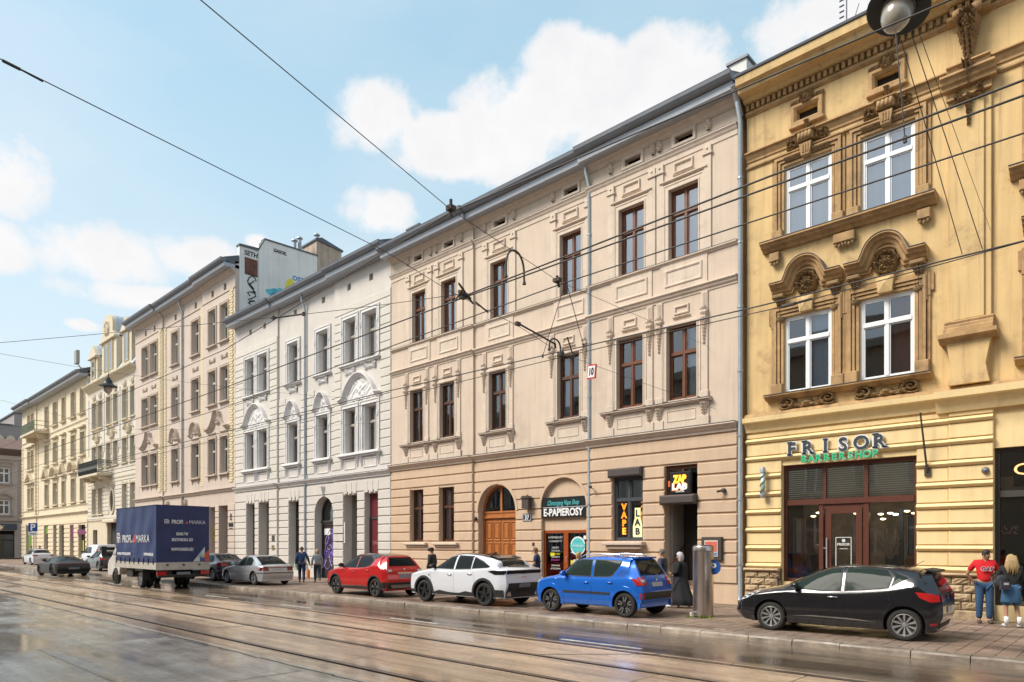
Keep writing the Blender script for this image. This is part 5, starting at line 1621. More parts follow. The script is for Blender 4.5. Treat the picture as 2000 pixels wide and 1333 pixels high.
# local x runs along world y, local -y faces the camera (+x world)
lx = [(-8.2, -7.0), (-5.2, -4.0)]
BH = [(a, c, z0, z1) for a, c in ((-11.2, -10.0), (-8.1, -6.9), (-4.9, -3.6)) for z0, z1 in ((10.2, 12.3), (6.0, 7.95))]
BGH = [(-8.6, -6.6, .3, 3.6), (-4.9, -3.1, .15, 3.8)]
wall(HB, 'upper_wall', GP, -16, 1, 5.0, 14.3, 0, BH, .3, side=.6); wall(HB, 'ground_wall', GP, -16, 1, .1, 5.0, 0, BGH, .3, side=.6)
for (a, c, z0, z1) in BH:
 window(HB, a, z0, c - a, z1 - z0, .15, WHITE, GL, tr=.36, fb=.12); surround(HB, GP_TR, a, c, z0, z1, 0, .2, .08)
 MB().box(a - .4, c + .4, -.3, .02, z0 - .25, z0 - .05, .03).build('window_sill', GP_TR, HB)
 if z0 > 9.5: MB().sweep(arc((a + c) / 2, z1 + .35, 1.1, 165, 15, 10, .5), [(0, -.01), (0, .35), (-.2, .3), (-.2, -.01)], 0).build('pediment', GP_TR, HB)
 else: MB().sweep([(a - .4, z1 + .4), ((a + c) / 2, z1 + 1.0), (c + .4, z1 + .4)], [(0, -.01), (0, .35), (-.2, .3), (-.2, -.01)], 0).build('pediment', GP_TR, HB)
for x in (-12.2, -2.2, .5):
 for i in range(18): put('quoin', cached('quoin2', lambda: MB().box(-.55, .55, -.07, .01, 0, .33, .02).mesh('quoin', GP_TR)), HB, (x, 0, 5.3 + i * .44))
cornice(HB, GP_TR, -16, 1, 5.2, 0, P_CORN); cornice(HB, GP_TR, -16, 1, 13.4, 0, P_BAND)
cornice(HB, mat('brown eaves', (.12, .085, .07), rough=.8), -16.3, 1.3, 14.75, 0, [(0, -.02), (0, .9), (-.2, .85), (-.45, .5), (-.8, .15), (-.8, -.02)], 'eaves')
MB().prism([(-1.0, 14.75), (3.6, 16.6), (9, 16.6), (9, 14.6)], -16.2, 1.2, axis='x').build('roof', mat('brown tile roof', (.17, .10, .08), rough=.8, var=.2, vscale=4), HB)
MB().box(-8.9, -2.9, -.35, -.1, 3.95, 4.75).build('shop_fascia', mat('slate fascia', (.06, .07, .09), rough=.5), HB)
text('MARKET', .6, (-6.0, -.37, 4.1), mat('cream lettering', (.55, .5, .3), rough=.6), HB, width=3.6)
window(HB, -8.6, .3, 2.0, 2.9, .15, SHOPF, GL_SHOP, tr=.25, mull=False); window(HB, -4.9, .15, 1.8, 3.2, .15, SHOPF, GL_SHOP, tr=.25, mull=False)
MB().prism(arc(-1.3, 2.9, .75, 0, 360, 20, .35)[:-1], -.16, -.1).build('oval_sign', mat('green oval sign', (.02, .14, .05), rough=.5), HB)
core(HB, GP, -15.99, .99, .5, 9, .1, 14.6)
HG2 = thing('tenement_house', (-124, 26, .12), 'plain grey rear block with a stepped roofline above the mauve house', 'house')
b = MB(); b.box(-132, -122, 15, 38, .1, 19.4); b.box(-132, -121.9, 22.6, 27.5, 19.4, 21.2); b.box(-128, -122.2, 16, 20, .1, 16); b.build('wall', mat('grey block render', (.30, .27, .26), rough=.9, var=.08, streak=.08), HG2)
b = MB(); b.box(-132.2, -121.8, 22.4, 27.7, 21.2, 21.4); b.box(-132.2, -121.8, 14.8, 22.5, 19.4, 19.55); b.build('coping', METAL_D, HG2)
b = MB()
for i in range(3): b.prism(arc(20.2 + i * 1.35 + .6, 17.0, .6, 0, 180, 8, .9) + [(20.2 + i * 1.35, 14.5), (20.2 + i * 1.35 + 1.2, 14.5)], -121.95, -121.7, axis='x')
b.build('scalloped_parapet', OCG, HG2)
MB().box(-121.98, -121.85, 15.5, 20.0, 15.2, 17.4).build('glazed_attic', mat('blue grey glazing', (.10, .16, .18), rough=.15), HG2)
# ------------------------------------------------------------------ yellow-ochre house with heavy stucco
YU = mat('weathered ochre render', (.64, .45, .215), rough=.9, var=.10, vscale=.8, bump=.35, bscale=40, streak=.10, dirt=(.34, .22, .12), dirt_amt=.9, dscale=.9)
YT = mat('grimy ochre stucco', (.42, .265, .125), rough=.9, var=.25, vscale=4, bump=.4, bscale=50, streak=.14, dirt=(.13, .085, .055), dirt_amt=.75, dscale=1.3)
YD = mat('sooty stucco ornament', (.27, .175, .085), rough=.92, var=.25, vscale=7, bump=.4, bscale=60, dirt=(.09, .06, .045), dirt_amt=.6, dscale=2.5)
YG = mat('butter yellow render', (.82, .625, .33), rough=.88, var=.06, vscale=1.2, bump=.25, bscale=50, streak=.06, dirt=(.40, .29, .15), dirt_amt=.35, dscale=.7, objvar=.03)
SN = mat('sandstone block', (.42, .31, .19), rough=.95, var=.28, vscale=5, bump=1.0, bscale=18, objvar=.15, dirt=(.10, .075, .055), dirt_amt=.5, dscale=2)
MORT = mat('grey mortar', (.14, .115, .09), rough=.95)
HY = thing('tenement_house', (-3, Y, .12), 'yellow-ochre tenement with rich sooty stucco ornament above a barbershop', 'house')
X0, XS = -9.3, -3.9          # left strip, then projecting pier from XS
P0, P1 = -3.9, -2.98         # pier
YHt = [(-8.1, -6.78, 11.14, 13.3), (-5.98, -4.67, 11.14, 13.3), (-2.0, -.7, 11.14, 13.3), (.3, 1.6, 11.14, 13.3)]
YHm = [(-8.12, -6.78, 6.52, 8.8), (-6.02, -4.68, 6.54, 8.8), (-2.0, -.7, 6.54, 8.8), (.3, 1.6, 6.54, 8.8)]
YHa = [(-7.75, -7.15, 14.52, 14.86), (-5.63, -5.03, 14.52, 14.86), (-1.6, -1.0, 14.52, 14.86)]
YHg = [(-8.2, -4.62, .9, 4.38), (-2.94, .6, .5, 4.4)]
wall(HY, 'upper_wall', YU, X0, 6.0, 5.8, 16.2, Y, YHt + YHm + YHa, .22, side=.8)
wall(HY, 'ground_wall', YG, X0, 6.0, .1, 5.8, Y, YHg, .3, side=.8)
core(HY, YU, X0 + .01, 5.99, Y + 1.2, Y + 11, .1, 16.2)
# ground floor rustication: big flat blocks alternating with slim rolls
zz = 1.28
rolls = []
while zz < 5.2:
 rolls.append(zz); zz += .545
for i, z in enumerate(rolls):
 nz = z + .545
 for (x0, x1, pr) in ((X0, XS, .06), (XS + .0, -2.94, .10), (.6, 6, .10)):
  courses(HY, YG, x0 + .01, x1, [z + .17, min(nz, 5.4)], Y, YHg, groove=.02, proud=pr, bev=.015)
  # half-round roll
  hs = [h for h in YHg if h[2] < z and h[3] > z]
  spans = [(x0 + .01, x1)]
  for h in hs:
   ns = []
   for s in spans:
    if h[1] <= s[0] or h[0] >= s[1]: ns.append(s); continue
    if h[0] > s[0]: ns.append((s[0], h[0]))
    if h[1] < s[1]: ns.append((h[1], s[1]))
   spans = ns
  for s in spans:
   MB().sweep([(s[0], z), (s[1], z)], [(.0, -.01), (0, pr - .03), (.03, pr + .05), (.08, pr + .08), (.14, pr + .04), (.16, pr - .03), (.165, -.01)], Y).build('roll_course', YG, HY, smooth=True, ang=50)
cornice(HY, YG, X0, XS, 5.88, Y, [(0, -.02), (0, .34), (-.14, .32), (-.17, .22), (-.24, .16), (-.34, .1), (-.42, .08), (-.42, -.02)])
cornice(HY, YG, XS - .25, 6, 5.89, Y - .12, [(0, -.14), (0, .34), (-.17, .32), (-.2, .22), (-.27, .16), (-.37, .1), (-.5, .04), (-.5, -.14)])
cornice(HY, YT, X0, 6, 6.0, Y, [(0, -.02), (.02, .12), (-.08, .2), (-.11, .2), (-.11, -.02)], 'plinth_band')
# sandstone base
for (x0, x1) in ((X0, -8.2), (-4.62, -2.94)):
 MB().box(x0, x1, Y - .12, Y, .1, 1.26).build('base_backing', MORT, HY)
 MB().box(x0, x1, Y - .3, Y, 1.2, 1.29, .04).build('base_cap', SN, HY)
 random.seed(int(x0 * 10))
 for r in range(4):
  z0 = .36 + r * .21
  x = x0 + (.02 if r % 2 else -.18)
  while x < x1:
   w = .40 + random.uniform(-.03, .05)
   a, c = max(x, x0 + .01), min(x + w, x1 - .01)
   if c - a > .08:
    b = MB()
    # rock face: 5x4 grid with random bulge
    nu_, nv_ = 5, 4
    vs = []
    for i in range(nu_ + 1):
     for j in range(nv_ + 1):
      e = (i in (0, nu_)) or (j in (0, nv_))
      vs.append((a + .012 + (c - a - .024) * i / nu_, Y - .19 - (0 if e else random.uniform(.015, .06)), z0 + .01 + .19 * j / nv_))
    b.add(vs, [(i * (nv_ + 1) + j, (i + 1) * (nv_ + 1) + j, (i + 1) * (nv_ + 1) + j + 1, i * (nv_ + 1) + j + 1) for i in range(nu_) for j in range(nv_)])
    b.box(a + .012, c - .012, Y - .188, Y - .1, z0 + .01, z0 + .2)
    b.build('stone_block', SN, HY)
   x += w
 MB().box(x0, x1, Y - .26, Y, .1, .35, .03).build('stone_footing', SN, HY)
# storefront frame
SF = MB()
a, c = -8.2, -4.62
for x0, x1 in ((a, a + .1), (-7.32 + .02, -7.2), (-6.95 + .02, -6.85), (-6.1, -5.98), (-5.95, -5.83), (c - .1, c)):
 pass
SF.box(a, c, 0, .14, 4.26, 4.38); SF.box(a, a + .1, 0, .14, .9, 4.26); SF.box(c - .1, c, 0, .14, .9, 4.26); SF.box(a + .1, c - .1, -.03, .14, 3.18, 3.34); SF.box(a + .1, c - .1, 0, .12, .9, 1.0)
SF.box(-7.18, -7.06, 0, .14, .12, 3.18); SF.box(-5.98, -5.84, 0, .14, .12, 3.18); SF.box(-7.06, -6.98, 0, .12, 3.34, 4.26); SF.box(-5.96, -5.86, 0, .12, 3.34, 4.26)
MAH = mat('mahogany shop frame', (90, 50, 38), srgb=True, rough=.4, var=.12, vscale=6)
SF = put('shop_front', SF.mesh('shop_front', MAH), HY, (0, Y + .14, 0))
DR = MB(); dx0, dx1 = -7.0, -6.02
DR.box(dx0, dx0 + .16, 0, .06, .14, 3.05); DR.box(dx1 - .16, dx1, 0, .06, .14, 3.05); DR.box(dx0 + .16, dx1 - .16, 0, .06, 2.9, 3.05); DR.box(dx0 + .16, dx1 - .16, 0, .06, .14, .45); DR.box(dx0 - .06, dx1 + .04, 0, .08, 3.05, 3.18)
DR = put('shop_door', DR.mesh('shop_door', MAH), SF if False else HY, (0, Y + .16, 0))
MB().quad((dx0 + .16, Y + .19, .45), (dx1 - .16, Y + .19, .45), (dx1 - .16, Y + .19, 2.9), (dx0 + .16, Y + .19, 2.9)).build('pane', GL_SHOP, DR, recalc=False)
MB().tube([(dx0 + .05, Y + .1, 1.0), (dx0 + .05, Y + .1, 2.2)], .02, 8).tube([(dx0 + .05, Y + .1, 1.9), (dx0 - .05, Y + .14, 1.9)], .012).build('door_pull', METAL_L, DR)
b = MB().sweep([(-6.73, 1.35), (-6.3, 1.35), (-6.3, 2.22), (-6.73, 2.22)], [(0, 0), (0, .004), (.02, .004), (.02, 0)], Y + .18, closed=True); b.build('door_sticker_frame', LW, DR)
text('FRISOR', .1, (-6.51, Y + .17, 1.98), LW, DR, width=.34, depth=.004, bold=.003); MB().prism(arc(-6.51, 2.12, .05, 0, 360, 10)[:-1], Y + .17, Y + .175).box(-6.62, -6.4, Y + .17, Y + .175, 1.88, 1.895).build('door_sticker_mark', LW, DR)
for x0, x1, z0, z1, vis in ((a + .1, -7.18, 1.0, 3.18, 0), (-5.84, c - .1, 1.0, 3.18, 0), (a + .1, -7.06, 3.34, 4.26, 1), (-6.98, -5.96, 3.34, 4.26, 1), (-5.86, c - .1, 3.34, 4.26, 1)):
 MB().quad((x0, Y + .2, z0), (x1, Y + .2, z0), (x1, Y + .2, z1), (x0, Y + .2, z1)).build('pane', GL_SHOP, SF, recalc=False)
 if vis:
  SL = mat('pale blind slat', (.8, .78, .70), rough=.6)
  sm = cached(('slat', round(x1 - x0, 2)), lambda: MB().add([(0, .01, 0), (round(x1 - x0, 2), .01, 0), (round(x1 - x0, 2), 0, .042), (0, 0, .042)], [(0, 1, 2, 3)]).mesh('blind_slat', SL, recalc=False))
  zq = z0 + .03
  while zq < z1 - .03:
   put('blind_slat', sm, SF, (x0, Y + .215, zq)); zq += .062
# barbershop interior seen through the glass
INT = mat('shop floor', (.05, .04, .03), rough=.4)
MB().box(a, c, Y + .3, Y + 3.5, .12, .5).build('shop_floor', INT, HY)
WPN = mat('warm brown wall', (.42, .31, .2), rough=.7, var=.5, vscale=2.5)
MB().box(a, c, Y + 1.7, Y + 1.74, .5, 4.4).build('shop_back_wall', WPN, HY)
CAB = mat('orange wood cabinet', (.32, .12, .035), rough=.4)
for x in (-8.05, -4.98):
 q = thing('cabinet', (x + .1, Y + .5, .5), ('tall orange wood mirror cabinet at the left end of the barbershop window' if x < -6 else 'tall orange wood mirror cabinet at the right end of the barbershop window'), 'cabinet')
 MB().box(x, x + .28, Y + .42, Y + .7, .5, 1.75).build('base', CAB, q)
 MB().box(x, x + .04, Y + .45, Y + .5, 1.75, 2.75).box(x + .24, x + .28, Y + .45, Y + .5, 1.75, 2.75).box(x, x + .28, Y + .45, Y + .5, 2.75, 2.8).build('mirror_frame', CAB, q)
 MB().box(x + .04, x + .24, Y + .5, Y + .51, 1.75, 2.75).build('mirror', mat('mirror', (.3, .33, .33), rough=.1, metal=.9), q)
CREAMW = mat('bright window light', (.8, .8, .8), emit=(.8, .9, 1), estr=.35)
BULB = mat('warm ceiling bulb', (1, .8, .5), emit=(1, .8, .45), estr=1.6); BULBW = mat('cool ceiling bulb', (1, 1, 1), emit=(.9, .95, 1), estr=2.6)
random.seed(4)
for i, (x, z, m) in enumerate(((-6.75, 2.98, BULBW), (-6.45, 2.96, BULB), (-6.3, 2.9, BULB), (-5.66, 2.86, BULB), (-5.6, 2.72, BULB), (-5.42, 2.88, BULB), (-5.28, 2.84, BULBW), (-5.0, 2.92, BULB), (-4.82, 2.86, BULB), (-7.35, 2.95, BULB), (-7.5, 2.85, BULB), (-4.72, 3.08, BULBW))):
 lo = MB().lathe([(0, -.03), (.07, -.01), (.075, .02), (0, .035)], (x, Y + .6, z), 12).build('ceiling_lamp', m, HY)
# dark reflected-looking furniture: chairs and curtain inside
fu = MB()
fu.box(-5.25, -5.15, Y + .8, Y + .9, .5, 3.0).box(-5.1, -5.02, Y + .9, Y + 1.0, .5, 3.0)
fu.build('dark_curtain', mat('slate curtain', (.05, .06, .075), rough=.8), HY)
for x, nme in ((-7.6, 'left'), (-5.5, 'right')):
 ch = thing('barber_chair', (x, Y + 1.0, .5), 'dark barber chair behind the ' + nme + ' pane of the barbershop window', 'chair')
 MB().box(x - .25, x + .25, Y + .8, Y + 1.25, .95, 1.08, .03).build('seat', BLACK, ch)
 MB().box(x - .22, x + .22, Y + 1.2, Y + 1.32, 1.08, 1.7, .04).build('backrest', BLACK, ch)
 MB().lathe([(.2, 0), (.2, .04), (.04, .06), (.04, .45), (0, .45)], (x, Y + 1.0, .5), 12).build('pedestal', METAL, ch)
 MB().box(x - .3, x - .25, Y + .82, Y + 1.2, 1.2, 1.25).box(x + .25, x + .3, Y + .82, Y + 1.2, 1.2, 1.25).build('armrest', METAL_L, ch)
b = MB()
for i in range(14): b.tube([(-5.45 + .05 * sin(i * 2.1), Y + .75, 1.6), (-5.5 + .28 * cos(i * .9), Y + .75 + .1 * sin(i), 2.2 + .25 * sin(i * 1.7))], [.008, .035], 5)
tag(b.build('dried_bouquet', mat('pampas', (.3, .25, .2), rough=.9)), 'beige dried grass bouquet behind the right barbershop pane', 'bouquet')
# FRISOR BARBERSHOP letters
FS = mat('dark grey letter face', (.035, .045, .055), rough=.5); FW = mat('white letter rim', (.72, .74, .76), rough=.5)
GF = mat('green letter', (.02, .32, .14), rough=.45, emit=(.02, .5, .2), estr=.12)
SG_ = thing('shop_sign', (-6.6, Y - .2, 4.42), 'raised dark FRISOR letters with white rims over green BARBERSHOP letters', 'sign')
wds = {'F': .2, 'R': .26, 'I': .1, 'S': .22, 'O': .28}
for i, ch in enumerate('FRISOR'):
 x = -7.85 + i * .475
 z = 4.66
 for m, bo, dy, nm in ((FW, .04, -.14, 'letter'), (FS, .006, -.175, 'letter_face')):
  me = text_mesh(ch, .52, .03, m, bold=bo, width=None)
  xs = [v.co.x for v in me.vertices]; c_ = (min(xs) + max(xs)) / 2
  me.transform(Matrix.Translation((-c_, 0, 0)))
  if nm == 'letter':
   L0 = put(nm, me, SG_, (x, Y + dy, z))
  else:
   put(nm, me, L0, (x, Y + dy, z))
 # serifs
 h = .365
 w = (max(xs) - min(xs)) / 2
 sb = MB(); sf = MB()
 ser = {'F': [(-w + .03, 0), (-w + .03, h)], 'R': [(-w + .03, 0), (-w + .03, h), (w - .02, 0)], 'I': [(0, 0), (0, h)]}.get(ch, [])
 for sx, sz in ser:
  sb.box(x + sx - .085, x + sx + .085, Y - .155, Y - .125, z + sz - (.02 if sz == 0 else .03), z + sz + (.03 if sz == 0 else .02))
  sf.box(x + sx - .065, x + sx + .065, Y - .19, Y - .16, z + sz - (.0 if sz == 0 else .015), z + sz + (.015 if sz == 0 else .0))
 if ser:
  sb.build('serif', FW, L0); sf.build('serif_face', FS, L0)
gx = -7.5
for i, ch in enumerate('BARBERSHOP'):
 me = text_mesh(ch, .27, .03, GF, bold=.006)
 xs = [v.co.x for v in me.vertices]; c_ = (min(xs) + max(xs)) / 2
 me.transform(Matrix.Translation((-c_, 0, 0)))
 l = put('letter', me, SG_, (-7.5 + i * .212, Y - .17, 4.41))
 me2 = text_mesh(ch, .27, .02, FW, bold=.016); me2.transform(Matrix.Translation((-c_, 0, 0)))
 put('letter_rim', me2, l, (-7.5 + i * .212, Y - .145, 4.41))
# barber pole
BP = thing('barber_pole', (-8.7, Y - .25, 3.5), 'striped barber pole light on the yellow wall left of the shop window', 'barber pole')
MB().lathe([(.0, 0), (.06, .01), (.085, .05), (.085, .12), (.07, .13)], (-8.7, Y - .22, 3.42), 16).lathe([(.07, .75), (.085, .76), (.085, .86), (.06, .93), (0, .95)], (-8.7, Y - .22, 3.42), 16).build('cap', METAL_L, BP, smooth=True, ang=40)
MB().lathe([(.066, .13), (.066, .75)], (-8.7, Y - .22, 3.42), 16).build('glass_tube', mat('white stripe', (.6, .62, .62), rough=.25), BP, smooth=True)
b = MB()
for k in range(3):
 pts = []
 for i in range(14):
  t = i / 13
  z = 3.56 + k * .2 + t * .2
  th = -pi + pi * t
  pts.append((-8.7 + .068 * cos(th), Y - .22 + .068 * sin(th), z))
 b.tube(pts, .022, 6)
b.build('green_stripe', mat('sea green stripe', (.05, .2, .15), rough=.4), BP)
MB().tube([(-8.7, Y - .2, 3.6), (-8.7, Y - .05, 3.6)], .015).tube([(-8.7, Y - .2, 4.25), (-8.7, Y - .05, 4.25)], .015).build('wall_mount', METAL, BP)
# flag pole holder
FPh = MB().tube([(-4.36, Y - .06, 3.9), (-4.36, Y - .12, 3.9), (-4.42, Y - .55, 5.35)], [.03, .03, .022], 8).lathe([(.0, 0), (.04, .03), (0, .06)], (-4.42, Y - .55, 5.35), 8).box(-4.43, -4.29, Y - .12, Y - .05, 3.8, 4.0)
tag(FPh.build('flagpole', IRON), 'bare dark flagpole leaning out from the yellow wall right of the barbershop', 'flagpole')
# café window on the right
CF = MB(); ca, cb = -2.94, .6
CF.box(ca, ca + .1, 0, .14, .5, 4.4); CF.box(ca + .1, cb, 0, .14, 4.3, 4.4); CF.box(ca + .1, cb, -.04, .14, 3.18, 3.34); CF.box(ca + .1, cb, 0, .14, .5, .62); CF.box(cb - .1, cb, 0, .14, .5, 4.4); CF.box(-1.2, -1.1, 0, .14, .5, 3.2)
CF = put('cafe_front', CF.mesh('cafe_front', SHOPF), HY, (0, Y + .14, 0))
for z0, z1 in ((.62, 3.18), (3.34, 4.3)):
 MB().quad((ca + .1, Y + .2, z0), (cb - .1, Y + .2, z0), (cb - .1, Y + .2, z1), (ca + .1, Y + .2, z1)).build('pane', GL_SHOP, CF, recalc=False)
NEO = mat('orange neon letters', (1, .5, .2), emit=(1, .42, .16), estr=.45)
text('CAFE', .4, (-1.96, Y + .17, 3.72), NEO, CF, width=1.2, depth=.02)
MB().box(ca + .1, -2.2, Y + .4, Y + .5, 3.36, 3.44).box(-2.88, -2.6, Y + .4, Y + .45, 3.44, 3.7).build('shelf_boxes', mat('cardboard', (.3, .2, .12), rough=.8), CF)
MB().box(ca + .1, cb - .1, Y + .5, Y + .9, .6, 1.5).build('dark_counter', mat('dark red counter', (.06, .02, .02), rough=.5), CF)
b = MB()
for i in range(20): b.lathe([(0, -.04), (.04, 0), (0, .04)], (-2.7 + random.uniform(-.15, .2), Y + .4, 2.35 + random.uniform(-.08, .12)), 5)
b.build('flower_bunch', mat('pink white blossoms', (.55, .35, .38), rough=.8), CF)
tag(MB().lathe([(0, -.1), (.06, -.09), (.09, 0), (0, 0)], (-3.1, Y - .1, 3.85), 12, axis='y').build('wall_bell', METAL, smooth=True), 'small round grey siren on the yellow pier beside the cafe window', 'alarm')

# ---- upper floors
def wtrim(k, a, c, z0, z1, top):
 window(HY, a, z0, c - a, z1 - z0, Y + .05, WHITE, GL_TOP if top else GL, tr=.32, fb=.075, curtain=(CURT if top else (CURT_B, CURT_R)[k % 2]), cside=(0 if top else 1), cfrac=(1 if top else .46))
 # stepped architrave: three nested fillets
 b = MB()
 for i, (off, d) in enumerate(((.02, .05), (.12, .09), (.21, .13), (.30, .06))):
  b.sweep([(c + off, z0 - .02), (c + off, z1 + off), (a - off, z1 + off), (a - off, z0 - .02)], [(0, -.01), (0, d), (-.075, d), (-.075, -.01)], Y)
 b.build('architrave', YT, HY)
for k, (a, c, z0, z1) in enumerate(YHt):
 wtrim(k, a, c, z0, z1, True)
 cx = (a + c) / 2
 for s in (-1, 1):
  x = cx + s * ((c - a) / 2 + .2)
  MB().box(x - .16, x + .16, Y - .17, Y + .01, z0 - .02, z0 + .28, .02).build('architrave_foot', YT, HY)
 MB().sweep([(a - .38, z1 + .36), (c + .38, z1 + .36)], [(0, -.01), (0, .14), (-.03, .14), (-.06, .07), (-.1, .07), (-.1, -.01)], Y).build('lintel_cap', YT, HY)
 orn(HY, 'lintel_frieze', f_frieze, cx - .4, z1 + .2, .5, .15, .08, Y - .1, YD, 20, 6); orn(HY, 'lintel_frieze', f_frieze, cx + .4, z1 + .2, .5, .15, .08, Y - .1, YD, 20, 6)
 MB().prism([(cx - .12, z1 + .06), (cx + .12, z1 + .06), (cx + .17, z1 + .4), (cx - .17, z1 + .4)], Y - .24, Y).build('keystone', YT, HY)
 for q in (-.07, 0, .07): MB().box(cx + q - .018, cx + q + .018, Y - .265, Y - .24, z1 + .12, z1 + .36).build('keystone_flute', YT, HY)
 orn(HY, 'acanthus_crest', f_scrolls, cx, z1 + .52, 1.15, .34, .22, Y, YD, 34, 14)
 MB().box(cx - .22, cx + .22, Y - .3, Y, z1 + .48, z1 + .68, .05).build('crest_base', YT, HY)
 for q in range(4): MB().lathe([(0, -.1), (.05, -.08), (.06, .0), (.05, .08), (0, .1)], (cx - .15 + q * .1, Y - .28, z1 + .6), 8).build('crest_gadroon', YT, HY, smooth=True)
 MB().box(cx - .28, cx + .28, Y - .33, Y, z1 + .7, z1 + .75, .02).build('crest_cap', YT, HY)
 orn(HY, 'acanthus_bracket', f_acanthus, cx, z1 + .92, .24, .34, .2, Y, YD, 12, 12)
for k, (a, c, z0, z1) in enumerate(YHa):
 panel(HY, YT, a - .16, c + .16, z0 - .15, z1 + .14, Y, 'attic_surround', .12, .16)
 orn(HY, 'attic_cartouche', f_cart, (a + c) / 2, z1 + .24, .42, .36, .18, Y - .06, YD, 14, 12)
 for s in (-1, 1): orn(HY, 'attic_leaf', f_frieze, (a + c) / 2 + s * .33, z1 + .2, .3, .18, .12, Y - .04, YD, 10, 8)
 MB().box(a - .2, c + .2, Y - .14, Y, z0 - .22, z0 - .13, .02).build('attic_sill', YT, HY)
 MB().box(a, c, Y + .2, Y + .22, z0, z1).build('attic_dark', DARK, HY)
for k, (a, c, z0, z1) in enumerate(YHm):
 wtrim(k, a, c, z0, z1, False)
 cx = (a + c) / 2
 for s in (-1, 1):
  x = cx + s * ((c - a) / 2 + .2)
  MB().box(x - .17, x + .17, Y - .17, Y + .01, z0 - .02, z0 + .3, .02).build('architrave_foot', YT, HY)
 # stepped ears
 for s in (-1, 1):
  for i in range(3):
   x = cx + s * ((c - a) / 2 + .28 + i * .07)
   MB().box(x - .035, x + .035, Y - .1 + i * .02, Y, z1 - .25 - .12 * (2 - i) + .1, z1 + .36 - i * .02).build('architrave_ear', YT, HY)
 MB().prism([(cx - .17, z1 + .03), (cx + .17, z1 + .03), (cx + .23, z1 + .5), (cx - .23, z1 + .5)], Y - .2, Y).add([(cx - .17, Y - .2, z1 + .03), (cx + .17, Y - .2, z1 + .03), (cx + .23, Y - .2, z1 + .5), (cx - .23, Y - .2, z1 + .5), (cx, Y - .28, z1 + .26)], [(0, 1, 4), (1, 2, 4), (2, 3, 4), (3, 0, 4)]).build('keystone', YU, HY)
 # hood on consoles with a central arch
 hx0, hx1 = cx - 1.0, cx + 1.0
 zh = z1 + 1.0
 pth = [(hx0, zh), (cx - .62, zh)] + [(p[0], p[1]) for p in arc(cx, zh + .02, .56, 165, 15, 14, .6)] + [(cx + .62, zh), (hx1, zh)]
 MB().sweep(pth, [(0, -.01), (0, .38), (-.05, .4), (-.08, .31), (-.14, .29), (-.17, .2), (-.25, .17), (-.29, .1), (-.33, .1), (-.33, -.01)], Y).build('hood', YT, HY)
 MB().sweep([(p[0], p[1] + .012) for p in pth], [(0, -.01), (0, .4), (-.014, .41), (-.014, -.01)], Y).build('hood_flashing', METAL_D, HY)
 MB().sweep(arc(cx, zh - .2, .46, 175, 5, 14, .5), [(0, -.01), (0, .16), (-.05, .16), (-.08, .1), (-.13, .1), (-.13, -.01)], Y).build('niche_ring', YD, HY)
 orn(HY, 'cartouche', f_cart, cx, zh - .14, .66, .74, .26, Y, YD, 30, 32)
 for s in (-1, 1):
  x = cx + s * .78
  MB().box(x - .17, x + .17, Y - .3, Y, zh - .45, zh - .33, .03).build('console_cap', YD, HY)
  orn(HY, 'console', f_acanthus, x, zh - .68, .28, .5, .26, Y, YD, 14, 20)
  for q in range(3): MB().lathe([(0, -.03), (.03, 0), (0, .03)], (x - .07 + q * .07, Y - .2, zh - .93), 7).build('console_bead', YD, HY, smooth=True)
  MB().lathe([(0, -.14), (.12, -.06), (.14, .02), (.12, .06), (0, .06)], (x, Y - .02, zh - 1.02), 12).build('console_pendant', YD, HY, smooth=True)
 # drops under the sill above
 for s in (-1, 1):
  x = cx + s * .92
  b = MB().box(x - .15, x + .15, Y - .2, Y, z1 + 1.72, z1 + 1.98, .02); b.build('sill_bracket', YT, HY)
  for q in (-1, 0, 1):
   MB().lathe([(0, -.05), (.045, 0), (.03, .05), (0, .05)], (x + q * .09, Y - .14, z1 + 1.66 - (.03 if q == 0 else 0)), 8).build('bracket_drop', YD, HY, smooth=True)
 orn(HY, 'apron_scroll', f_scrolls, cx, 6.2, 1.55, .46, .2, Y, YD, 44, 18)
for (a, c) in ((-8.75, -4.15), (-2.6, 2.2)):
 MB().sweep([(a, 11.12), (c, 11.12)], [(0, -.01), (0, .36), (-.06, .37), (-.09, .29), (-.15, .26), (-.18, .16), (-.26, .1), (-.26, -.01)], Y).build('window_ledge', YT, HY)
 MB().sweep([(a - .01, 11.132), (c + .01, 11.132)], [(0, -.01), (0, .38), (-.012, .38), (-.012, -.01)], Y).build('ledge_flashing', METAL_D, HY)
 MB().sweep([(a + .1, 6.5), (c - .1, 6.5)], [(0, -.01), (0, .3), (-.05, .3), (-.1, .2), (-.16, .12), (-.16, -.01)], Y).build('window_ledge', YT, HY)
 MB().sweep([(a + .1, 6.51), (c - .1, 6.51)], [(0, -.01), (0, .32), (-.012, .32), (-.012, -.01)], Y).build('ledge_flashing', METAL_D, HY)
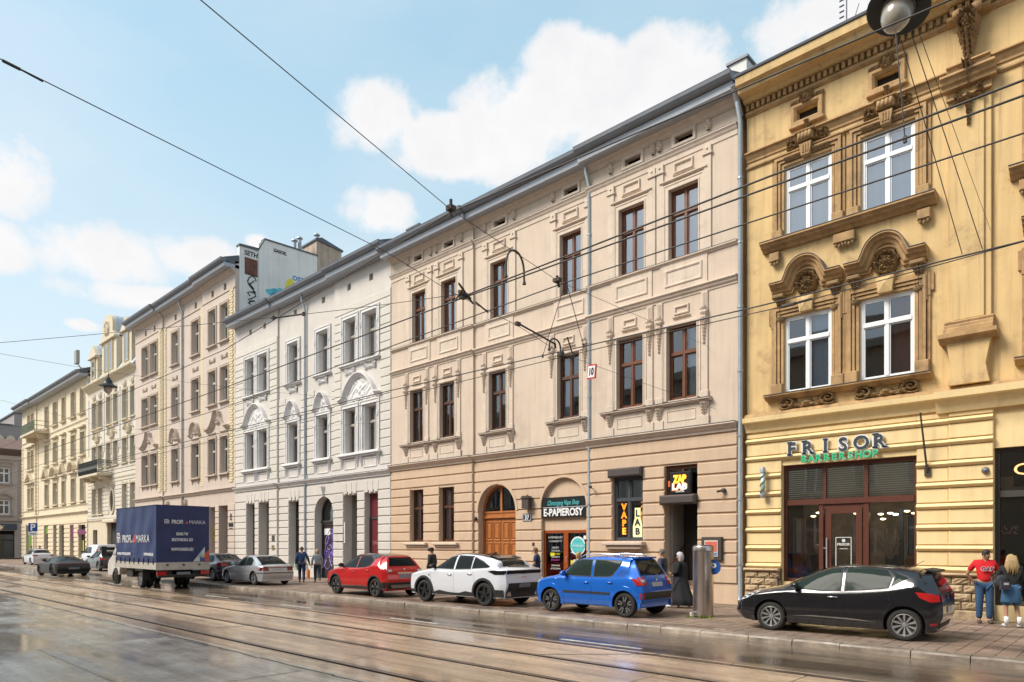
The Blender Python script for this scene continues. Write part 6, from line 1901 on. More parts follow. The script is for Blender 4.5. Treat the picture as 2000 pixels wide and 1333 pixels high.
# entablature, dentils, crown
for (x0, x1, yy) in ((X0, P0, Y), (P0, P1, Y - .16), (P1, 6, Y)):
 b = MB(); b.sweep([(x0, 14.12), (x1, 14.12)], [(0, -.18), (0, .16), (-.04, .17), (-.07, .1), (-.12, .09), (-.2, .04), (-.26, .04), (-.26, -.18)], yy); b.build('entablature', YT, HY)
 MB().sweep([(x0, 13.72), (x1, 13.72)], [(0, -.18), (0, .07), (-.05, .07), (-.09, .03), (-.09, -.18)], yy).build('string_course', YT, HY)
 MB().sweep([(x0, 16.12), (x1, 16.12)], [(0, -.2), (0, .82), (-.22, .8), (-.25, .66), (-.38, .62), (-.4, .3), (-.48, .26), (-.5, .2), (-.5, -.2)], yy).build('crown_cornice', YG if False else YU, HY)
 MB().sweep([(x0, 15.36), (x1, 15.36)], [(.04, -.18), (.04, .1), (-.04, .1), (-.09, .03), (-.09, -.18)], yy).build('bed_moulding', YT, HY)
 MB().sweep([(x0 - .03, 16.14), (x1, 16.14)], [(0, -.2), (.0, .86), (.05, .88), (.09, .84), (.12, -.2)], yy).build('gutter', METAL, HY)
dm = cached('dentil', lambda: MB().box(-.045, .045, -.16, 0, 0, .17, .01).mesh('dentil', YT))
x = X0 + .08
while x < 1.2:
 yy = Y - .16 if P0 < x < P1 else Y
 put('dentil', dm, HY, (x, yy, 15.42)); x += .165
MB().prism([(Y - .7, 16.2), (Y + 6, 19.0), (Y + 6, 16.1)], X0, 6, axis='x').build('roof', METAL_D, HY)
# pier with capital and base
MB().box(P0, P1, Y - .1, Y + .01, 7.7, 13.8, .01).build('pilaster', YU, HY)
MB().box(P0 + .14, P1 - .14, Y - .16, Y + .01, 7.7, 13.2, .01).build('pilaster_face', YU, HY)
b = MB(); cxp = (P0 + P1) / 2
b.sweep([(P0 - .06, 7.7), (P1 + .06, 7.7)], [(0, -.01), (0, .16), (-.05, .22), (-.1, .2), (-.14, .26), (-.2, .26), (-.24, .34), (-.36, .34), (-.36, -.01)], Y); b.build('pilaster_base', YT, HY)
MB().sweep([(P0 - .16, 7.32), (P1 + .16, 7.32)], [(0, -.01), (0, .46), (-.1, .46), (-.14, .34), (-.2, .3), (-.2, -.01)], Y).build('console_cap', YT, HY)
b = MB(); b.prism([(P0 + .02, 6.05), (P1 - .02, 6.05), (P1 - .1, 6.5), (P1 - .02, 6.95), (P1 + .02, 7.12), (P0 - .02, 7.12), (P0 + .02, 6.95), (P0 + .1, 6.5)], Y - .26, Y); b.build('pier_shield', YU, HY)
b = MB(); b.sweep([(P0 - .12, 13.85), (P1 + .12, 13.85)], [(0, -.01), (0, .34), (-.06, .35), (-.1, .27), (-.18, .24), (-.22, .17), (-.3, .15), (-.3, -.01)], Y - .12); b.build('pilaster_capital', YT, HY)
MB().sweep([(P0 - .02, 13.35), (P1 + .02, 13.35)], [(0, -.01), (0, .1), (-.05, .1), (-.05, -.01)], Y - .12).build('neck_moulding', YT, HY)
orn(HY, 'acanthus_bracket', f_acanthus, cxp, 13.75, .34, .5, .45, Y - .14, YD, 14, 14)
orn(HY, 'capital_cartouche', f_scrolls, cxp, 13.3, .62, .36, .2, Y - .16, YD, 18, 12)
orn(HY, 'drop', f_drop, cxp, 12.9, .26, .7, .16, Y - .16, YD, 12, 26)
orn(HY, 'upper_console', f_cart, cxp, 15.05, .52, .7, .4, Y - .18, YD, 18, 20)
orn(HY, 'upper_console_leaf', f_acanthus, cxp, 14.5, .42, .6, .35, Y - .18, YD, 16, 16)
for s in (-1, 1): MB().lathe([(0, -.12), (.1, -.1), (.13, 0), (.1, .1), (0, .12)], (cxp + s * .2, Y - .38, 15.3), 12, axis='x').build('volute', YT, HY, smooth=True)
# the next bay's heavier surrounds at the frame edge
# roof aerial and dish
AE = MB().tube([(-6.75, Y + 1.2, 16.7), (-6.75, Y + 1.2, 18.9)], .02, 6)
for i in range(7): AE.tube([(-6.95, Y + 1.2, 17.5 + i * .17), (-6.82, Y + 1.2, 17.5 + i * .17)], .025, 5)
AE.tube([(-6.75, Y + 1.2, 17.0), (-6.4, Y + 1.2, 18.0)], .012, 4).tube([(-6.9, Y + 1.2, 16.9), (-6.45, Y + 1.2, 17.6)], .01, 4)
tag(AE.build('tv_aerial', METAL), 'thin television aerial standing on the ochre roof', 'aerial')
DI = MB().lathe([(0, .1), (.15, .08), (.26, .02), (.3, -.03), (.26, .0), (.1, .06), (0, .07)], (-7.1, Y + .9, 17.1), 16, axis='y').tube([(-7.1, Y + .9, 17.1), (-7.1, Y + .95, 16.6)], .02).tube([(-7.1, Y + .9, 17.0), (-7.1, Y + .55, 17.15)], .012)
tag(DI.build('satellite_dish', METAL_L, smooth=True, ang=40), 'small pale satellite dish beside the aerial on the ochre roof', 'satellite dish')
b = MB().box(-9.55, -9.0, Y + .6, Y + 1.6, 16.4, 17.1)
b.build('chimney', mat('pale chimney render', (.66, .65, .63)), HY)

# ------------------------------------------------------------------ houses on the camera's side (seen only mirrored in the panes)
def opp(x0, x1, h, m, lab):
 P = thing('tenement_house', ((x0 + x1) / 2, -5.5, .12), lab, 'house')
 hs = []
 n = int((x1 - x0) / 2.6)
 for f in range(4):
  z0 = 1.4 + f * 4.2
  if z0 + 2.4 > h - 1: break
  for i in range(n):
   cx = x0 + (x1 - x0) * (i + .5) / n
   hs.append((cx - .6, cx + .6, z0, z0 + 2.4))
 b = MB()
 b.box(x0, x1, -15, -5.5, .0, h)
 b.build('wall', m, P)
 w = MB(); g = MB(); t = MB()
 for a, c, z0, z1 in hs:
  g.box(a, c, -5.5, -5.46, z0, z1)
  w.box(a - .06, a + .03, -5.5, -5.4, z0, z1); w.box(c - .03, c + .06, -5.5, -5.4, z0, z1); w.box((a + c) / 2 - .05, (a + c) / 2 + .05, -5.5, -5.4, z0, z1); w.box(a, c, -5.5, -5.41, z0 + 1.5, z0 + 1.62)
  t.box(a - .3, c + .3, -5.5, -5.2, z0 - .2, z0); t.box(a - .3, c + .3, -5.5, -5.2, z1 + .1, z1 + .35)
 g.build('window_panes', mat('dark far glass', (.06, .08, .11), rough=.1), P)
 w.build('window_frames', WHITE, P); t.build('window_trim', mat('opposite trim', (.4, .35, .28), rough=.9), P)
 t = MB(); t.box(x0, x1, -5.5, -4.9, h - .5, h + .05); t.box(x0, x1, -5.5, -5.3, 4.6, 4.9); t.build('cornice', mat('opposite trim', (.4, .35, .28), rough=.9), P)
opp(-75, -48, 15, mat('far side cream', (.42, .36, .27), rough=.9), 'cream house on the near side of the street, farthest along')
opp(-48, -27, 14.5, mat('far side grey', (.34, .32, .3), rough=.9), 'grey house on the near side of the street')
opp(-27, -9, 15.5, mat('far side sand', (.42, .35, .26), rough=.9), 'sand-coloured house on the near side of the street')
opp(-9, 6, 15.5, mat('far side stone', (.36, .30, .22), rough=.9, streak=.1), 'stone-coloured house behind the camera')
opp(6, 30, 16, mat('far side brick', (.22, .09, .06)), 'red brick house behind the camera to the right')
# ------------------------------------------------------------------ overhead line
WIRE = mat('overhead wire', (.06, .055, .052), rough=.6)
def wire(pts, r, label, group=None, sag=0., name='overhead_wire', n=6):
 out = []
 for i in range(len(pts) - 1):
  a, b = Vector(pts[i]), Vector(pts[i + 1])
  for k in range(n):
   t = k / n
   p = a.lerp(b, t); p.z -= 4 * sag * t * (1 - t); out.append(p)
 out.append(Vector(pts[-1]))
 o = MB().tube(out, r, 5).build(name, WIRE, smooth=True)
 return tag(o, label, 'wire', group)
wire([(12, 7.1, 6.9), (-1.3, 7.15, 6.9), (-7.55, 6.67, 6.9), (-16.6, 7.34, 6.8), (-45, 7.3, 6.9), (-100, 7.3, 6.9)], 0.0094, 'highest black wire, crossing the white-grey house eaves and leaving the frame beside the big lamp')
wire([(12, 7.1, 5.95), (-3.0, 7.19, 5.95), (-8.0, 7.34, 5.95)], 0.0114, 'upper wire of the close pair, running from the four-wire junction to the right edge')
wire([(12, 7.5, 5.95), (-8.1, 7.38, 5.95), (-17, 7.5, 5.95), (-45, 7.45, 6.0), (-100, 7.4, 6.0)], 0.0114, 'lower wire of the close pair, going on left past the junction under the eaves')
wire([(12, 8.35, 5.95), (-6.5, 8.0, 5.95), (-19.8, 8.6, 5.95), (-45, 8.6, 6.0), (-100, 8.6, 6.0)], 0.0094, 'third wire from the top at the right edge, below the close pair')
wire([(12, 10.0, 5.6), (-4.45, 10.01, 5.6), (-13.3, 9.6, 5.6), (-45, 9.6, 5.7), (-100, 9.6, 5.7)], 0.0114, 'wire crossing the heads of the first-floor windows of the yellow house')
wire([(3, 12.4, 6.6), (-4.33, 11.3, 5.95), (-6.5, 10.6, 5.75), (-8.86, 10.15, 5.6), (-13.8, 10.15, 5.6), (-45, 10.2, 5.7), (-100, 10.2, 5.7)], 0.0083, 'thin wire with a long insulator before the yellow house, lowest at the left')
IN = MB().tube([(-4.55, 11.38, 5.985), (-4.3, 11.3, 5.96)], .03, 8).tube([(-4.3, 11.3, 5.96), (-4.05, 11.34, 5.985)], .022, 8)
tag(IN.build('insulator', IRON), 'long dark insulator on the thin wire just above the lower left yellow-house window', 'insulator')
# span wires between the two house fronts
wire([(-2.3, -5.4, 6.3), (-4.56, 1.85, 5.59), (-5.54, 4.9, 5.63), (-6.5, 7.85, 5.95), (-10.57, 20.4, 8.42)], 0.0042, 'span wire dropping steeply from the top edge to the beige facade', name='span_wire')
wire([(-5.5, -5.4, 6.3), (-6.55, 1.12, 5.8), (-7.24, 5.26, 5.8), (-7.69, 6.8, 5.8), (-8.05, 8.67, 5.8), (-8.54, 10.42, 5.78), (-10.3, 20.4, 6.36)], 0.0047, 'span wire carrying the number 10 board, from the left edge to the beige facade', name='span_wire')
wire([(-20.5, .5, 6.0), (-11.99, 5.29, 5.95), (-8.0, 7.3, 5.98)], 0.0052, 'pull-off wire reaching in from the left edge to the four-wire junction', name='span_wire', sag=.03)
wire([(-31.5, -5.4, 9.5), (-30.9, 8.85, 9.0), (-31.4, 20.4, 9.8)], 0.0062, 'lamp span wire crossing in front of the striped cream house', name='span_wire', sag=.1)
wire([(-40, -5, 8.0), (-44, 7.4, 6.9), (-47, 20.4, 9.0)], 0.0052, 'distant span wire, the farther of two at the left edge', name='span_wire', sag=.12)
wire([(-22, -5, 7.5), (-27, 8, 6.1), (-29, 20.4, 8.2)], 0.0036, 'thin distant span wire before the white-grey house', name='span_wire', sag=.1)
wire([(-29.5, 11.0, 5.3), (-33.5, 20.3, 5.6)], 0.0026, 'faint guy wire before the graffiti door bay', name='span_wire', sag=.05)
# junction hardware
def hard(name, parts, lab, cat='wire clamp'):
 b = MB()
 for p in parts:
  if p[0] == 't': b.tube(p[1], p[2], 6)
  elif p[0] == 'b': b.box(*p[1])
  elif p[0] == 'l': b.lathe(p[1], p[2], 8)
 return tag(b.build(name, IRON), lab, cat)
hard('wire_clamp', [('t', [(-7.95, 7.2, 5.98), (-8.02, 7.5, 5.96)], .03), ('b', (-8.07, -7.95, 7.3, 7.4, 5.92, 6.0)), ('t', [(-7.9, 7.15, 6.08), (-8.06, 7.6, 5.92)], .018), ('t', [(-8.0, 7.6, 5.93), (-8.06, 7.95, 5.86)], .014), ('t', [(-7.85, 7.2, 6.0), (-8.25, 7.4, 5.97)], .015)], 'bulky black clamp where four wires meet')
hard('wire_clamp', [('t', [(-6.05, 6.72, 6.95), (-6.05, 6.72, 6.72)], .035), ('b', (-6.12, -5.98, 6.66, 6.8, 6.86, 6.96))] if False else [('t', [(-5.54, 4.9, 5.74), (-5.54, 4.9, 5.56)], .018), ('b', (-5.58, -5.5, 4.86, 4.94, 5.62, 5.67))], 'rusty clamp high against the sky above the zinc eaves')
hard('wire_clamp', [('t', [(-6.5, 7.85, 6.02), (-6.5, 7.9, 5.86)], .02), ('b', (-6.56, -6.44, 7.82, 7.9, 5.93, 5.98))], 'clamp on the span wire level with the top floor sill band')
hard('insulator_rod', [('t', [(-8.04, 8.67, 5.84), (-8.0, 9.6, 5.68)], .016), ('b', (-8.07, -8.01, 8.6, 8.7, 5.8, 5.86)), ('t', [(-8.0, 9.6, 5.7), (-8.0, 9.62, 5.6)], .02)], 'slanting insulator rod over the middle of the beige facade', 'insulator')
hard('wire_clamp', [('t', [(-8.3, 10.2, 5.76), (-8.6, 10.5, 5.7)], .018), ('b', (-8.4, -8.3, 10.15, 10.25, 5.64, 5.72))], 'dark clamp just left of the number 10 board')
hard('wire_clamp', [('t', [(-6.56, 1.14, 5.8), (-6.58, 1.26, 5.8)], .012), ('t', [(-6.58, 1.26, 5.8), (-6.62, 1.42, 5.8)], .006)], 'strain insulator at the left edge of the sky', 'insulator')
hard('insulator', [('t', [(-11.2, 5.75, 5.95), (-10.6, 6.05, 5.96)], .016), ('l', [(.028, -.03), (.028, .03)], (-11.15, 5.77, 5.95)), ('l', [(.028, -.03), (.028, .03)], (-10.62, 6.04, 5.96))], 'dark strain insulator before the white-grey house', 'insulator')
# loops of cable linking the wires
def loop(x, y0, y1, z, h, lab):
 pts = [(x, y0 + (y1 - y0) * .5 * (1 - cos(t * pi / 14)), z + h * sin(t * pi / 14) ** .6) for t in range(15)]
 b = MB().tube(pts, .016, 6).lathe([(.03, -.03), (.02, .02), (0, .05)], (x, y0, z), 8).lathe([(.03, -.03), (.02, .02), (0, .05)], (x, y1, z), 8)
 tag(b.build('cable_loop', IRON, smooth=True, ang=50), lab, 'cable')
loop(-6.95, 7.22, 7.62, 5.97, .42, 'arched cable loop linking the close pair of wires')
loop(-8.15, 9.62, 9.95, 5.62, .22, 'smaller arched cable loop by the slanting insulator rod')
MB().tube([(-8.0, 9.55, 5.9), (-8.15, 10.12, 5.62)], .01)
tag(MB().tube([(-7.95, 9.9, 5.86), (-8.0, 10.12, 5.6)], .014).lathe([(.05, -.03), (.03, .03)], (-8.0, 10.13, 5.6), 8).build('wire_hanger', IRON), 'short drop hanger below the slanting rod', 'hanger')
# drop hangers
for i, (a, b_, lab) in enumerate((((-1.93, 7.7, 7.25), (-1.79, 7.48, 5.97), 'drop wire hanging from the big street lamp to the lower close wire'), ((-1.6, 7.2, 6.9), (-.45, 9.0, 5.0), 'left of two guy wires slanting down the ochre facade'), ((-1.5, 7.2, 6.9), (-.2, 9.0, 5.05), 'right of two guy wires slanting down the ochre facade'), ((-6.41, 7.95, 5.95), (-8.55, 9.9, 5.62), 'left leg of the thin V of hanger wires'), ((-6.41, 7.95, 5.95), (-7.57, 9.9, 5.62), 'right leg of the thin V of hanger wires'))):
 if 'guy' in lab: continue
 tag(MB().tube([a, b_], .006, 4).lathe([(.02, -.03), (.02, .03)], b_, 6).build('drop_wire', WIRE), lab, 'wire')
# guy wires on the ochre facade, computed at the facade
tag(MB().tube([(-1.95, 8.0, 7.3), (-1.76, 10.0, 5.62)], .005, 4).build('drop_wire', WIRE), 'left one of two fine wires running down from the lamp over the ochre wall', 'wire')
tag(MB().tube([(-1.85, 8.0, 7.3), (-1.55, 10.0, 5.62)], .005, 4).build('drop_wire', WIRE), 'right one of two fine wires running down from the lamp over the ochre wall', 'wire')
# board with 10
NB = MB(); NB.box(-.17, .17, -.012, .012, -.3, .0)
nb = put('number_board', NB.mesh('number_board', mat('red board edge', (.6, .02, .03), rough=.4)), None, (-8.78, 11.79, 5.86))
tag(nb, 'small tilted white board with red border and black 10 hung on a span wire', 'sign')
nb.rotation_euler = (0, radians(8), radians(-22)); ORG[nb] = Vector((0, 0, 0))
q = put('board_face', MB().box(-.14, .14, -.018, -.012, -.27, -.03).mesh('board_face', SIGNWHT), nb, (0, 0, 0))
put('number', text_mesh('10', .21, .004, BLACK, bold=.008), q, (0, -.022, -.22))
# pendant street lamps
def pendant(loc, s, lab, tilt=0.):
 P = thing('street_lamp', loc, lab, 'street lamp', org=(0, 0, 0))
 P.rotation_euler = (radians(tilt), radians(8), 0)
 P.scale = (s, s, s)
 b = MB().lathe([(0, .42), (.07, .42), (.08, .36), (.14, .33), (.16, .22), (.2, .17), (.34, .1), (.35, .05), (.33, .04), (.2, .08), (.0, .1)], (0, 0, 0), 32)
 b.build('shade', mat('dark enamel', (.02, .021, .022), rough=.45, var=.2, vscale=20), P, loc=(0, 0, 0), smooth=True, ang=40)
 b = MB().lathe([(.17, .06), (.175, .0), (.16, -.1), (.12, -.18), (.06, -.225), (0, -.24)], (0, 0, 0), 28)
 gm = mat('dusty lamp glass', (.42, .38, .32), rough=.22, spec=.8, var=.25, vscale=9, coat=.5)
 b.build('glass_bowl', gm, P, loc=(0, 0, 0), smooth=True)
 MB().lathe([(.165, .05), (.185, .05), (.185, .075), (.165, .075)], (0, 0, 0), 28).build('clamp_ring', METAL, P, loc=(0, 0, 0))
 MB().tube([(0, 0, .42), (0, 0, .6)], .02, 8).build('hanger', IRON, P, loc=(0, 0, 0))
pendant((-1.97, 7.93, 7.56), .87, 'large pendant street lamp with a glass bowl cut off by the top edge', -20)
pendant((-30.9, 8.85, 8.35), .98, 'dark pendant street lamp hanging in front of the striped cream house')
wire([(-1.2, -5.4, 9.6), (-2.0, 8.1, 8.06), (-3.0, 20.4, 9.8)], 0.0047, 'span wire carrying the large pendant lamp above the frame', name='span_wire')
# parking sign
ps = thing('parking_sign', (-70.7, 14.5, .12), 'blue square parking sign with white P on a grey pole', 'sign')
MB().tube([(-70.7, 14.5, .12), (-70.7, 14.5, 3.9)], .04, 8).build('pole', PIPE, ps)
bm_ = MB().box(-.36, .36, -.02, .0, 3.12, 3.84)
bb = put('blue_plate', bm_.mesh('blue_plate', mat('sign blue', (.01, .08, .32), rough=.4)), ps, (-70.7, 14.44, 0), own=(0, 0, 0))
bb.rotation_euler = (0, 0, radians(52)); 
me = text_mesh('P', .8, .01, SIGNWHT, bold=.02); put('letter', me, bb, (0, -.03, 3.2))
bb2 = put('lower_plate', MB().box(-.36, .36, -.02, .0, 2.78, 3.08).mesh('lower_plate', SIGNWHT), ps, (-70.7, 14.44, 0), own=(0, 0, 0)); bb2.rotation_euler = (0, 0, radians(52))
put('lettering', text_mesh('STREFA', .16, .01, mat('sign blue', ()), width=.55), bb2, (0, -.03, 2.85))
# priority sign and a planted stand at the far left edge
pr = thing('priority_sign', (-60.5, 9.0 + 2.2, .0), 'yellow diamond road sign at the left edge of the frame', 'sign')
pr.location = (-66.0, 11.1, 0); ORG[pr] = Vector(pr.location)
MB().tube([(-66, 11.1, 0), (-66, 11.1, 3.6)], .04, 8).build('pole', IRON, pr)
b = MB().prism([(-.5, 3.3), (0, 2.8), (.5, 3.3), (0, 3.8)], -.02, 0); d_ = put('white_diamond', b.mesh('white_diamond', SIGNWHT), pr, (-66, 11.05, 0), own=(0, 0, 0)); d_.rotation_euler = (0, 0, radians(52))
put('yellow_diamond', MB().prism([(-.4, 3.3), (0, 2.9), (.4, 3.3), (0, 3.7)], -.03, -.02).mesh('yellow_diamond', mat('sign yellow paint', (.75, .42, .01), rough=.4)), d_, (0, 0, 0))
# parking machine
PM = thing('parking_machine', (-8.6, 16.35, .12), 'brushed steel column parking machine standing on the pavement', 'parking machine')
STL = mat('brushed stainless', (.50, .45, .42), rough=.3, metal=.9, var=.06, vscale=2, streak=.12)
cx, cy = -8.6, 16.35
b = MB().lathe([(0, .15), (.255, .15), (.26, .18), (.26, 1.83), (.262, 1.835)], (cx, cy, 0), 48)
b.build('column', STL, PM, smooth=True, ang=30)
MB().lathe([(.255, 1.84), (.265, 1.845), (.265, 1.94), (.25, 1.97), (.2, 1.985), (0, 1.99)], (cx, cy, 0), 48).build('cap', STL, PM, smooth=True, ang=30)
MB().lathe([(.235, 1.985), (.215, 1.995), (0, 2.0)], (cx, cy, 0), 32).build('solar_panel', mat('blue solar cell', (.06, .08, .12), rough=.25), PM)
MB().lathe([(0, .12), (.22, .12), (.22, .16), (0, .16)], (cx, cy, 0), 24).build('base', BLACK, PM)
sm_ = MB().tube([(cx + .12, cy - .232, .2), (cx + .12, cy - .232, 1.8)], .004, 4); sm_.build('seam', BLACK, PM)
MB().box(cx - .15, cx - .05, cy - .262, cy - .25, .25, .28).build('lock_plate', METAL_L, PM)
pd = MB().lathe([(0, -.012), (.19, -.012), (.19, .012), (0, .012)], (0, 0, 0), 28, axis='y').mesh('parking_disc', mat('sign blue', ()))
pd = put('parking_disc', pd, PM, (cx + .26, cy + .05, 1.42), own=(0, 0, 0)); pd.rotation_euler = (0, 0, radians(8))
put('letter', text_mesh('P', .3, .006, SIGNWHT, bold=.012), pd, (.0, -.018, -.1))
# moss tufts
random.seed(9)
b = MB()
for i in range(420):
 a = random.random() * 6.28; r = random.choice((.25, .3, .34)) + random.random() * .12
 if not (3.4 < a < 4.4 or 4.9 < a < 5.9): continue
 x, y = cx + r * cos(a), cy + r * sin(a)
 h = .02 + random.random() * .05; t = random.random() * 6.28
 b.add([(x - .012 * cos(t), y - .012 * sin(t), .12), (x + .012 * cos(t), y + .012 * sin(t), .12), (x + random.uniform(-.03, .03), y + random.uniform(-.03, .03), .12 + h)], [(0, 1, 2)])
tag(b.build('moss', mat('lime green moss', (.16, .26, .02), rough=.9), recalc=False), kind='stuff')
cg = MB().lathe([(0, 0), (.045, 0), (.04, .11), (0, .11)], (cx - .28, cy - .12, .12), 10).lathe([(0, .0), (.05, .01), (.05, .04), (0, .05)], (cx - .24, cy - .17, .12), 8)
tag(cg.build('paper_cup', mat('crumpled paper cup', (.55, .48, .42), rough=.8), smooth=True), 'crumpled paper cup lying at the foot of the parking machine', 'litter')
# ------------------------------------------------------------------ vehicles
def paint(name, rgb, rough=.22, metal=.25, coat=1.):
 return mat(name, rgb, rough=rough, metal=metal, coat=coat, spec=.6)
TYRE = mat('tyre rubber', (.022, .021, .02), rough=.8)
RIMG = mat('alloy rim', (.42, .42, .43), rough=.3, metal=.8)
RIMD = mat('dark alloy rim', (.05, .05, .055), rough=.3, metal=.6)
GLC = mat('dark car glass', (.012, .015, .016), rough=.05, spec=.12)
GLC2 = mat('greenish car glass', (.022, .034, .030), rough=.05, spec=.07)
PLAS = mat('black car plastic', (.022, .022, .023), rough=.55)
CHR = mat('satin chrome', (.6, .6, .62), rough=.2, metal=.95)
REDL = mat('red lamp lens', (.42, .012, .012), rough=.12, coat=1.)
REDD = mat('dark red lamp lens', (.16, .008, .01), rough=.12, coat=1.)
CLRL = mat('clear lamp lens', (.55, .57, .6), rough=.1, coat=1.)
PLATE = mat('blurred number plate', (.42, .42, .44), rough=.5)
PLATED = mat('dark number plate', (.2, .2, .22), rough=.5)

def lerp_poly(pl, x):
 if x >= pl[0][0]: return pl[0][1]
 for (a, u), (b, v) in zip(pl[:-1], pl[1:]):
  if b <= x <= a:
   t = (a - x) / (a - b) if a != b else 0
   return u + (v - u) * t
 return pl[-1][1]

def cr(p0, p1, p2, p3, t, k=.42):
 m1 = (p2 - p0) * k; m2 = (p3 - p1) * k
 return p1 * (2 * t ** 3 - 3 * t * t + 1) + m1 * (t ** 3 - 2 * t * t + t) + p2 * (-2 * t ** 3 + 3 * t * t) + m2 * (t ** 3 - t * t)

def refine(G, n):
 out = []
 N = len(G)
 for i in range(N - 1):
  a, b = G[max(0, i - 1)], G[i]; c, d = G[i + 1], G[min(N - 1, i + 2)]
  for k in range(n):
   t = k / n
   out.append([cr(a[j], b[j], c[j], d[j], t) for j in range(len(b))])
 out.append(G[-1])
 return out

def car_body_mesh(c, m, fine=True):
 """c: silhouette from nose (+x) to tail; belt line; tail section; half widths"""
 hw = c['W'] / 2
 xf, xr = c['nose'], c['tail'][0]
 top, belt = c['top'], c['belt']
 zc = c.get('zc', .2)
 xs = c['xs']
 cols = []
 rh = c['roofhw']
 def col_(x, s, zlow, dx=None):
  zt = lerp_poly(top, x); zb = min(lerp_poly(belt, x), zt - .03)
  g = min(1, max(0, (zt - zb - .03) / .32))
  y5 = hw * s - .035 - .02 * g
  y6 = y5 * .66 * (1 - g) + rh * s * g
  z6 = zt - (.012 * (1 - g) + c.get('crown', .055) * g)
  zm = zlow + (zb - zlow) * .42
  zs = zlow + (zb - zlow) * .80
  r = [V(x, 0, zlow), V(x, hw * s - .12, zlow), V(x, hw * s - .03, zlow + .07), V(x, hw * s, zm), V(x, hw * s - .012, zs), V(x, y5, zb), V(x, y6, z6), V(x, 0, zt)]
  if dx:
   for q, d in enumerate(dx): r[q].x += d
  return r
 # nose: two rounding columns
 nz = c['nose_z']
 first = [V(xf + d, y * hw, z) for d, y, z in ((-.18, 0, zc + .04), (-.16, .62, zc + .04), (-.05, .70, zc + .12), (0, .72, zc + (nz - zc) * .45), (-.03, .70, zc + (nz - zc) * .75), (-.10, .64, nz - .02), (-.12, .4, nz), (-.12, 0, nz + .01))]
 cols.append(first)
 cols.append(col_(xf - .22, .90, zc + .02, dx=(.02, .0, .03, .06, .05, .02, 0, 0)))
 for x in xs: cols.append(col_(x, 1 - .06 * max(0, (x - c['fa']) / max(.1, xf - c['fa'])) - .03 * max(0, (c['ra'] - x) / 1.0), zc))
 T = c['tail']    # x positions for rows: bottom, bumper, lamp, belt, glass top, roof end ; z's from tz
 tz = c['tz']
 ty = c.get('ty', (.78, .90, .95, .92, .86, .62))
 pre = [V(T[0] + .10, 0, zc), V(T[0] + .12, hw * .84, zc), V(T[0] + .14, hw * .93, tz[0]), V(T[1] + .20, hw * .975, tz[1]), V(T[2] + .20, hw * .965, tz[2]), V(T[3] + .20, hw * .95 - .035, tz[3] + .01), V(T[4] + .17, rh * .98, tz[4] - .01), V(T[5] + .12, 0, tz[5] + .005)]
 cols.append(pre)
 end = [V(T[0], 0, zc + .02), V(T[0] + .01, hw * ty[0], zc + .02), V(T[0], hw * ty[1] * .93, tz[0]), V(T[1], hw * ty[1] * .93, tz[1]), V(T[2], hw * ty[2] * .9, tz[2]), V(T[3], hw * ty[3] * .88, tz[3]), V(T[4], rh * ty[4], tz[4]), V(T[5], 0, tz[5])]
 cols.append(end)
 G = refine(cols, 5 if fine else 3)
 G = [list(r) for r in zip(*refine([list(r) for r in zip(*G)], 4 if fine else 3))]
 nc, nr = len(G), len(G[0])
 bm = bmesh.new()
 Lv = [[bm.verts.new(p) for p in r] for r in G]
 Rv = [[bm.verts.new((p.x, -p.y, p.z)) if 0 < j < nr - 1 else Lv[i][j] for j, p in enumerate(r)] for i, r in enumerate(G)]
 def F(*v):
  u = []
  for q in v:
   if q not in u: u.append(q)
  if len(u) > 2:
   try: bm.faces.new(u)
   except ValueError: pass
 for i in range(nc - 1):
  for j in range(nr - 1):
   F(Lv[i][j], Lv[i + 1][j], Lv[i + 1][j + 1], Lv[i][j + 1])
   F(Rv[i][j + 1], Rv[i + 1][j + 1], Rv[i + 1][j], Rv[i][j])
 for i, fl in ((0, 0), (nc - 1, 1)):
  for j in range(nr - 1):
   q = (Lv[i][j], Lv[i][j + 1], Rv[i][j + 1], Rv[i][j])
   F(*(q if fl else q[::-1]))
 bmesh.ops.recalc_face_normals(bm, faces=bm.faces)
 me = bpy.data.meshes.new('body')
 bm.to_mesh(me); bm.free()
 me.materials.append(m); me.materials.append(PLAS)
 ob = bpy.data.objects.new('tmp', me); col.objects.link(ob)
 # wheel wells
 cut = MB()
 for x in (c['fa'], c['ra']):
  for s in (-1, 1):
   r = c['R'] + c.get('gap', .05)
   cut.lathe([(0, s * (hw - .26)), (r, s * (hw - .26)), (r, s * (hw + .2)), (0, s * (hw + .2))], (x, 0, c['R'] + .01), 36, axis='y')
 cm = cut.mesh('cut', PLAS)
 co = bpy.data.objects.new('cut', cm); col.objects.link(co)
 md = ob.modifiers.new('b', 'BOOLEAN'); md.object = co; md.operation = 'DIFFERENCE'; md.solver = 'EXACT'; md.use_self = True
 try: md.material_mode = 'TRANSFER'
 except Exception: pass
 dg = bpy.context.evaluated_depsgraph_get()
 res = bpy.data.meshes.new_from_object(ob.evaluated_get(dg))
 bpy.data.objects.remove(ob); bpy.data.objects.remove(co)
 # dark underside
 for p in res.polygons:
  if p.center.z < zc + .02: p.material_index = 1
  p.use_smooth = True
 res.set_sharp_from_angle(angle=radians(38))
 bm = bmesh.new(); bm.from_mesh(me); bmesh.ops.triangulate(bm, faces=bm.faces)
 tree = BVHTree.FromBMesh(bm); bm.free()
 return res, tree

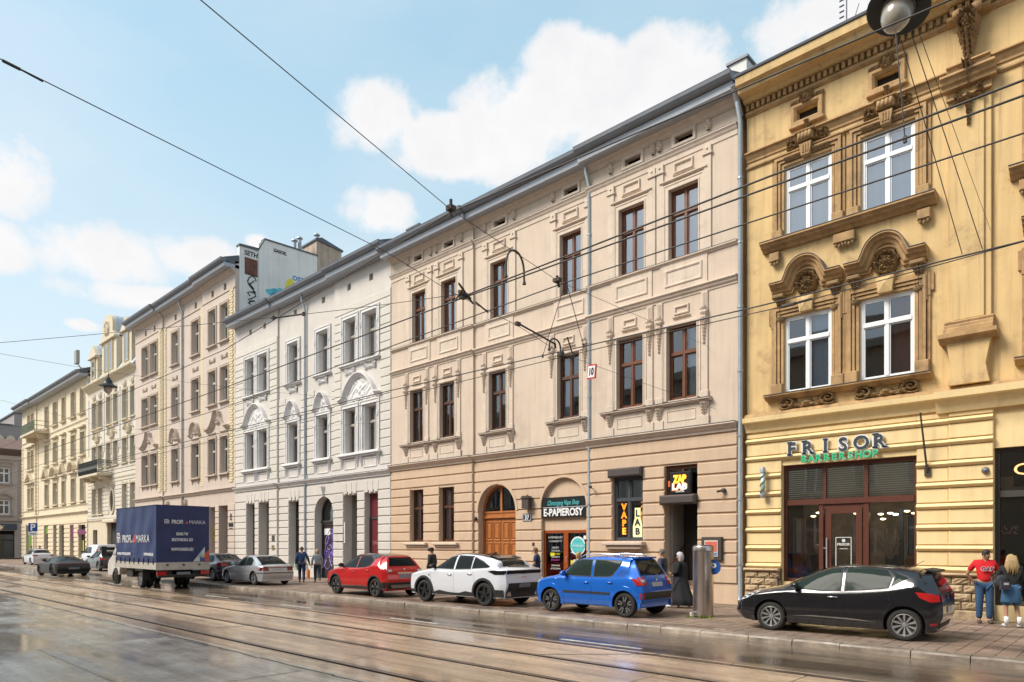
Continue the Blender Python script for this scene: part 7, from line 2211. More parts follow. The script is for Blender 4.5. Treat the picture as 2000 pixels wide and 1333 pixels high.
def drape(tree, poly, axis, m, name, parent, off=.006, cell=.06, side=-1, thick=.012, smooth=True, mirror=False):
 """lay a 2-D outline onto the body: axis 's' side (x,z), 'r' rear (y,z), 'f' front (y,z), 't' top (x,y)"""
 xs = [p[0] for p in poly]; ys = [p[1] for p in poly]
 x0, x1, y0, y1 = min(xs), max(xs), min(ys), max(ys)
 nx = max(1, int(math.ceil((x1 - x0) / cell))); ny = max(1, int(math.ceil((y1 - y0) / cell)))
 bm = bmesh.new(); vd = {}
 def vert(p):
  k = (round(p[0], 4), round(p[1], 4))
  if k in vd: return vd[k]
  if axis == 's': o, d = V(p[0], side * 3, p[1]), V(0, -side, 0)
  elif axis == 'r': o, d = V(-6, p[0], p[1]), V(1, 0, 0)
  elif axis == 'f': o, d = V(6, p[0], p[1]), V(-1, 0, 0)
  else: o, d = V(p[0], p[1], 5), V(0, 0, -1)
  h = tree.ray_cast(o, d)
  if h[0] is None:
   h2 = tree.find_nearest(o + d * (3 if axis == 's' else (4 if axis in 'rf' else 4)))
   q, n_ = h2[0], h2[1]
  else:
   q, n_ = h[0], h[1]
  if n_.dot(d) > 0: n_ = -n_
  v = bm.verts.new(q + n_ * off * .5 - d * off * .5)
  vd[k] = v
  return v
 for i in range(nx):
  for j in range(ny):
   c = clip_cell(poly, x0 + (x1 - x0) * i / nx, x0 + (x1 - x0) * (i + 1) / nx, y0 + (y1 - y0) * j / ny, y0 + (y1 - y0) * (j + 1) / ny)
   u = []
   for p in c:
    v = vert(p)
    if v not in u: u.append(v)
   if len(u) > 2:
    try: bm.faces.new(u)
    except ValueError: pass
 if thick:
  d = {'s': V(0, -side, 0), 'r': V(1, 0, 0), 'f': V(-1, 0, 0), 't': V(0, 0, -1)}[axis]
  be = [e for e in bm.edges if e.is_boundary]
  r = bmesh.ops.extrude_edge_only(bm, edges=be)
  for v in [g for g in r['geom'] if isinstance(g, bmesh.types.BMVert)]: v.co += d * thick
 bmesh.ops.recalc_face_normals(bm, faces=bm.faces)
 me = bpy.data.meshes.new(name); bm.to_mesh(me); bm.free()
 me.materials.append(m)
 if smooth:
  me.polygons.foreach_set('use_smooth', [True] * len(me.polygons)); me.set_sharp_from_angle(angle=radians(50))
 return put(name, me, parent)

def wheel(P, x, y, R, w, style, rim_m, side, n=5, capm=None):
 key = (R, w, style, rim_m.name, side)
 def ty():
  a = R * .70
  pr = [(a, -w / 2 + .012), (a + .02, -w / 2), (R * .9, -w / 2 + .004), (R * .98, -w / 2 + .03), (R, -w / 2 + .06), (R, w / 2 - .06), (R * .98, w / 2 - .03), (R * .9, w / 2 - .004), (a + .02, w / 2), (a, w / 2 - .012)]
  return MB().lathe(pr, (0, 0, 0), 40, axis='y', cap=False).mesh('tyre', TYRE, smooth=True, ang=35)
 def hub():
  return MB().lathe([(0, -.03), (R * .62, -.03), (R * .62, .03), (0, .03)], (0, 0, 0), 24, axis='y').mesh('wheel', PLAS)
 def rim():
  b = MB()
  a = R * .70; o = side * (w / 2 - .015)
  b.lathe([(a + .002, o), (a - .012, o + side * .004), (a - .022, o - side * .03), (a - .03, o - side * .09)], (0, 0, 0), 40, axis='y', cap=False)
  def spoke(t0, r0, r1, w0, w1, d0=0., d1=0., off0=0., off1=0.):
   c_, s_ = cos(t0), sin(t0)
   vs = []
   for r, ww, dd, of in ((r0, w0, d0, off0), (r1, w1, d1, off1)):
    for q, yy in ((-1, 0), (1, 0), (.7, 1), (-.7, 1)):
     tx = q * ww / 2 + of
     Y_ = o - side * (.035 + dd) + side * .02 * yy
     vs.append((r * c_ - tx * s_, Y_, r * s_ + tx * c_))
   b.add(vs, [(0, 1, 2, 3), (4, 7, 6, 5), (0, 4, 5, 1), (1, 5, 6, 2), (2, 6, 7, 3), (3, 7, 4, 0)])
  k = n
  for i in range(k):
   t = 2 * pi * i / k + pi / 2
   if style == 'fan': spoke(t, R * .12, a - .01, R * .07, R * .2, .02, -.01)
   elif style == 'vee':
    spoke(t, R * .12, a - .005, R * .11, R * .09, .015, 0, 0, R * .11); spoke(t, R * .12, a - .005, R * .11, R * .09, .015, 0, 0, -R * .11)
   elif style == 'wide': spoke(t, R * .1, a - .005, R * .18, R * .26, .01, -.005)
   else: spoke(t, R * .12, a - .005, R * .1, R * .14, .015, 0)
  b.lathe([(0, o - side * .02), (R * .13, o - side * .025), (R * .15, o - side * .05)], (0, 0, 0), 16, axis='y', cap=False)
  return b.mesh('rim', rim_m, smooth=True, ang=30)
 W_ = put('wheel', cached(('hub', R), hub), P, (x, y, R), own=(x, y, R))
 put('tyre', cached(('tyre', R, w), ty), W_, (x, y, R))
 put('rim', cached(('rim',) + key + (n,), rim), W_, (x, y, R))
 if style == 'vee' and capm:
  def caps():
   b = MB(); o = side * (w / 2 - .012); a = R * .70
   for i in range(n):
    t = 2 * pi * (i + .0) / n + pi / 2
    for sg in (-1, 1):
     c_, s_ = cos(t), sin(t)
     for (r, of) in ((R * .3, R * .04), ):
      vs = []
      for r_, of_, ww in ((R * .25, R * .045 * sg, .012), (a - .02, R * .135 * sg, .02)):
       for q in (-1, 1):
        tx = of_ + q * ww
        vs.append((r_ * c_ - tx * s_, o - side * .008, r_ * s_ + tx * c_))
      b.add(vs, [(0, 1, 3, 2)])
   return b.mesh('rim_face', capm, recalc=False)
  put('rim_face', cached(('rface',) + key + (n,), caps), W_, (x, y, R))
 return W_

def car(label, cat, loc, rot, c, body_m, group=None, fine=True, name='parked_car'):
 P = thing(name, (loc[0], loc[1], loc[2]), label, cat, group, rot=rot, org=(0, 0, 0))
 me, tree = car_body_mesh(c, body_m, fine)
 B_ = put('body', me, P)
 hw = c['W'] / 2
 ws = c.get('wheel', ('std', RIMG, 5))
 for x in (c['fa'], c['ra']):
  for s in (-1, 1):
   wheel(P, x, s * (hw - .03 - c.get('tw', .2) / 2), c['R'], c.get('tw', .2), ws[0], ws[1], s, ws[2], ws[3] if len(ws) > 3 else None)
 def both(poly, m, nm, **k):
  for s in (1, -1):
   drape(tree, poly, 's', m, nm, P, side=s, **k)
 gm = c.get('glass', GLC)
 for nm, poly in c.get('side_glass', ()): 
  cx = sum(p[0] for p in poly) / len(poly); cz = sum(p[1] for p in poly) / len(poly)
  big = [(cx + (p[0] - cx) * 1.0 + (.025 if p[0] > cx else -.025), cz + (p[1] - cz) * 1.0 + (.022 if p[1] > cz else -.022)) for p in poly]
  both(big, PLAS if c.get('trim', 'dark') == 'dark' else CHR, 'window_seal', off=.004)
  both(poly, gm, nm, off=.010)
 for poly in c.get('doors', ()):
  n_ = len(poly)
  for s in (1, -1):
   b = MB()
   for a, d in zip(poly, poly[1:] + poly[:1]):
    L_ = hypot(d[0] - a[0], d[1] - a[1]); k = max(1, int(L_ / .07))
    pts = []
    for i in range(k + 1):
     px_, pz_ = a[0] + (d[0] - a[0]) * i / k, a[1] + (d[1] - a[1]) * i / k
     h = tree.ray_cast(V(px_, s * 3, pz_), V(0, -s, 0))
     if h[0] is not None: pts.append(h[0] + V(0, s * -.002, 0))
    if len(pts) > 1: b.tube(pts, .0055, 4, cap=False)
   b.build('door_seam', PLAS, P)
 for (x, z) in c.get('handles', ()):
  for s in (1, -1):
   h = tree.ray_cast(V(x, s * 3, z), V(0, -s, 0))[0]
   if h is None: continue
   MB().tube([(x - .09, h.y + s * .0, z), (x - .07, h.y + s * .03, z + .005), (x + .07, h.y + s * .03, z + .005), (x + .09, h.y, z)], .014, 6).build('door_handle', c.get('handle_m', body_m), P, smooth=True, ang=60)
 for nm, poly, m, kw in c.get('side', ()): both(poly, m, nm, **kw)
 for nm, poly, m, kw in c.get('rear', ()):
  polys = [poly] if min(p[0] for p in poly) < 0 < max(p[0] for p in poly) else [poly, [(-p[0], p[1]) for p in poly]]
  for q in polys: drape(tree, q, 'r', m, nm, P, **kw)
 for nm, poly, m, kw in c.get('front', ()):
  polys = [poly] if min(p[0] for p in poly) < 0 < max(p[0] for p in poly) else [poly, [(-p[0], p[1]) for p in poly]]
  for q in polys: drape(tree, q, 'f', m, nm, P, **kw)
 # mirrors
 mx, mz = c['mirror']
 for s in (1, -1):
  h = tree.ray_cast(V(mx, s * 3, mz), V(0, -s, 0))[0]
  yb = abs(h.y) if h else hw - .05
  b = MB().tube([(mx, s * (yb - .02), mz), (mx - .01, s * (yb + .07), mz + .03)], .025, 6)
  b.lathe([(0, .075), (.055, .06), (.082, .01), (.085, -.03), (.07, -.045), (0, -.045)], (mx - .03, s * (yb + .13), mz + .06), 12, axis='x', sx=1.35, sy=.9)
  b.build('door_mirror', c.get('mirror_m', body_m), P, smooth=True, ang=60)
 # arch cladding ring
 if c.get('arch_m'):
  for x in (c['fa'], c['ra']):
   for s in (1, -1):
    r = c['R'] + c.get('gap', .05); w_ = c.get('arch_w', .06)
    b = MB(); vs = []; n2 = 22
    for i in range(n2 + 1):
     t = radians(-12 + 204 * i / n2)
     for rr, dy in ((r - .005, -.02), (r - .005, .012), (r + w_, .012), (r + w_ + .01, -.02)):
      px_, pz_ = x + rr * cos(t), c['R'] + .01 + rr * sin(t)
      rq = max(rr, r + .012)
      h = tree.ray_cast(V(x + rq * cos(t), s * 3, max(c.get('zc', .2) + .03, c['R'] + .01 + rq * sin(t))), V(0, -s, 0))[0]
      yy_ = abs(h.y) if h else hw * .96
      vs.append((px_, s * (yy_ + dy), max(pz_, .16)))
    fs = []
    for i in range(n2):
     for k in range(3): fs.append((i * 4 + k, i * 4 + k + 1, (i + 1) * 4 + k + 1, (i + 1) * 4 + k))
    b.add(vs, fs); b.build('wheel_arch_trim', c['arch_m'], P, smooth=True, ang=50)
 return P, tree

# ---- black hatchback, right foreground
BLKP = paint('graphite black paint', (.012, .012, .016), rough=.16, metal=.3)
FANC = mat('silver wheel cover', (.45, .45, .45), rough=.32, metal=.7)
hatch = dict(W=1.73, nose=2.14, nose_z=.66, fa=1.30, ra=-1.29, R=.315, tw=.19, zc=.19, roofhw=.56, crown=.05,
 top=[(2.14, .68), (2.0, .78), (1.75, .86), (1.4, .95), (1.12, 1.0), (.85, 1.13), (.45, 1.32), (.2, 1.42), (-.15, 1.47), (-.7, 1.475), (-1.2, 1.45), (-1.5, 1.41), (-1.68, 1.36)],
 belt=[(2.14, .62), (1.75, .78), (1.3, .86), (1.0, .90), (0, .93), (-.7, .97), (-1.2, 1.06), (-1.55, 1.14), (-1.8, 1.1)],
 xs=[1.7, 1.3, 1.08, .75, .4, .05, -.4, -.9, -1.25, -1.5],
 tail=[-1.84, -1.93, -1.91, -1.84, -1.70, -1.66], tz=[.30, .52, .88, 1.04, 1.33, 1.40],
 wheel=('fan', FANC, 10), mirror=(.78, .96), mirror_m=BLKP, glass=GLC2, handle_m=CHR,
 side_glass=[('front_window', [(.93, .97), (.66, 1.13), (.36, 1.29), (.12, 1.365), (-.12, 1.39), (-.12, .945), (.3, .935)]), ('rear_window', [(-.22, .95), (-.22, 1.395), (-.7, 1.40), (-.96, 1.375), (-1.06, 1.24), (-1.0, 1.04), (-.6, .98)]), ('quarter_window', [(-1.08, 1.07), (-1.13, 1.24), (-1.06, 1.35), (-1.34, 1.24)])],
 doors=[[(1.0, .32), (1.02, .86), (-.17, .93), (-.17, .30)], [(-.17, .30), (-.17, .93), (-.98, 1.0), (-1.06, .72), (-.88, .42), (-.8, .30)]],
 handles=[(.02, .80)],
 side=[('sill_trim', [(.86, .37), (.4, .40), (-.3, .385), (-.84, .34), (-.3, .36), (.4, .375)], CHR, dict(off=.012)),
 ('headlight', [(2.06, .70), (1.85, .82), (1.52, .90), (1.56, .84), (1.82, .70), (2.02, .62)], CLRL, dict(off=.008)),
 ('tail_light', [(-1.48, .97), (-1.66, .955), (-1.93, .90), (-1.93, .80), (-1.74, .78), (-1.56, .86)], REDL, dict(off=.008)),
 ('reflector', [(-1.72, .37), (-1.90, .385), (-1.90, .34), (-1.72, .325)], REDL, dict(off=.006)),
 ('side_panel', [(-1.36, 1.25), (-1.66, 1.14), (-1.5, 1.06), (-1.14, 1.04)], BLKP, dict(off=.006))],
 rear=[('rear_window', [(-.52, 1.06), (.52, 1.06), (.44, 1.30), (-.44, 1.30)], GLC, dict(off=.012)), ('tail_light', [(.42, .82), (.78, .80), (.78, .92), (.42, .90)], REDL, dict(off=.008)),
 ('number_plate', [(-.26, .56), (.26, .56), (.26, .67), (-.26, .67)], PLATE, dict(off=.016)), ('bumper_insert', [(-.6, .26), (.6, .26), (.62, .36), (-.62, .36)], PLAS, dict(off=.008))],
 front=[('windscreen', [(-.58, 1.04), (.58, 1.04), (.46, 1.36), (-.46, 1.36)], GLC2, dict(off=.03)), ('grille', [(-.5, .48), (.5, .48), (.45, .58), (-.45, .58)], PLAS, dict(off=.01))],
 )
C1, t1 = car('near-black five-door hatchback with silver wheel covers, parked before the barbershop', 'car', (-4.93, 15.72, .12), pi + radians(3.0), hatch, BLKP)
def spoiler(P, x, z, w, d, m, t=.03):
 b = MB(); b.prism([(x, z), (x - d, z - .03), (x - d - .02, z - .05), (x - d, z - .07), (x, z - t)], -w, w)
 b.v = [(v[0], v[1], v[2]) for v in b.v]; b.build('roof_spoiler', m, P)
spoiler(C1, -1.58, 1.415, .5, .2, PLAS)
MB().tube([(-1.25, -.0, 1.41), (-1.5, 0, 1.56)], .006, 5).build('antenna', PLAS, C1)
b = MB().tube([(-1.78, .1, 1.1), (-1.72, -.35, 1.16)], .012, 5); b.build('rear_wiper', PLAS, C1)

# ---- bright blue small crossover
BLUP = paint('bright blue paint', (.010, .15, .66), rough=.16, metal=.3)
ignis = dict(W=1.66, nose=1.93, nose_z=.84, fa=1.22, ra=-1.22, R=.325, tw=.18, zc=.25, roofhw=.60, crown=.045, gap=.05,
 top=[(1.93, .84), (1.8, .93), (1.4, 1.01), (1.15, 1.05), (.95, 1.13), (.6, 1.38), (.4, 1.5), (.1, 1.575), (-.6, 1.58), (-1.1, 1.56), (-1.35, 1.52)],
 belt=[(1.93, .8), (1.4, .95), (1.05, 1.0), (0, 1.03), (-.9, 1.06), (-1.5, 1.08)],
 xs=[1.65, 1.35, 1.1, .88, .6, .35, -.1, -.6, -1.0, -1.3],
 tail=[-1.66, -1.74, -1.70, -1.62, -1.36, -1.28], tz=[.38, .58, .90, 1.06, 1.46, 1.53], ty=(.8, .95, .97, .95, .9, .6),
 wheel=('vee', RIMD, 5, mat('grey rim face', (.22, .22, .23), rough=.4, metal=.5)), mirror=(.74, 1.04), mirror_m=BLUP, arch_m=BLUP, arch_w=.10, glass=GLC2,
 side_glass=[('front_window', [(.80, 1.06), (.52, 1.33), (.36, 1.45), (.2, 1.47), (-.13, 1.47), (-.13, 1.05)]), ('rear_window', [(-.25, 1.05), (-.25, 1.47), (-1.02, 1.45), (-1.06, 1.38), (-.82, 1.09), (-.72, 1.06)])],
 doors=[[(.86, .42), (.88, 1.0), (-.19, 1.02), (-.19, .36)], [(-.19, .36), (-.19, 1.02), (-.78, 1.03), (-.92, .8), (-.82, .5), (-.76, .36)]],
 handles=[(-.02, .87), (-.78, .89)],
 side=[('side_moulding', [(.76, .58), (.78, .63), (-.17, .64), (-.17, .58)], PLAS, dict(off=.02)), ('side_moulding', [(-.21, .58), (-.21, .64), (-.78, .63), (-.8, .58)], PLAS, dict(off=.02)),
 ('sill_cladding', [(.86, .24), (.86, .30), (-.86, .30), (-.86, .24)], PLAS, dict(off=.01)),
 ('pillar_slot', [(-1.10, 1.24), (-1.13, 1.24), (-.97, 1.05), (-.94, 1.05)], mat('dark blue slot', (.005, .04, .22), rough=.4), dict(off=.006)),
 ('pillar_slot', [(-1.18, 1.23), (-1.21, 1.23), (-1.05, 1.04), (-1.02, 1.04)], mat('dark blue slot', ()), dict(off=.006)),
 ('pillar_slot', [(-1.26, 1.22), (-1.29, 1.22), (-1.13, 1.03), (-1.10, 1.03)], mat('dark blue slot', ()), dict(off=.006)),
 ('headlight', [(1.88, .92), (1.6, .99), (1.62, .84), (1.86, .74)], CLRL, dict(off=.008)), ('side_repeater', [(1.0, .93), (1.05, .93), (1.05, .96), (1.0, .96)], CLRL, dict(off=.008))],
 rear=[('rear_window', [(-.60, 1.10), (.60, 1.10), (.50, 1.47), (-.50, 1.47)], GLC, dict(off=.014)), ('tail_light', [(.50, .84), (.79, .84), (.79, 1.04), (.56, 1.06)], REDL, dict(off=.02)),
 ('lamp_insert', [(.58, .92), (.72, .92), (.72, .99), (.58, .99)], CLRL, dict(off=.028)),
 ('number_plate', [(-.25, .80), (.25, .80), (.25, .91), (-.25, .91)], PLATE, dict(off=.02)), ('bumper_insert', [(-.72, .48), (.72, .48), (.74, .66), (-.74, .66)], PLAS, dict(off=.012)),
 ('reflector', [(.66, .50), (.76, .50), (.76, .64), (.70, .64)], REDL, dict(off=.02))],
 front=[('windscreen', [(-.60, 1.12), (.60, 1.12), (.5, 1.5), (-.5, 1.5)], GLC2, dict(off=.035)), ('grille', [(-.6, .66), (.6, .66), (.6, .8), (-.6, .8)], PLAS, dict(off=.01))],
 )
C2, t2 = car('bright blue small crossover with silver roof rails and black wheels', 'car', (-11.22, 15.55, .12), pi + radians(1.0), ignis, BLUP)
for s in (1, -1):
 MB().tube([(.35, s * .56, 1.53), (.2, s * .56, 1.60), (-.3, s * .57, 1.635), (-.9, s * .57, 1.62), (-1.1, s * .57, 1.55)], .02, 6).build('roof_rail', CHR, C2, smooth=True)
MB().tube([(-.95, 0, 1.56), (-1.15, 0, 1.76)], .006, 5).build('antenna', PLAS, C2)
MB().box(-1.4, -1.18, -.5, .5, 1.52, 1.56, .01).build('roof_spoiler', BLUP, C2)
MB().tube([(-1.62, -.1, 1.1), (-1.55, .35, 1.2)], .012, 5).build('rear_wiper', PLAS, C2)
MB().tube([(-1.71, .06, .99), (-1.71, 0, 1.04), (-1.71, -.05, .99), (-1.71, .05, .95)], .01, 5).build('badge', CHR, C2)

# ---- white fastback SUV with black roof
WHP = paint('pearl white paint', (.72, .74, .80), rough=.2, metal=.1)
suv = dict(W=1.90, nose=2.27, nose_z=.92, fa=1.37, ra=-1.37, R=.365, tw=.22, zc=.24, roofhw=.64, crown=.05, gap=.055,
 top=[(2.27, .92), (2.1, 1.0), (1.6, 1.08), (1.2, 1.13), (.95, 1.2), (.5, 1.46), (.2, 1.57), (-.2, 1.62), (-.8, 1.60), (-1.3, 1.52), (-1.8, 1.36), (-2.1, 1.22)],
 belt=[(2.27, .86), (1.5, 1.0), (1.1, 1.06), (0, 1.10), (-.9, 1.14), (-1.5, 1.2), (-2.0, 1.18)],
 xs=[2.0, 1.6, 1.25, .95, .55, .2, -.3, -.9, -1.35, -1.75],
 tail=[-2.16, -2.24, -2.20, -2.22, -1.98, -1.9], tz=[.42, .66, .96, 1.12, 1.21, 1.27], ty=(.8, .96, .97, .95, .9, .6),
 wheel=('wide', RIMD, 5), mirror=(.92, 1.13), mirror_m=PLAS, arch_m=PLAS, arch_w=.07, trim='dark',
 side_glass=[('front_window', [(.98, 1.12), (.6, 1.33), (.3, 1.47), (.1, 1.51), (.0, 1.52), (.0, 1.12)]), ('rear_window', [(-.12, 1.12), (-.12, 1.52), (-.75, 1.5), (-.78, 1.14)]), ('quarter_window', [(-.86, 1.15), (-.84, 1.48), (-1.2, 1.36), (-1.6, 1.22), (-1.5, 1.19)])],
 doors=[[(1.0, .40), (1.02, 1.05), (-.06, 1.09), (-.06, .36)], [(-.06, .36), (-.06, 1.09), (-.9, 1.1), (-1.0, .8), (-.9, .5), (-.86, .36)]],
 handles=[(.12, .93), (-.78, .97)], handle_m=CHR,
 side=[('sill_cladding', [(.92, .23), (.92, .34), (.6, .42), (.1, .36), (-.3, .36), (-.6, .43), (-.9, .4), (-.92, .23)], PLAS, dict(off=.012)),
 ('bumper_cladding', [(-1.8, .3), (-1.82, .52), (-2.2, .52), (-2.2, .3)], PLAS, dict(off=.012)),
 ('tail_light', [(-1.55, 1.07), (-1.75, 1.1), (-2.22, 1.1), (-2.22, .99), (-1.85, .97)], GLC, dict(off=.01)),
 ('headlight', [(2.2, .86), (1.9, .98), (1.78, .99), (2.0, .86)], CLRL, dict(off=.008)), ('front_lip', [(2.2, .30), (1.84, .30), (1.84, .40), (2.2, .42)], PLAS, dict(off=.01)), ('badge', [(1.06, .88), (1.12, .93), (1.12, .86)], PLAS, dict(off=.008))],
 rear=[('rear_light_bar', [(-.84, 1.0), (.84, 1.0), (.84, 1.1), (-.84, 1.1)], GLC, dict(off=.016)), ('number_plate', [(-.26, .58), (.26, .58), (.26, .7), (-.26, .7)], PLATED, dict(off=.016)),
 ('bumper_insert', [(-.8, .28), (.8, .28), (.74, .72), (-.74, .72)], PLAS, dict(off=.01)), ('lettering_badge', [(-.12, .88), (.12, .88), (.12, .91), (-.12, .91)], CHR, dict(off=.012)), ('exhaust_trim', [(.55, .33), (.76, .33), (.72, .47), (.6, .47)], CHR, dict(off=.02))],
 front=[('windscreen', [(-.66, 1.2), (.66, 1.2), (.52, 1.54), (-.52, 1.54)], GLC2, dict(off=.01))],
 )
C3, t3 = car('white coupe-shaped SUV with black roof and large dark wheels', 'car', (-16.35, 15.42, .12), pi + radians(2), suv, WHP)
RFB = paint('gloss black roof', (.012, .012, .014), rough=.12, metal=.1)
def drape_top(C, tree, poly, m, nm, off=.006): return drape(tree, poly, 't', m, nm, C, off=off)
drape_top(C3, t3, [(.32, -.5), (.32, .5), (0, .6), (-1.2, .6), (-1.45, .55), (-1.45, -.55), (-1.2, -.6), (0, -.6)], RFB, 'black_roof', .01)
drape_top(C3, t3, [(-1.66, -.52), (-1.66, .52), (-2.0, .5), (-2.0, -.5)], mat('tinted rear glass', (.012, .015, .016), rough=.22, spec=.4), 'rear_window', .012)
MB().prism([(-1.3, 1.55), (-1.62, 1.47), (-1.64, 1.44), (-1.3, 1.5)], -.56, .56).build('roof_spoiler', RFB, C3)
MB().prism([(-.88, 1.6), (-1.06, 1.58), (-1.06, 1.65)], -.02, .02).build('roof_fin', RFB, C3)

# ---- red crossover with black roof
REDP = paint('bright red paint', (.55, .014, .016), rough=.18, metal=.2)
capt = dict(W=1.78, nose=2.14, nose_z=.82, fa=1.30, ra=-1.30, R=.345, tw=.2, zc=.24, roofhw=.58, crown=.05, gap=.05,
 top=[(2.14, .82), (2.0, .90), (1.6, 1.0), (1.25, 1.06), (1.0, 1.16), (.6, 1.38), (.3, 1.50), (-.1, 1.56), (-.8, 1.565), (-1.2, 1.53), (-1.5, 1.48)],
 belt=[(2.14, .76), (1.5, .93), (1.1, 1.0), (0, 1.03), (-.7, 1.09), (-1.3, 1.2), (-1.7, 1.12)],
 xs=[1.8, 1.4, 1.15, .9, .55, .25, -.3, -.85, -1.2, -1.45],
 tail=[-1.86, -1.95, -1.92, -1.84, -1.60, -1.52], tz=[.38, .60, .94, 1.08, 1.43, 1.5],
 wheel=('vee', RIMD, 5, CHR), mirror=(.84, 1.06), mirror_m=PLAS, arch_m=PLAS, arch_w=.045,
 side_glass=[('front_window', [(.95, 1.06), (.6, 1.28), (.3, 1.42), (.05, 1.46), (-.08, 1.46), (-.08, 1.05)]), ('rear_window', [(-.18, 1.05), (-.18, 1.46), (-.8, 1.45), (-1.05, 1.36), (-1.12, 1.28), (-.98, 1.14), (-.7, 1.08)])],
 doors=[[(1.0, .40), (1.02, 1.0), (-.13, 1.03), (-.13, .36)], [(-.13, .36), (-.13, 1.03), (-.96, 1.1), (-1.02, .8), (-.9, .5), (-.84, .36)]],
 handles=[(.05, .88), (-.86, .95)],
 side=[('sill_cladding', [(.9, .23), (.9, .36), (0, .38), (-.9, .36), (-.9, .23)], PLAS, dict(off=.012)), ('sill_trim', [(.86, .37), (-.8, .42), (-.8, .40), (.86, .345)], CHR, dict(off=.018)),
 ('bumper_cladding', [(-1.68, .32), (-1.7, .54), (-1.92, .56), (-1.92, .32)], PLAS, dict(off=.01)), ('bumper_cladding', [(1.7, .3), (1.7, .42), (2.1, .48), (2.1, .3)], PLAS, dict(off=.01)),
 ('headlight', [(2.08, .82), (1.75, .96), (1.7, .9), (1.9, .78)], CLRL, dict(off=.008)), ('tail_light', [(-1.6, 1.0), (-1.92, 1.03), (-1.92, .9), (-1.78, .88)], REDL, dict(off=.01))],
 rear=[('rear_window', [(-.60, 1.12), (.60, 1.12), (.46, 1.42), (-.46, 1.42)], GLC, dict(off=.014)), ('tail_light', [(.50, .90), (.84, .90), (.84, 1.04), (.55, 1.05)], REDL, dict(off=.014)), ('lamp_insert', [(.56, .93), (.72, .93), (.72, .99), (.56, .99)], CLRL, dict(off=.022)),
 ('number_plate', [(-.26, .70), (.26, .70), (.26, .82), (-.26, .82)], PLATED, dict(off=.016)), ('plate_bar', [(-.32, .84), (.32, .84), (.32, .90), (-.32, .90)], CHR, dict(off=.02)), ('bumper_insert', [(-.84, .3), (.84, .3), (.84, .54), (-.84, .54)], PLAS, dict(off=.01)), ('skid_plate', [(-.5, .34), (.5, .34), (.6, .46), (-.6, .46)], RIMG, dict(off=.02))],
 front=[('windscreen', [(-.62, 1.14), (.62, 1.14), (.48, 1.48), (-.48, 1.48)], GLC2, dict(off=.01))],
 )
C4, t4 = car('bright red crossover with a black roof and two-tone wheels', 'car', (-21.5, 15.15, .12), pi - radians(1), capt, REDP)
drape_top(C4, t4, [(.30, -.46), (.30, .46), (0, .53), (-1.1, .53), (-1.5, .46), (-1.5, -.46), (-1.1, -.53), (0, -.53)], RFB, 'black_roof', .01)
for s in (1, -1): drape(t4, [(.95, 1.13), (.55, 1.40), (.25, 1.53), (-.2, 1.54), (-1.2, 1.50), (-1.38, 1.44), (-1.12, 1.36), (-.8, 1.48), (.05, 1.49), (.32, 1.44), (.62, 1.30)], 's', RFB, 'roof_side', C4, side=s, off=.014)
MB().lathe([(.025, -.01), (.04, 0), (.025, .01)], (-1.9, 0, 1.0), 8, axis='x').build('badge', CHR, C4)

# ---- silver three-door compact
SILP = paint('silver grey paint', (.50, .515, .55), rough=.25, metal=.35)
comp = dict(W=1.70, nose=2.16, nose_z=.66, fa=1.40, ra=-1.30, R=.31, tw=.19, zc=.18, roofhw=.56, crown=.05,
 top=[(2.16, .66), (2.0, .72), (1.5, .82), (1.0, .90), (.8, .97), (.35, 1.22), (.1, 1.33), (-.3, 1.385), (-.8, 1.37), (-1.15, 1.28), (-1.5, 1.12), (-1.75, .98), (-1.95, .94)],
 belt=[(2.16, .62), (1.4, .78), (.9, .85), (0, .88), (-.9, .90), (-1.5, .93), (-2, .90)],
 xs=[1.8, 1.4, 1.05, .78, .4, .1, -.35, -.85, -1.2, -1.55],
 tail=[-2.0, -2.08, -2.02, -1.98, -1.86, -1.82], tz=[.30, .54, .78, .90, .955, .975], ty=(.8, .96, .97, .94, .9, .6),
 wheel=('std', RIMG, 7), mirror=(.66, .92), mirror_m=SILP, glass=GLC2,
 side_glass=[('front_window', [(.66, .91), (.3, 1.14), (.1, 1.25), (-.1, 1.29), (-.35, 1.29), (-.45, .91)]), ('quarter_window', [(-.52, .92), (-.44, 1.28), (-.8, 1.26), (-1.02, 1.14), (-1.08, .96), (-1.0, .93)])],
 doors=[[(.95, .28), (.95, .85), (-.48, .89), (-.5, .28)]], handles=[(-.32, .77)],
 side=[('tail_light', [(-1.86, .86), (-2.06, .86), (-2.06, .70), (-1.86, .70)], REDD, dict(off=.008)), ('bumper_strip', [(-1.6, .56), (-2.06, .56), (-2.06, .60), (-1.6, .60)], PLAS, dict(off=.012)), ('side_moulding', [(.9, .46), (-.95, .46), (-.95, .49), (.9, .49)], SILP, dict(off=.014)), ('headlight', [(2.12, .64), (1.95, .70), (1.9, .6), (2.1, .56)], CLRL, dict(off=.008))],
 rear=[('tail_light', [(.46, .68), (.83, .68), (.83, .86), (.46, .86)], REDD, dict(off=.012)), ('number_plate', [(-.26, .70), (.26, .70), (.26, .81), (-.26, .81)], PLATE, dict(off=.014)), ('bumper_strip', [(-.84, .56), (.84, .56), (.84, .60), (-.84, .60)], PLAS, dict(off=.014))],
 front=[('windscreen', [(-.6, .96), (.6, .96), (.48, 1.3), (-.48, 1.3)], GLC2, dict(off=.01))],
 )
C5, t5 = car('silver-grey three-door hatchback parked behind the blue lorry', 'car', (-31.45, 15.4, .12), pi + radians(1), comp, SILP)
drape_top(C5, t5, [(-1.0, -.52), (-1.0, .52), (-1.72, .62), (-1.72, -.62)], GLC, 'rear_window', .012)

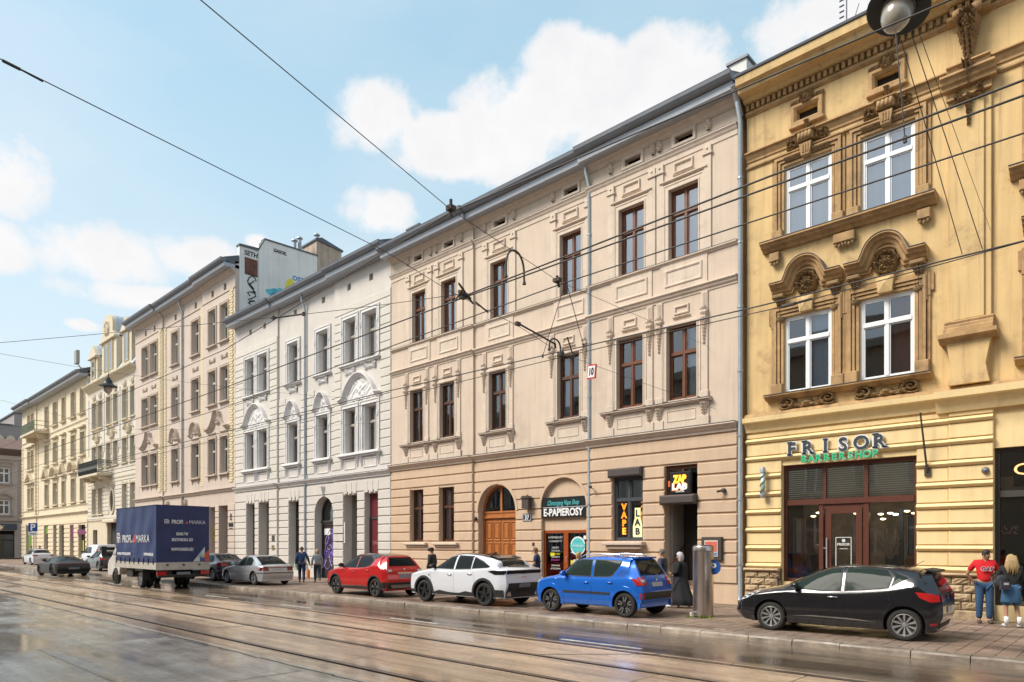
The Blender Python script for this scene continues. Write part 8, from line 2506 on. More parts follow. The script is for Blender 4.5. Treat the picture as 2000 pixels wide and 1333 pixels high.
def generic(label, cat, loc, rot, P_, m, **kw):
 c = dict(P_); c.update(kw)
 return car(label, cat, loc, rot, c, m, fine=False)
NAVY = paint('navy paint', (.012, .018, .06), rough=.2)
sedan = dict(comp, W=1.80, top=[(2.25, .70), (1.6, .88), (1.1, .95), (.9, 1.02), (.4, 1.3), (.1, 1.4), (-.4, 1.44), (-.9, 1.38), (-1.4, 1.16), (-1.7, 1.06), (-2.1, 1.03)], nose=2.3, nose_z=.7, R=.33,
 tail=[-2.1, -2.18, -2.14, -2.12, -2.0, -1.98], tz=[.34, .58, .86, .98, 1.04, 1.06],
 side_glass=[('front_window', [(.8, .98), (.4, 1.2), (.1, 1.3), (-.2, 1.33), (-.2, .95)]), ('rear_window', [(-.28, .95), (-.28, 1.33), (-.85, 1.3), (-1.2, 1.08), (-1.15, 1.0)])],
 doors=[], handles=[], side=[('tail_light', [(-1.8, .94), (-2.12, .94), (-2.14, .82), (-1.95, .80)], REDL, dict(off=.01))],
 rear=[('tail_light', [(.5, .80), (.86, .80), (.86, .94), (.5, .92)], REDL, dict(off=.012)), ('number_plate', [(-.26, .5), (.26, .5), (.26, .6), (-.26, .6)], PLATED, dict(off=.014))], mirror_m=NAVY)
C6, t6 = generic('navy blue saloon half hidden behind the blue lorry', 'car', (-36.6, 15.75, .12), pi + radians(1), sedan, NAVY)
drape_top(C6, t6, [(-.95, -.55), (-.95, .55), (-1.62, .62), (-1.62, -.62)], GLC, 'rear_window', .012)
GRAPH = paint('dark graphite paint', (.028, .032, .042), rough=.22)
C7, t7 = generic('dark graphite hatchback parked ahead of the lorry beside the white van', 'car', (-54.6, 15.5, .12), pi, hatch, GRAPH, wheel=('std', RIMG, 5), mirror_m=GRAPH, handle_m=GRAPH, R=.34)
SPRT = paint('matte black sports paint', (.012, .012, .013), rough=.5, metal=0., coat=.15)
sport = dict(comp, W=1.98, nose=2.3, nose_z=.56, R=.36, tw=.26, zc=.15, roofhw=.56,
 top=[(2.3, .56), (1.9, .7), (1.3, .8), (.95, .86), (.4, 1.12), (.0, 1.25), (-.4, 1.28), (-.9, 1.22), (-1.4, 1.08), (-1.9, .92), (-2.2, .88)],
 belt=[(2.3, .52), (1.3, .76), (.9, .8), (0, .82), (-.9, .88), (-1.5, .9), (-2.2, .84)],
 tail=[-2.14, -2.26, -2.22, -2.2, -2.1, -2.06], tz=[.3, .5, .74, .82, .87, .89],
 side_glass=[('front_window', [(.75, .86), (.3, 1.06), (0, 1.17), (-.35, 1.19), (-.45, .88)]), ('quarter_window', [(-.52, .89), (-.45, 1.18), (-.8, 1.13), (-1.1, .98)])], doors=[], handles=[], side=[],
 rear=[('light_bar', [(-.9, .76), (.9, .76), (.9, .80), (-.9, .80)], REDD, dict(off=.012)), ('number_plate', [(-.3, .44), (.3, .44), (.3, .56), (-.3, .56)], PLATED, dict(off=.014)), ('diffuser', [(-.8, .18), (.8, .18), (.8, .32), (-.8, .32)], PLAS, dict(off=.012))], mirror_m=SPRT, wheel=('std', RIMD, 5))
C8, t8 = generic('low matte black sports coupe driving ahead of the blue lorry', 'car', (-51.6, 12.15, 0), pi + radians(2), sport, SPRT)
drape_top(C8, t8, [(-.75, -.5), (-.75, .5), (-1.6, .55), (-1.6, -.55)], GLC, 'rear_window', .012)
for o in [C8]: pass
C9, t9 = generic('white hatchback parked at the far left by the parking sign', 'car', (-75.8, 15.9, .12), pi, sedan, WHP, mirror_m=WHP)
drape_top(C9, t9, [(-.95, -.55), (-.95, .55), (-1.62, .62), (-1.62, -.62)], GLC, 'rear_window', .012)
# ---- white van
van = dict(W=1.85, nose=2.25, nose_z=1.0, fa=1.4, ra=-1.4, R=.33, tw=.2, zc=.22, roofhw=.74, crown=.05,
 top=[(2.25, 1.0), (1.8, 1.16), (1.4, 1.3), (.9, 1.65), (.6, 1.8), (0, 1.87), (-1, 1.88), (-2, 1.85)], belt=[(2.25, .95), (1.5, 1.12), (1, 1.15), (-2.1, 1.15)],
 xs=[1.9, 1.5, 1.2, .9, .5, 0, -.8, -1.4, -1.8], tail=[-2.12, -2.18, -2.16, -2.14, -2.08, -2.05], tz=[.4, .62, .9, 1.15, 1.75, 1.82], ty=(.85, .97, .98, .97, .97, .6),
 wheel=('std', RIMG, 5), mirror=(1.1, 1.2), side_glass=[('front_window', [(1.2, 1.2), (.9, 1.5), (.7, 1.62), (.1, 1.64), (.1, 1.18)]), ('rear_window', [(0, 1.18), (0, 1.64), (-.8, 1.64), (-.8, 1.2)])], glass=GLC2,
 doors=[], handles=[], side=[('tail_light', [(-1.98, 1.5), (-2.14, 1.5), (-2.16, 1.0), (-1.98, 1.0)], REDL, dict(off=.01))],
 rear=[('tail_light', [(.78, .95), (.9, .95), (.86, 1.5), (.76, 1.5)], REDL, dict(off=.012)), ('rear_window', [(-.6, 1.2), (.6, 1.2), (.56, 1.65), (-.56, 1.65)], GLC, dict(off=.012)), ('number_plate', [(-.26, .8), (.26, .8), (.26, .91), (-.26, .91)], PLATE, dict(off=.014))])
C10, t10 = generic('white small van parked on the pavement behind the graphite hatchback', 'van', (-63.5, 17.6, .12), pi, van, WHP, mirror_m=PLAS)

# ---- the blue tarpaulin lorry
TARP = mat('navy tarpaulin', (.02, .035, .12), rough=.42, var=.18, vscale=1.3, bump=.5, bscale=2.2, spec=.45)
ALU = mat('dirty aluminium', (.5, .47, .42), rough=.5, metal=.2, var=.2, vscale=3)
CABM = mat('dusty white cab', (.6, .57, .54), rough=.45, var=.12, vscale=1.5)
CHAS = mat('muddy chassis', (.035, .03, .026), rough=.8, var=.3)
T = thing('lorry', (-35.0, 12.27, 0), 'lorry with a navy tarpaulin box body printed with white lettering, driving away', 'lorry', rot=pi, org=(0, 0, 0))
# local: +x forward, camera side is +y
bx0, bx1, hy = -2.85, 2.5, 1.16
b = MB(); nx, nz = 26, 10
zt, zb_ = 3.74, 1.2
random.seed(13)
def tz_(x, z): return .012 * sin(x * 5.3 + z * 2) + .01 * sin(z * 4.1 + x * 1.7)
for s in (1, -1):
 vs = [(bx0 + (bx1 - bx0) * i / nx, s * (hy + (tz_(i * .2, j * .25) if 0 < i < nx and 0 < j < nz else 0)), zb_ + (zt - zb_) * j / nz) for i in range(nx + 1) for j in range(nz + 1)]
 b.add(vs, [(i * (nz + 1) + j, (i + 1) * (nz + 1) + j, (i + 1) * (nz + 1) + j + 1, i * (nz + 1) + j + 1) for i in range(nx) for j in range(nz)])
for x_ in (bx0, bx1):
 vs = [(x_ + (-(tz_(i * .25, j * .3)) if (0 < i < 12 and 0 < j < nz and x_ < 0) else 0), -hy + 2 * hy * i / 12, zb_ + (zt - zb_) * j / nz) for i in range(13) for j in range(nz + 1)]
 b.add(vs, [(i * (nz + 1) + j, (i + 1) * (nz + 1) + j, (i + 1) * (nz + 1) + j + 1, i * (nz + 1) + j + 1) for i in range(12) for j in range(nz)])
b.quad((bx0, -hy, zt), (bx1, -hy, zt), (bx1, hy, zt), (bx0, hy, zt))
BT = b.build('tarpaulin_box', TARP, T, loc=(0, 0, 0), smooth=True, ang=40, merge=.001)
MB().box(bx0 - .02, bx1 + .02, -hy - .02, hy + .02, zt, zt + .03).build('roof_edge', TARP, BT)
MB().box(bx0, bx1, -hy, hy, .88, 1.18).build('side_board', ALU, T)
b = MB()
for i in range(9): b.box(bx0 + .3 + i * .62, bx0 + .34 + i * .62, hy, hy + .03, 1.1, 1.38)
b.build('tarp_strap', PLAS, T)
MB().box(bx0 - .04, bx0, -hy - .02, hy + .02, .86, 1.2).build('tail_board', ALU, T)
b = MB()
for y_ in (-.7, 0, .7): b.box(bx0 - .06, bx0 - .04, y_ - .05, y_ + .05, 1.05, 1.12)
b.build('hinge', CHAS, T)
MB().box(bx0 + .1, 3.2, -.45, .45, .55, .85).box(bx0 + .1, bx0 + .25, -1.05, 1.05, .55, .82).build('chassis', CHAS, T)
lb_ = MB().box(bx0 - .02, bx0 + .1, -1.08, 1.08, .52, .66).build('rear_bar', CHAS, T)
for s in (1, -1): MB().box(bx0 - .06, bx0 - .02, s * .95 - .2 if s > 0 else -.95 - .2 + .0, s * .95 + .2 if s > 0 else -.95 + .2, .62, .80).build('tail_light', REDL, T)
MB().box(bx0 - .05, bx0 - .02, -.3, .3, .64, .76).build('number_plate', PLATED, T)
for x_, dual in ((3.15, 0), (-.55, 1)):
 for s in (1, -1):
  wheel(T, x_, s * .95, .37, .22 if not dual else .24, 'std', RIMG if dual else RIMD, s, 6)
  if dual: wheel(T, x_, s * .68, .37, .24, 'std', RIMD, s, 6)
MB().box(-1.05, -.05, .78, 1.12, .78, .86).box(-1.05, -1.0, .78, 1.12, .35, .8).box(-1.05, -.05, -1.12, -.78, .78, .86).box(-1.05, -1.0, -1.12, -.78, .35, .8).build('mudguard', PLAS, T)
MB().box(.5, 1.3, .7, 1.05, .45, .85, .03).build('fuel_tank', CHAS, T)
# cab
cb = MB()
pr = [(2.6, .5), (4.25, .45), (4.42, .55), (4.4, 1.0), (4.25, 1.2), (3.75, 1.42), (3.3, 2.15), (3.1, 2.28), (2.6, 2.3)]
n = len(pr)
vs = []
for y_, s_ in ((-1.0, .97), (-.94, 1.), (.94, 1.), (1.0, .97)):
 for p in pr:
  w_ = 1 if p[1] < 1.45 else .88
  vs.append((2.6 + (p[0] - 2.6) * s_, y_ * w_, .45 + (p[1] - .45) * (.985 if abs(y_) > .95 else 1)))
fs = [tuple(range(n - 1, -1, -1)), tuple(3 * n + i for i in range(n))]
for k in range(3):
 for i in range(n):
  j = (i + 1) % n
  fs.append((k * n + i, k * n + j, (k + 1) * n + j, (k + 1) * n + i))
cb.add(vs, fs); CB = cb.build('cab', CABM, T, loc=(0, 0, 0), smooth=True, ang=30)
for s in (1, -1):
 MB().prism([(2.85, 1.45), (3.6, 1.45), (3.25, 2.05), (2.85, 2.08)], s * .915, s * .935).build('side_window', GLC, CB)
 MB().lathe([(0, s * .9), (.43, s * .9), (.45, s * 1.0), (.41, s * 1.02), (0, s * .97)], (3.15, 0, .38), 24, axis='y').build('wheel_housing', CHAS, CB)
 MB().tube([(3.5, s * .92, 1.5), (3.55, s * 1.35, 1.55)], .025, 6).tube([(3.5, s * .92, 1.85), (3.55, s * 1.35, 1.8)], .02, 6).box(3.5, 3.6, s * 1.4 - .12, s * 1.4 + .12, 1.4, 1.9, .03).build('door_mirror', PLAS, CB)
MB().quad((3.78, -.8, 1.44), (3.78, .8, 1.44), (3.34, .75, 2.12), (3.34, -.75, 2.12)).build('windscreen', GLC, CB)
# printing on the tarpaulin
PR = mat('white tarp print', (.6, .62, .66), rough=.5); PRR = mat('coral tarp print', (.6, .1, .08), rough=.5); PRB = mat('pale blue tarp print', (.3, .5, .65), rough=.5); PRY = mat('yellow tarp print', (.65, .45, .05), rough=.5)
def tarp_text(body, sz, x, y, z, w, m=PR, rear=False, bold=.01):
 me = text_mesh(body, sz, .006, m, width=w, bold=bold)
 me.transform(Matrix.Rotation(pi if not rear else radians(-90), 4, 'Z'))
 put('lettering', me, BT, (x, y, z))
def emblem(x, y, z, s, rear):
 b = MB()
 for (a0, a1, c0, c1) in ((-.5, -.35, 0, 1), (.35, .5, 0, .75), (-.35, .35, .45, .6), (-.12, .12, 0, .45), (-.35, .35, .85, 1), (-.05, .4, .7, .8)):
  if rear: b.box(-.004, .004, -a1 * s, -a0 * s, c0 * s, c1 * s)
  else: b.box(-a1 * s, -a0 * s, -.004, .004, c0 * s, c1 * s)
 b.build('emblem', PR, BT, loc=(0, 0, 0)).location = V(x, y, z)
S_ = hy + .03
emblem(bx1 - .45, S_, 2.08, .48, False)
tarp_text('PROFI', .5, bx1 - 1.6, S_, 2.1, 1.15); tarp_text('MARKA', .5, bx1 - 3.75, S_, 2.1, 1.75, bold=0)
MB().box(bx1 - .87, bx1 - .84, S_ - .004, S_ + .004, 2.05, 2.6).build('red_divider', PRR, BT)
MB().prism([(bx1 - 2.75, 2.1), (bx1 - 2.4, 2.1), (bx1 - 2.75, 2.5)], S_ - .004, S_ + .004).build('red_triangle', PRR, BT)
MB().prism([(bx1 - 2.38, 2.1), (bx1 - 2.26, 2.1), (bx1 - 2.38, 2.25)], S_ - .004, S_ + .004).build('white_triangle', PR, BT)
tarp_text('MATERIALY WYKONCZENIOWE', .16, bx1 - 1.2, S_, 1.5, 1.9); tarp_text('WWW.MARKA.EU', .17, bx1 - 4.5, S_, 1.5, 1.2)
R_ = bx0 - .03
emblem(R_, .72, 2.93, .2, True)
tarp_text('PROFI', .24, R_, .27, 2.94, .48, rear=True); tarp_text('MARKA', .24, R_, -.62, 2.94, .72, rear=True, bold=0)
MB().prism([(-.06, 2.94), (-.18, 2.94), (-.18, 3.08)], R_ - .004, R_ + .004, axis='x').build('red_triangle', PRR, BT)
tarp_text('KRAKÓW', .17, R_, .05, 2.42, .52, rear=True); tarp_text('SKOTNICKA 221', .17, R_, .05, 2.16, .92, rear=True); tarp_text('WWW.MARKA.EU', .19, R_, .05, 1.72, .98, rear=True)
for pts, m in (([(-.42, 1.22), (-.95, 1.22), (-.95, 1.9)], PR), ([(-.72, 1.22), (-.95, 1.22), (-.95, 1.45), (-.72, 1.45)], mat('mid blue tarp print', (.04, .12, .3), rough=.5)), ([(-.76, 1.4), (-.93, 1.4), (-.93, 1.6)], PRY), ([(-.95, 1.22), (-1.14, 1.22), (-1.14, 1.6), (-.95, 1.6)], PRR), ([(-.95, 1.6), (-1.14, 1.6), (-1.14, 1.75)], PRR), ([(-.6, 1.45), (-.8, 1.45), (-.8, 1.7)], PRB)):
 R_ -= .004
 MB().prism(pts, R_ - .003, R_ + .003, axis='x').build('print_shape', m, BT)
# ------------------------------------------------------------------ people
SKIN = mat('skin', (.42, .24, .16), rough=.55, spec=.35)
def skin_mesh(chains, root=0, sub=2):
 """chains: dict name->(pos, r); edges list -> continuous tapered surface"""
 nodes, edges = chains
 me = bpy.data.meshes.new('s')
 names = list(nodes)
 me.from_pydata([nodes[n][0] for n in names], [], [])
 me.edges.add(len(edges))
 for i, (a, b) in enumerate(edges): me.edges[i].vertices = (names.index(a), names.index(b))
 me.update()
 ob = bpy.data.objects.new('s', me); col.objects.link(ob)
 ob.modifiers.new('k', 'SKIN').use_smooth_shade = True
 sm = ob.modifiers.new('u', 'SUBSURF'); sm.levels = sub; sm.render_levels = sub
 for i, n in enumerate(names):
  r = nodes[n][1]
  me.skin_vertices[0].data[i].radius = r if isinstance(r, tuple) else (r, r)
  me.skin_vertices[0].data[i].use_root = (i == 0)
 dg = bpy.context.evaluated_depsgraph_get()
 out = bpy.data.meshes.new_from_object(ob.evaluated_get(dg))
 bpy.data.objects.remove(ob)
 return out

def person(label, loc, rot, h=1.75, J=None, top=(.5, .5, .5), legs=(.03, .04, .08), hair=(.05, .03, .02), shoes=(.03, .03, .03), sleeve='short', hairlen='short', group=None, slim=1., scarf=None, gown=None, shorts=False, cap=None):
 P = thing('person', loc, label, 'person', group, rot=rot, org=(0, 0, 0))
 s = h / 1.75
 base = dict(pelvis=(0, 0, .95), waist=(0, 0, 1.08), chest=(0, .01, 1.30), neck=(0, .01, 1.47), head=(0, -.01, 1.60), crown=(0, .0, 1.68))
 for q, e in (('l', 1), ('r', -1)):
  base.update({q + 'hip': (e * .09, 0, .90), q + 'knee': (e * .10, -.02, .50), q + 'ankle': (e * .10, .02, .09), q + 'toe': (e * .11, -.13, .04),
 q + 'sh': (e * .18, .01, 1.41), q + 'elb': (e * .25, .03, 1.13), q + 'wr': (e * .27, -.05, .88), q + 'hand': (e * .27, -.08, .80)})
 base.update(J or {}); look = Vector(base.pop('look', (0, -1, 0)))
 g = {k: Vector(v) * s for k, v in base.items()}
 R = dict(pelvis=.125, waist=.115, chest=(.15, .115), neck=.052, head=(.082, .098), crown=.07, hip=.092, knee=.056, ankle=.036, toe=.026, sh=.06, elb=.042, wr=.028, hand=(.038, .022))
 def node(n, add=0., k=1.):
  key = n[1:] if n[0] in 'lr' and n[1:] in R else n
  r = R[key]
  r = r if isinstance(r, tuple) else (r, r)
  return (g[n], tuple((v * k * (slim if key in ('pelvis', 'waist', 'chest', 'hip') else 1) + add) * s for v in r))
 ns = {n: node(n) for n in g}
 E = [('pelvis', 'waist'), ('waist', 'chest'), ('chest', 'neck'), ('neck', 'head'), ('head', 'crown')]
 for q in 'lr': E += [('pelvis', q + 'hip'), (q + 'hip', q + 'knee'), (q + 'knee', q + 'ankle'), (q + 'ankle', q + 'toe'), ('chest', q + 'sh'), (q + 'sh', q + 'elb'), (q + 'elb', q + 'wr'), (q + 'wr', q + 'hand')]
 me = skin_mesh((ns, E))
 bm = bmesh.new(); bm.from_mesh(me)
 fb = MB()
 hd = g['head']; fwd = look.normalized(); sd_ = fwd.cross(V(0, 0, 1))
 fb.tube([hd + fwd * .085 * s + V(0, 0, .02), hd + fwd * .118 * s - V(0, 0, .012), hd + fwd * .09 * s - V(0, 0, .02)], .013 * s, 5)
 for e in (1, -1): fb.tube([hd + sd_ * e * .082 * s + V(0, 0, .02), hd + sd_ * e * .095 * s, hd + sd_ * e * .08 * s - V(0, 0, .03)], .012 * s, 5)
 for q in 'lr':
  w, hn = g[q + 'wr'], g[q + 'hand']; d = (hn - w).normalized(); ac = d.cross(V(0, 1, .2)).normalized()
  for f in range(4):
   o = hn + ac * (f - 1.5) * .018 * s
   fb.tube([o, o + d * .035 * s, o + d * (.06 + .012 * (f in (1, 2))) * s + V(0, -.012, 0)], [.0085 * s, .008 * s, .006 * s], 5)
  fb.tube([w + d * .02, w + d * .045 * s + V(0, -.03, 0) * s, w + d * .08 * s + V(0, -.045, 0) * s], [.011 * s, .01 * s, .008 * s], 5)
 t = bpy.data.meshes.new('t'); t.from_pydata(fb.v, [], fb.f); bm.from_mesh(t); bm.to_mesh(me); bm.free()
 me.materials.clear(); me.materials.append(SKIN); me.name = 'body'
 put('body', me, P)
 cm = lambda nm, c, **k: mat(nm + ' cloth %.2f %.2f %.2f' % c, c, rough=.85, var=.15, vscale=9, bump=.5, bscale=25, **k)
 if gown:
  pr = [(.16, 1.44), (.2, 1.36), (.195, 1.15), (.2, .95), (.24, .6), (.30, .3), (.34, .12), (.31, .10)]
  b = MB(); n = 36; vs = []
  for i in range(n):
   t_ = 2 * pi * i / n
   for r, z in pr:
    fo = 1 + .09 * sin(t_ * 7 + z * 2) * max(0, 1.2 - z)
    vs.append((r * fo * cos(t_) * .78 * s, r * fo * sin(t_) * 1.12 * s + (.10 * max(0, 1.0 - z)) * s * (1 if sin(t_) > 0 else .4), z * s))
  k = len(pr)
  b.add(vs, [(i * k + j, ((i + 1) % n) * k + j, ((i + 1) % n) * k + j + 1, i * k + j + 1) for i in range(n) for j in range(k - 1)])
  b.build('gown', cm('gown', gown), P, loc=(0, 0, 0), smooth=True)
 T_ = {n: node(n, .022, 1.04) for n in ('pelvis', 'waist', 'chest', 'lsh', 'rsh')}
 T_['pelvis'] = (g['pelvis'] + V(0, 0, -.01), tuple(v * 1.02 for v in T_['pelvis'][1]))
 Et = [('pelvis', 'waist'), ('waist', 'chest'), ('chest', 'lsh'), ('chest', 'rsh')]
 T_['collar'] = (g['neck'] - V(0, 0, .03), (.07 * s, .065 * s)); Et.append(('chest', 'collar'))
 for q in 'lr':
  if sleeve == 'short':
   T_[q + 'cuff'] = (g[q + 'sh'].lerp(g[q + 'elb'], .72), (.064 * s, .064 * s)); Et.append((q + 'sh', q + 'cuff'))
  else:
   T_[q + 'elb'] = node(q + 'elb', .02); T_[q + 'wr'] = node(q + 'wr', .018); Et += [(q + 'sh', q + 'elb'), (q + 'elb', q + 'wr')]
 m2 = skin_mesh((T_, Et)); m2.materials.clear(); m2.materials.append(cm('top', top)); m2.name = 'shirt'
 SH_ = put('shirt', m2, P)
 L_ = {'pelvis': (g['pelvis'] + V(0, 0, .03), tuple(v * .9 for v in node('pelvis', .01)[1]))}; Ee = []
 for q in 'lr':
  L_[q + 'hip'] = node(q + 'hip', .02); L_[q + 'knee'] = node(q + 'knee', .028); Ee += [('pelvis', q + 'hip'), (q + 'hip', q + 'knee')]
  if not shorts: L_[q + 'ankle'] = (g[q + 'ankle'] + V(0, 0, .01), (.062 * s, .066 * s)); Ee.append((q + 'knee', q + 'ankle'))
 m3 = skin_mesh((L_, Ee)); m3.materials.clear(); m3.materials.append(cm('trouser', legs)); m3.name = 'trousers'
 put('trousers', m3, P)
 for q in 'lr':
  a, t = g[q + 'ankle'], g[q + 'toe']
  d = (t - a); d.z = 0; d = d.normalized()
  me_ = skin_mesh(({'h': (a - d * .03 + V(0, 0, -.03), (.056, .056)), 'm': (a + d * .07 + V(0, 0, -.035), (.056, .048)), 't': (a + d * .18 + V(0, 0, -.048), (.05, .036))}, [('h', 'm'), ('m', 't')]), sub=1)
  me_.materials.clear(); me_.materials.append(mat('shoe %.2f %.2f %.2f' % shoes, shoes, rough=.6)); me_.name = 'shoe'
  put('shoe', me_, P)
 # hair / cap / scarf as a shell round the skull
 hm = mat('hair %.2f %.2f %.2f' % hair, hair, rough=.6, var=.35, vscale=30) if not scarf else cm('scarf', scarf)
 b = MB(); n, k = 20, 12
 cy = hd + V(0, 0, .035 * s); vs = []; fs = []
 rr = .099 * s if not scarf else .118 * s
 for i in range(n):
  th = 2 * pi * i / n
  for j in range(k):
   ph = pi * j / (k - 1) * (.60 if hairlen == 'short' else .95)
   d = V(cos(th) * sin(ph), sin(th) * sin(ph), cos(ph))
   front = d.dot(fwd)
   p = cy + V(d.x * rr * .92, d.y * rr, d.z * rr * 1.08)
   if front > .3 and d.z < .45: p = cy + (p - cy) * .72
   if hairlen != 'short' and front < .25 and d.z < 0: p.z += d.z * .10 * s; p -= fwd * .01
   vs.append(p * 1.0 + d * (.004 * sin(th * 9 + ph * 5)))
 for i in range(n):
  for j in range(k - 1): fs.append((i * k + j, ((i + 1) % n) * k + j, ((i + 1) % n) * k + j + 1, i * k + j + 1))
 b.add(vs, fs); b.build('headscarf' if scarf else 'hair', hm, P, loc=(0, 0, 0), smooth=True)
 if hairlen == 'long':
  b = MB(); random.seed(6)
  for i in range(46):
   th = -1.25 + 2.5 * i / 45
   d = (-fwd * cos(th) + sd_ * sin(th))
   a = cy + d * .095 * s; ln = random.uniform(.30, .42) * s
   b.tube([a + V(0, 0, .05), a + d * .03 - V(0, 0, .08 * s), a + d * .05 + V(random.uniform(-.02, .02), 0, -ln * .6), a + d * random.uniform(.03, .07) + V(random.uniform(-.03, .03), 0, -ln)], [.02, .026, .022, .006], 4)
  b.build('long_hair', hm, P, loc=(0, 0, 0), smooth=True)
 if cap:
  c0 = hd + V(0, 0, .065 * s)
  MB().lathe([(.104 * s, -.01), (.106 * s, .02), (.085 * s, .07), (.03, .09), (0, .09)], tuple(c0), 16).tube([c0 + fwd * .08, c0 + fwd * .17 - V(0, 0, .01)], [.075, .06], 8).build('cap', mat('cap cloth', cap, rough=.9), P, smooth=True, ang=50)
 return P, g, SH_

# man in the red T-shirt
RP, g_, sh_ = person('man in a red T-shirt with white printed letters and blue jeans, hands behind his back', (-3.0, 19.6, .12), radians(18), 1.80,
 J=dict(head=(.03, -.06, 1.58), crown=(.03, -.05, 1.67), neck=(.01, -.01, 1.47), look=(.7, -.7, -.25), lelb=(.30, .12, 1.16), lwr=(.16, .17, .98), lhand=(.08, .17, .97), relb=(-.33, .12, 1.14), rwr=(-.2, .16, .98), rhand=(-.12, .17, .97)),
 top=(.62, .012, .018), legs=(.03, .075, .16), hair=(.02, .015, .012), shoes=(.08, .06, .05), slim=1.08)
me = text_mesh('GAP', .13, .006, SIGNWHT, bold=.008, width=.27); put('shirt_print', me, sh_, (.03, -.185, 1.27)); 
me = text_mesh('GAP', .115, .006, mat('navy print', (.01, .02, .08)), bold=.001, width=.25); put('shirt_print', me, sh_, (.03, -.192, 1.28))
# woman with long fair hair and backpack at the right edge
WP, g_, sh_ = person('woman with long fair hair and denim skirt at the right edge', (-2.42, 19.1, .12), radians(205), 1.68,
 J=dict(look=(.2, -1, -.2), lelb=(.24, -.12, 1.14), lwr=(.1, -.26, 1.1), lhand=(.04, -.3, 1.1), relb=(-.24, -.12, 1.14), rwr=(-.1, -.26, 1.1), rhand=(-.04, -.3, 1.1), rknee=(-.12, -.03, .5), rankle=(-.16, .03, .09), rtoe=(-.2, -.1, .04)),
 top=(.015, .017, .018), legs=(.05, .12, .22), hair=(.42, .29, .14), shoes=(.6, .62, .62), sleeve='long', hairlen='long', shorts=True)
b = MB()
pr = [(.15, 1.0), (.17, .92), (.19, .75), (.205, .58), (.2, .575)]
b.lathe(pr, (0, 0, 0), 24, sy=.8); b.build('skirt', mat('blue denim', (.05, .13, .24), rough=.9, var=.25, vscale=8), WP, loc=(0, 0, 0), smooth=True)
for e in (1, -1): MB().lathe([(.042, .0), (.048, .1), (.045, .17)], (e * .10 if e > 0 else -.155, .03, .08), 12).build('sock', SIGNWHT, WP, smooth=True)
BK = thing('backpack', (-2.56, 18.86, .98), 'dark grey backpack hanging on the fair-haired woman', 'backpack', rot=radians(205 + 20))
ORG[BK] = Vector((0, 0, 0))
m4 = skin_mesh(({'a': ((0, .0, .02), (.13, .08)), 'b': ((0, .0, .2), (.17, .10)), 'c': ((0, 0, .36), (.12, .07))}, [('a', 'b'), ('b', 'c')])); m4.materials.clear(); m4.materials.append(mat('backpack cloth', (.03, .03, .04), rough=.8)); m4.name = 'bag'
bo = put('bag', m4, BK); 
put('front_pocket', MB().box(-.11, .11, .07, .13, .02, .2, .0).mesh('front_pocket', mat('pocket cloth', (.045, .042, .055), rough=.8)), BK)
put('patch', MB().box(-.06, .05, .13, .136, .12, .17).mesh('patch', CLRL), BK)
put('strap', MB().tube([(-.09, -.08, .38), (-.1, -.2, .3), (-.1, -.08, .05)], .018, 6).tube([(.09, -.08, .38), (.1, -.2, .3), (.1, -.08, .05)], .018, 6).mesh('strap', PLAS), BK)
# woman in gown and pale headscarf
HJ, g_, sh_ = person('woman in long black gown and pale headscarf walking past the steps', (-10.32, 18.2, .12), radians(-78), 1.66,
 J=dict(lelb=(.23, -.02, 1.12), lwr=(.12, -.24, 1.08), lhand=(.06, -.30, 1.09), relb=(-.23, -.04, 1.12), rwr=(-.12, -.22, 1.02), rhand=(-.07, -.29, 1.0), look=(0, -1, -.15), lankle=(.08, -.25, .09), ltoe=(.09, -.42, .04), lknee=(.09, -.2, .5), rankle=(-.09, .34, .14), rtoe=(-.09, .24, .03), rknee=(-.09, .08, .5)),
 top=(.012, .012, .015), legs=(.015, .015, .03), shoes=(.6, .58, .56), sleeve='long', hairlen='mid', scarf=(.52, .50, .52), gown=(.012, .012, .015))
q = MB().box(-.035, .035, -.34, -.325, 1.05, 1.19).build('phone', mat('phone back', (.3, .22, .15), rough=.3), None); q.parent = None
q.location = V(-10.32 - .02, 18.14, .1); tag(q, 'phone held up by the woman in the black gown', 'phone')
# couple seen from behind
CP, g_, s1 = person('man in navy jacket and jeans walking away, bag on his left arm', (-30.6, 17.3, .12), radians(-122), 1.78,
 J=dict(lankle=(.1, -.18, .09), ltoe=(.1, -.33, .04), lknee=(.1, -.18, .5), rankle=(-.1, .2, .10), rtoe=(-.1, .07, .03), rknee=(-.1, .03, .5), relb=(-.30, .06, 1.15), rwr=(-.36, -.02, .92), rhand=(-.38, -.04, .85)), top=(.015, .045, .13), legs=(.015, .03, .07), hair=(.05, .03, .02), sleeve='long')
CW, g_, s2 = person('fair-haired woman in grey patterned blouse and dark trousers walking beside the man', (-30.25, 17.95, .12), radians(-118), 1.66,
 J=dict(lankle=(.1, -.15, .09), ltoe=(.1, -.3, .04), lknee=(.1, -.16, .5), rankle=(-.12, .30, .2), rtoe=(-.12, .28, .08), rknee=(-.1, .04, .5)), top=(.26, .28, .33), legs=(.02, .035, .06), hair=(.35, .24, .13), sleeve='long', hairlen='mid', shoes=(.04, .04, .04))
s2.data.materials[0] = mat('patterned blouse', (.25, .28, .33), rough=.85, var=.9, vscale=32)
hb = MB().prism([(-.08, 0), (.08, 0), (.09, .3), (.06, .42), (-.06, .42), (-.09, .3)], -.05, .05).tube([(-.05, 0, .42), (-.04, 0, .52), (.04, 0, .52), (.05, 0, .42)], .008, 5)
o = put('shopping_bag', hb.mesh('shopping_bag', mat('orange bag', (.6, .16, .03), rough=.6)), None, (-30.25, 17.45, .35)); tag(o, 'orange shopping bag carried between the walking couple', 'bag')
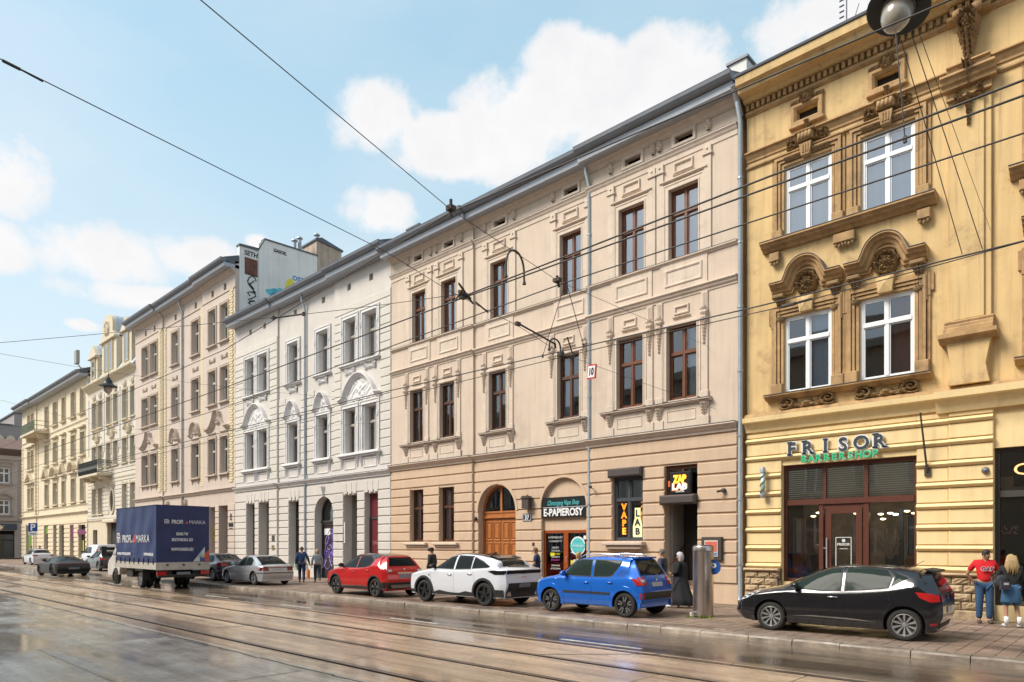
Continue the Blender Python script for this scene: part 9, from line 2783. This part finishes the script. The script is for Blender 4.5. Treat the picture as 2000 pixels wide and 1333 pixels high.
o = put('shopping_bag', MB().box(-.15, .15, -.04, .04, 0, .34).tube([(-.06, 0, .34), (0, 0, .44), (.06, 0, .34)], .008, 5).mesh('shopping_bag', mat('pale green bag', (.4, .46, .38), rough=.6)), None, (-31.25, 17.35, .72)); tag(o, 'pale green paper bag in the walking man\'s left hand', 'bag')
# heads and shoulders behind the parked cars
person('man in a dark cap and jacket walking behind the red crossover', (-22.0, 18.4, .12), radians(-75), 1.76, top=(.03, .03, .035), legs=(.03, .03, .04), hair=(.03, .02, .015), sleeve='long', cap=(.02, .02, .022))
NP_, g_, s3 = person('young man in navy T-shirt looking at his phone outside the vape shop', (-16.35, 18.6, .12), radians(-60), 1.80,
 J=dict(lelb=(.25, -.05, 1.12), lwr=(.1, -.26, 1.12), lhand=(.05, -.32, 1.14), relb=(-.27, -.04, 1.12), rwr=(-.12, -.26, 1.1), rhand=(-.06, -.31, 1.12), look=(0, -1, -.35), head=(0, -.05, 1.59)), top=(.015, .03, .09), legs=(.04, .05, .08), hair=(.14, .08, .04))
person('fair-haired person passing behind the blue crossover at the vape shop door', (-13.9, 17.9, .12), radians(90), 1.66, top=(.45, .43, .40), legs=(.05, .06, .1), hair=(.40, .27, .12), hairlen='mid')
person('grey-haired man in dark clothes behind the rear of the blue crossover', (-11.05, 18.4, .12), radians(-80), 1.76, top=(.04, .05, .08), legs=(.04, .04, .05), hair=(.12, .11, .10), sleeve='long')
person('distant walker in dark coat on the far left pavement', (-80.5, 17.0, .12), radians(60), 1.76, top=(.03, .03, .035), legs=(.03, .03, .04), sleeve='long')
person('distant walker in grey behind the dark-coated one at the far left', (-86, 17.4, .12), radians(200), 1.72, top=(.18, .18, .2), legs=(.05, .04, .06), sleeve='long')

for cat_, grp_ in (('car', 'cars along the street'), ('house', 'tenement houses lining the street'), ('person', 'people on the pavement'), ('wire', 'overhead wires'), ('insulator', 'insulators on the overhead wires'), ('wire clamp', 'clamps on the overhead wires'), ('street lamp', 'pendant street lamps'), ('cable', 'cable loops on the overhead wires'), ('plaque', 'plaques on the white-grey house'), ('cabinet', 'barbershop mirror cabinets'), ('chair', 'barber chairs')):
 for o in col.objects:
  if o.parent is None and o.get('category') == cat_ and not o.get('group'): o['group'] = grp_
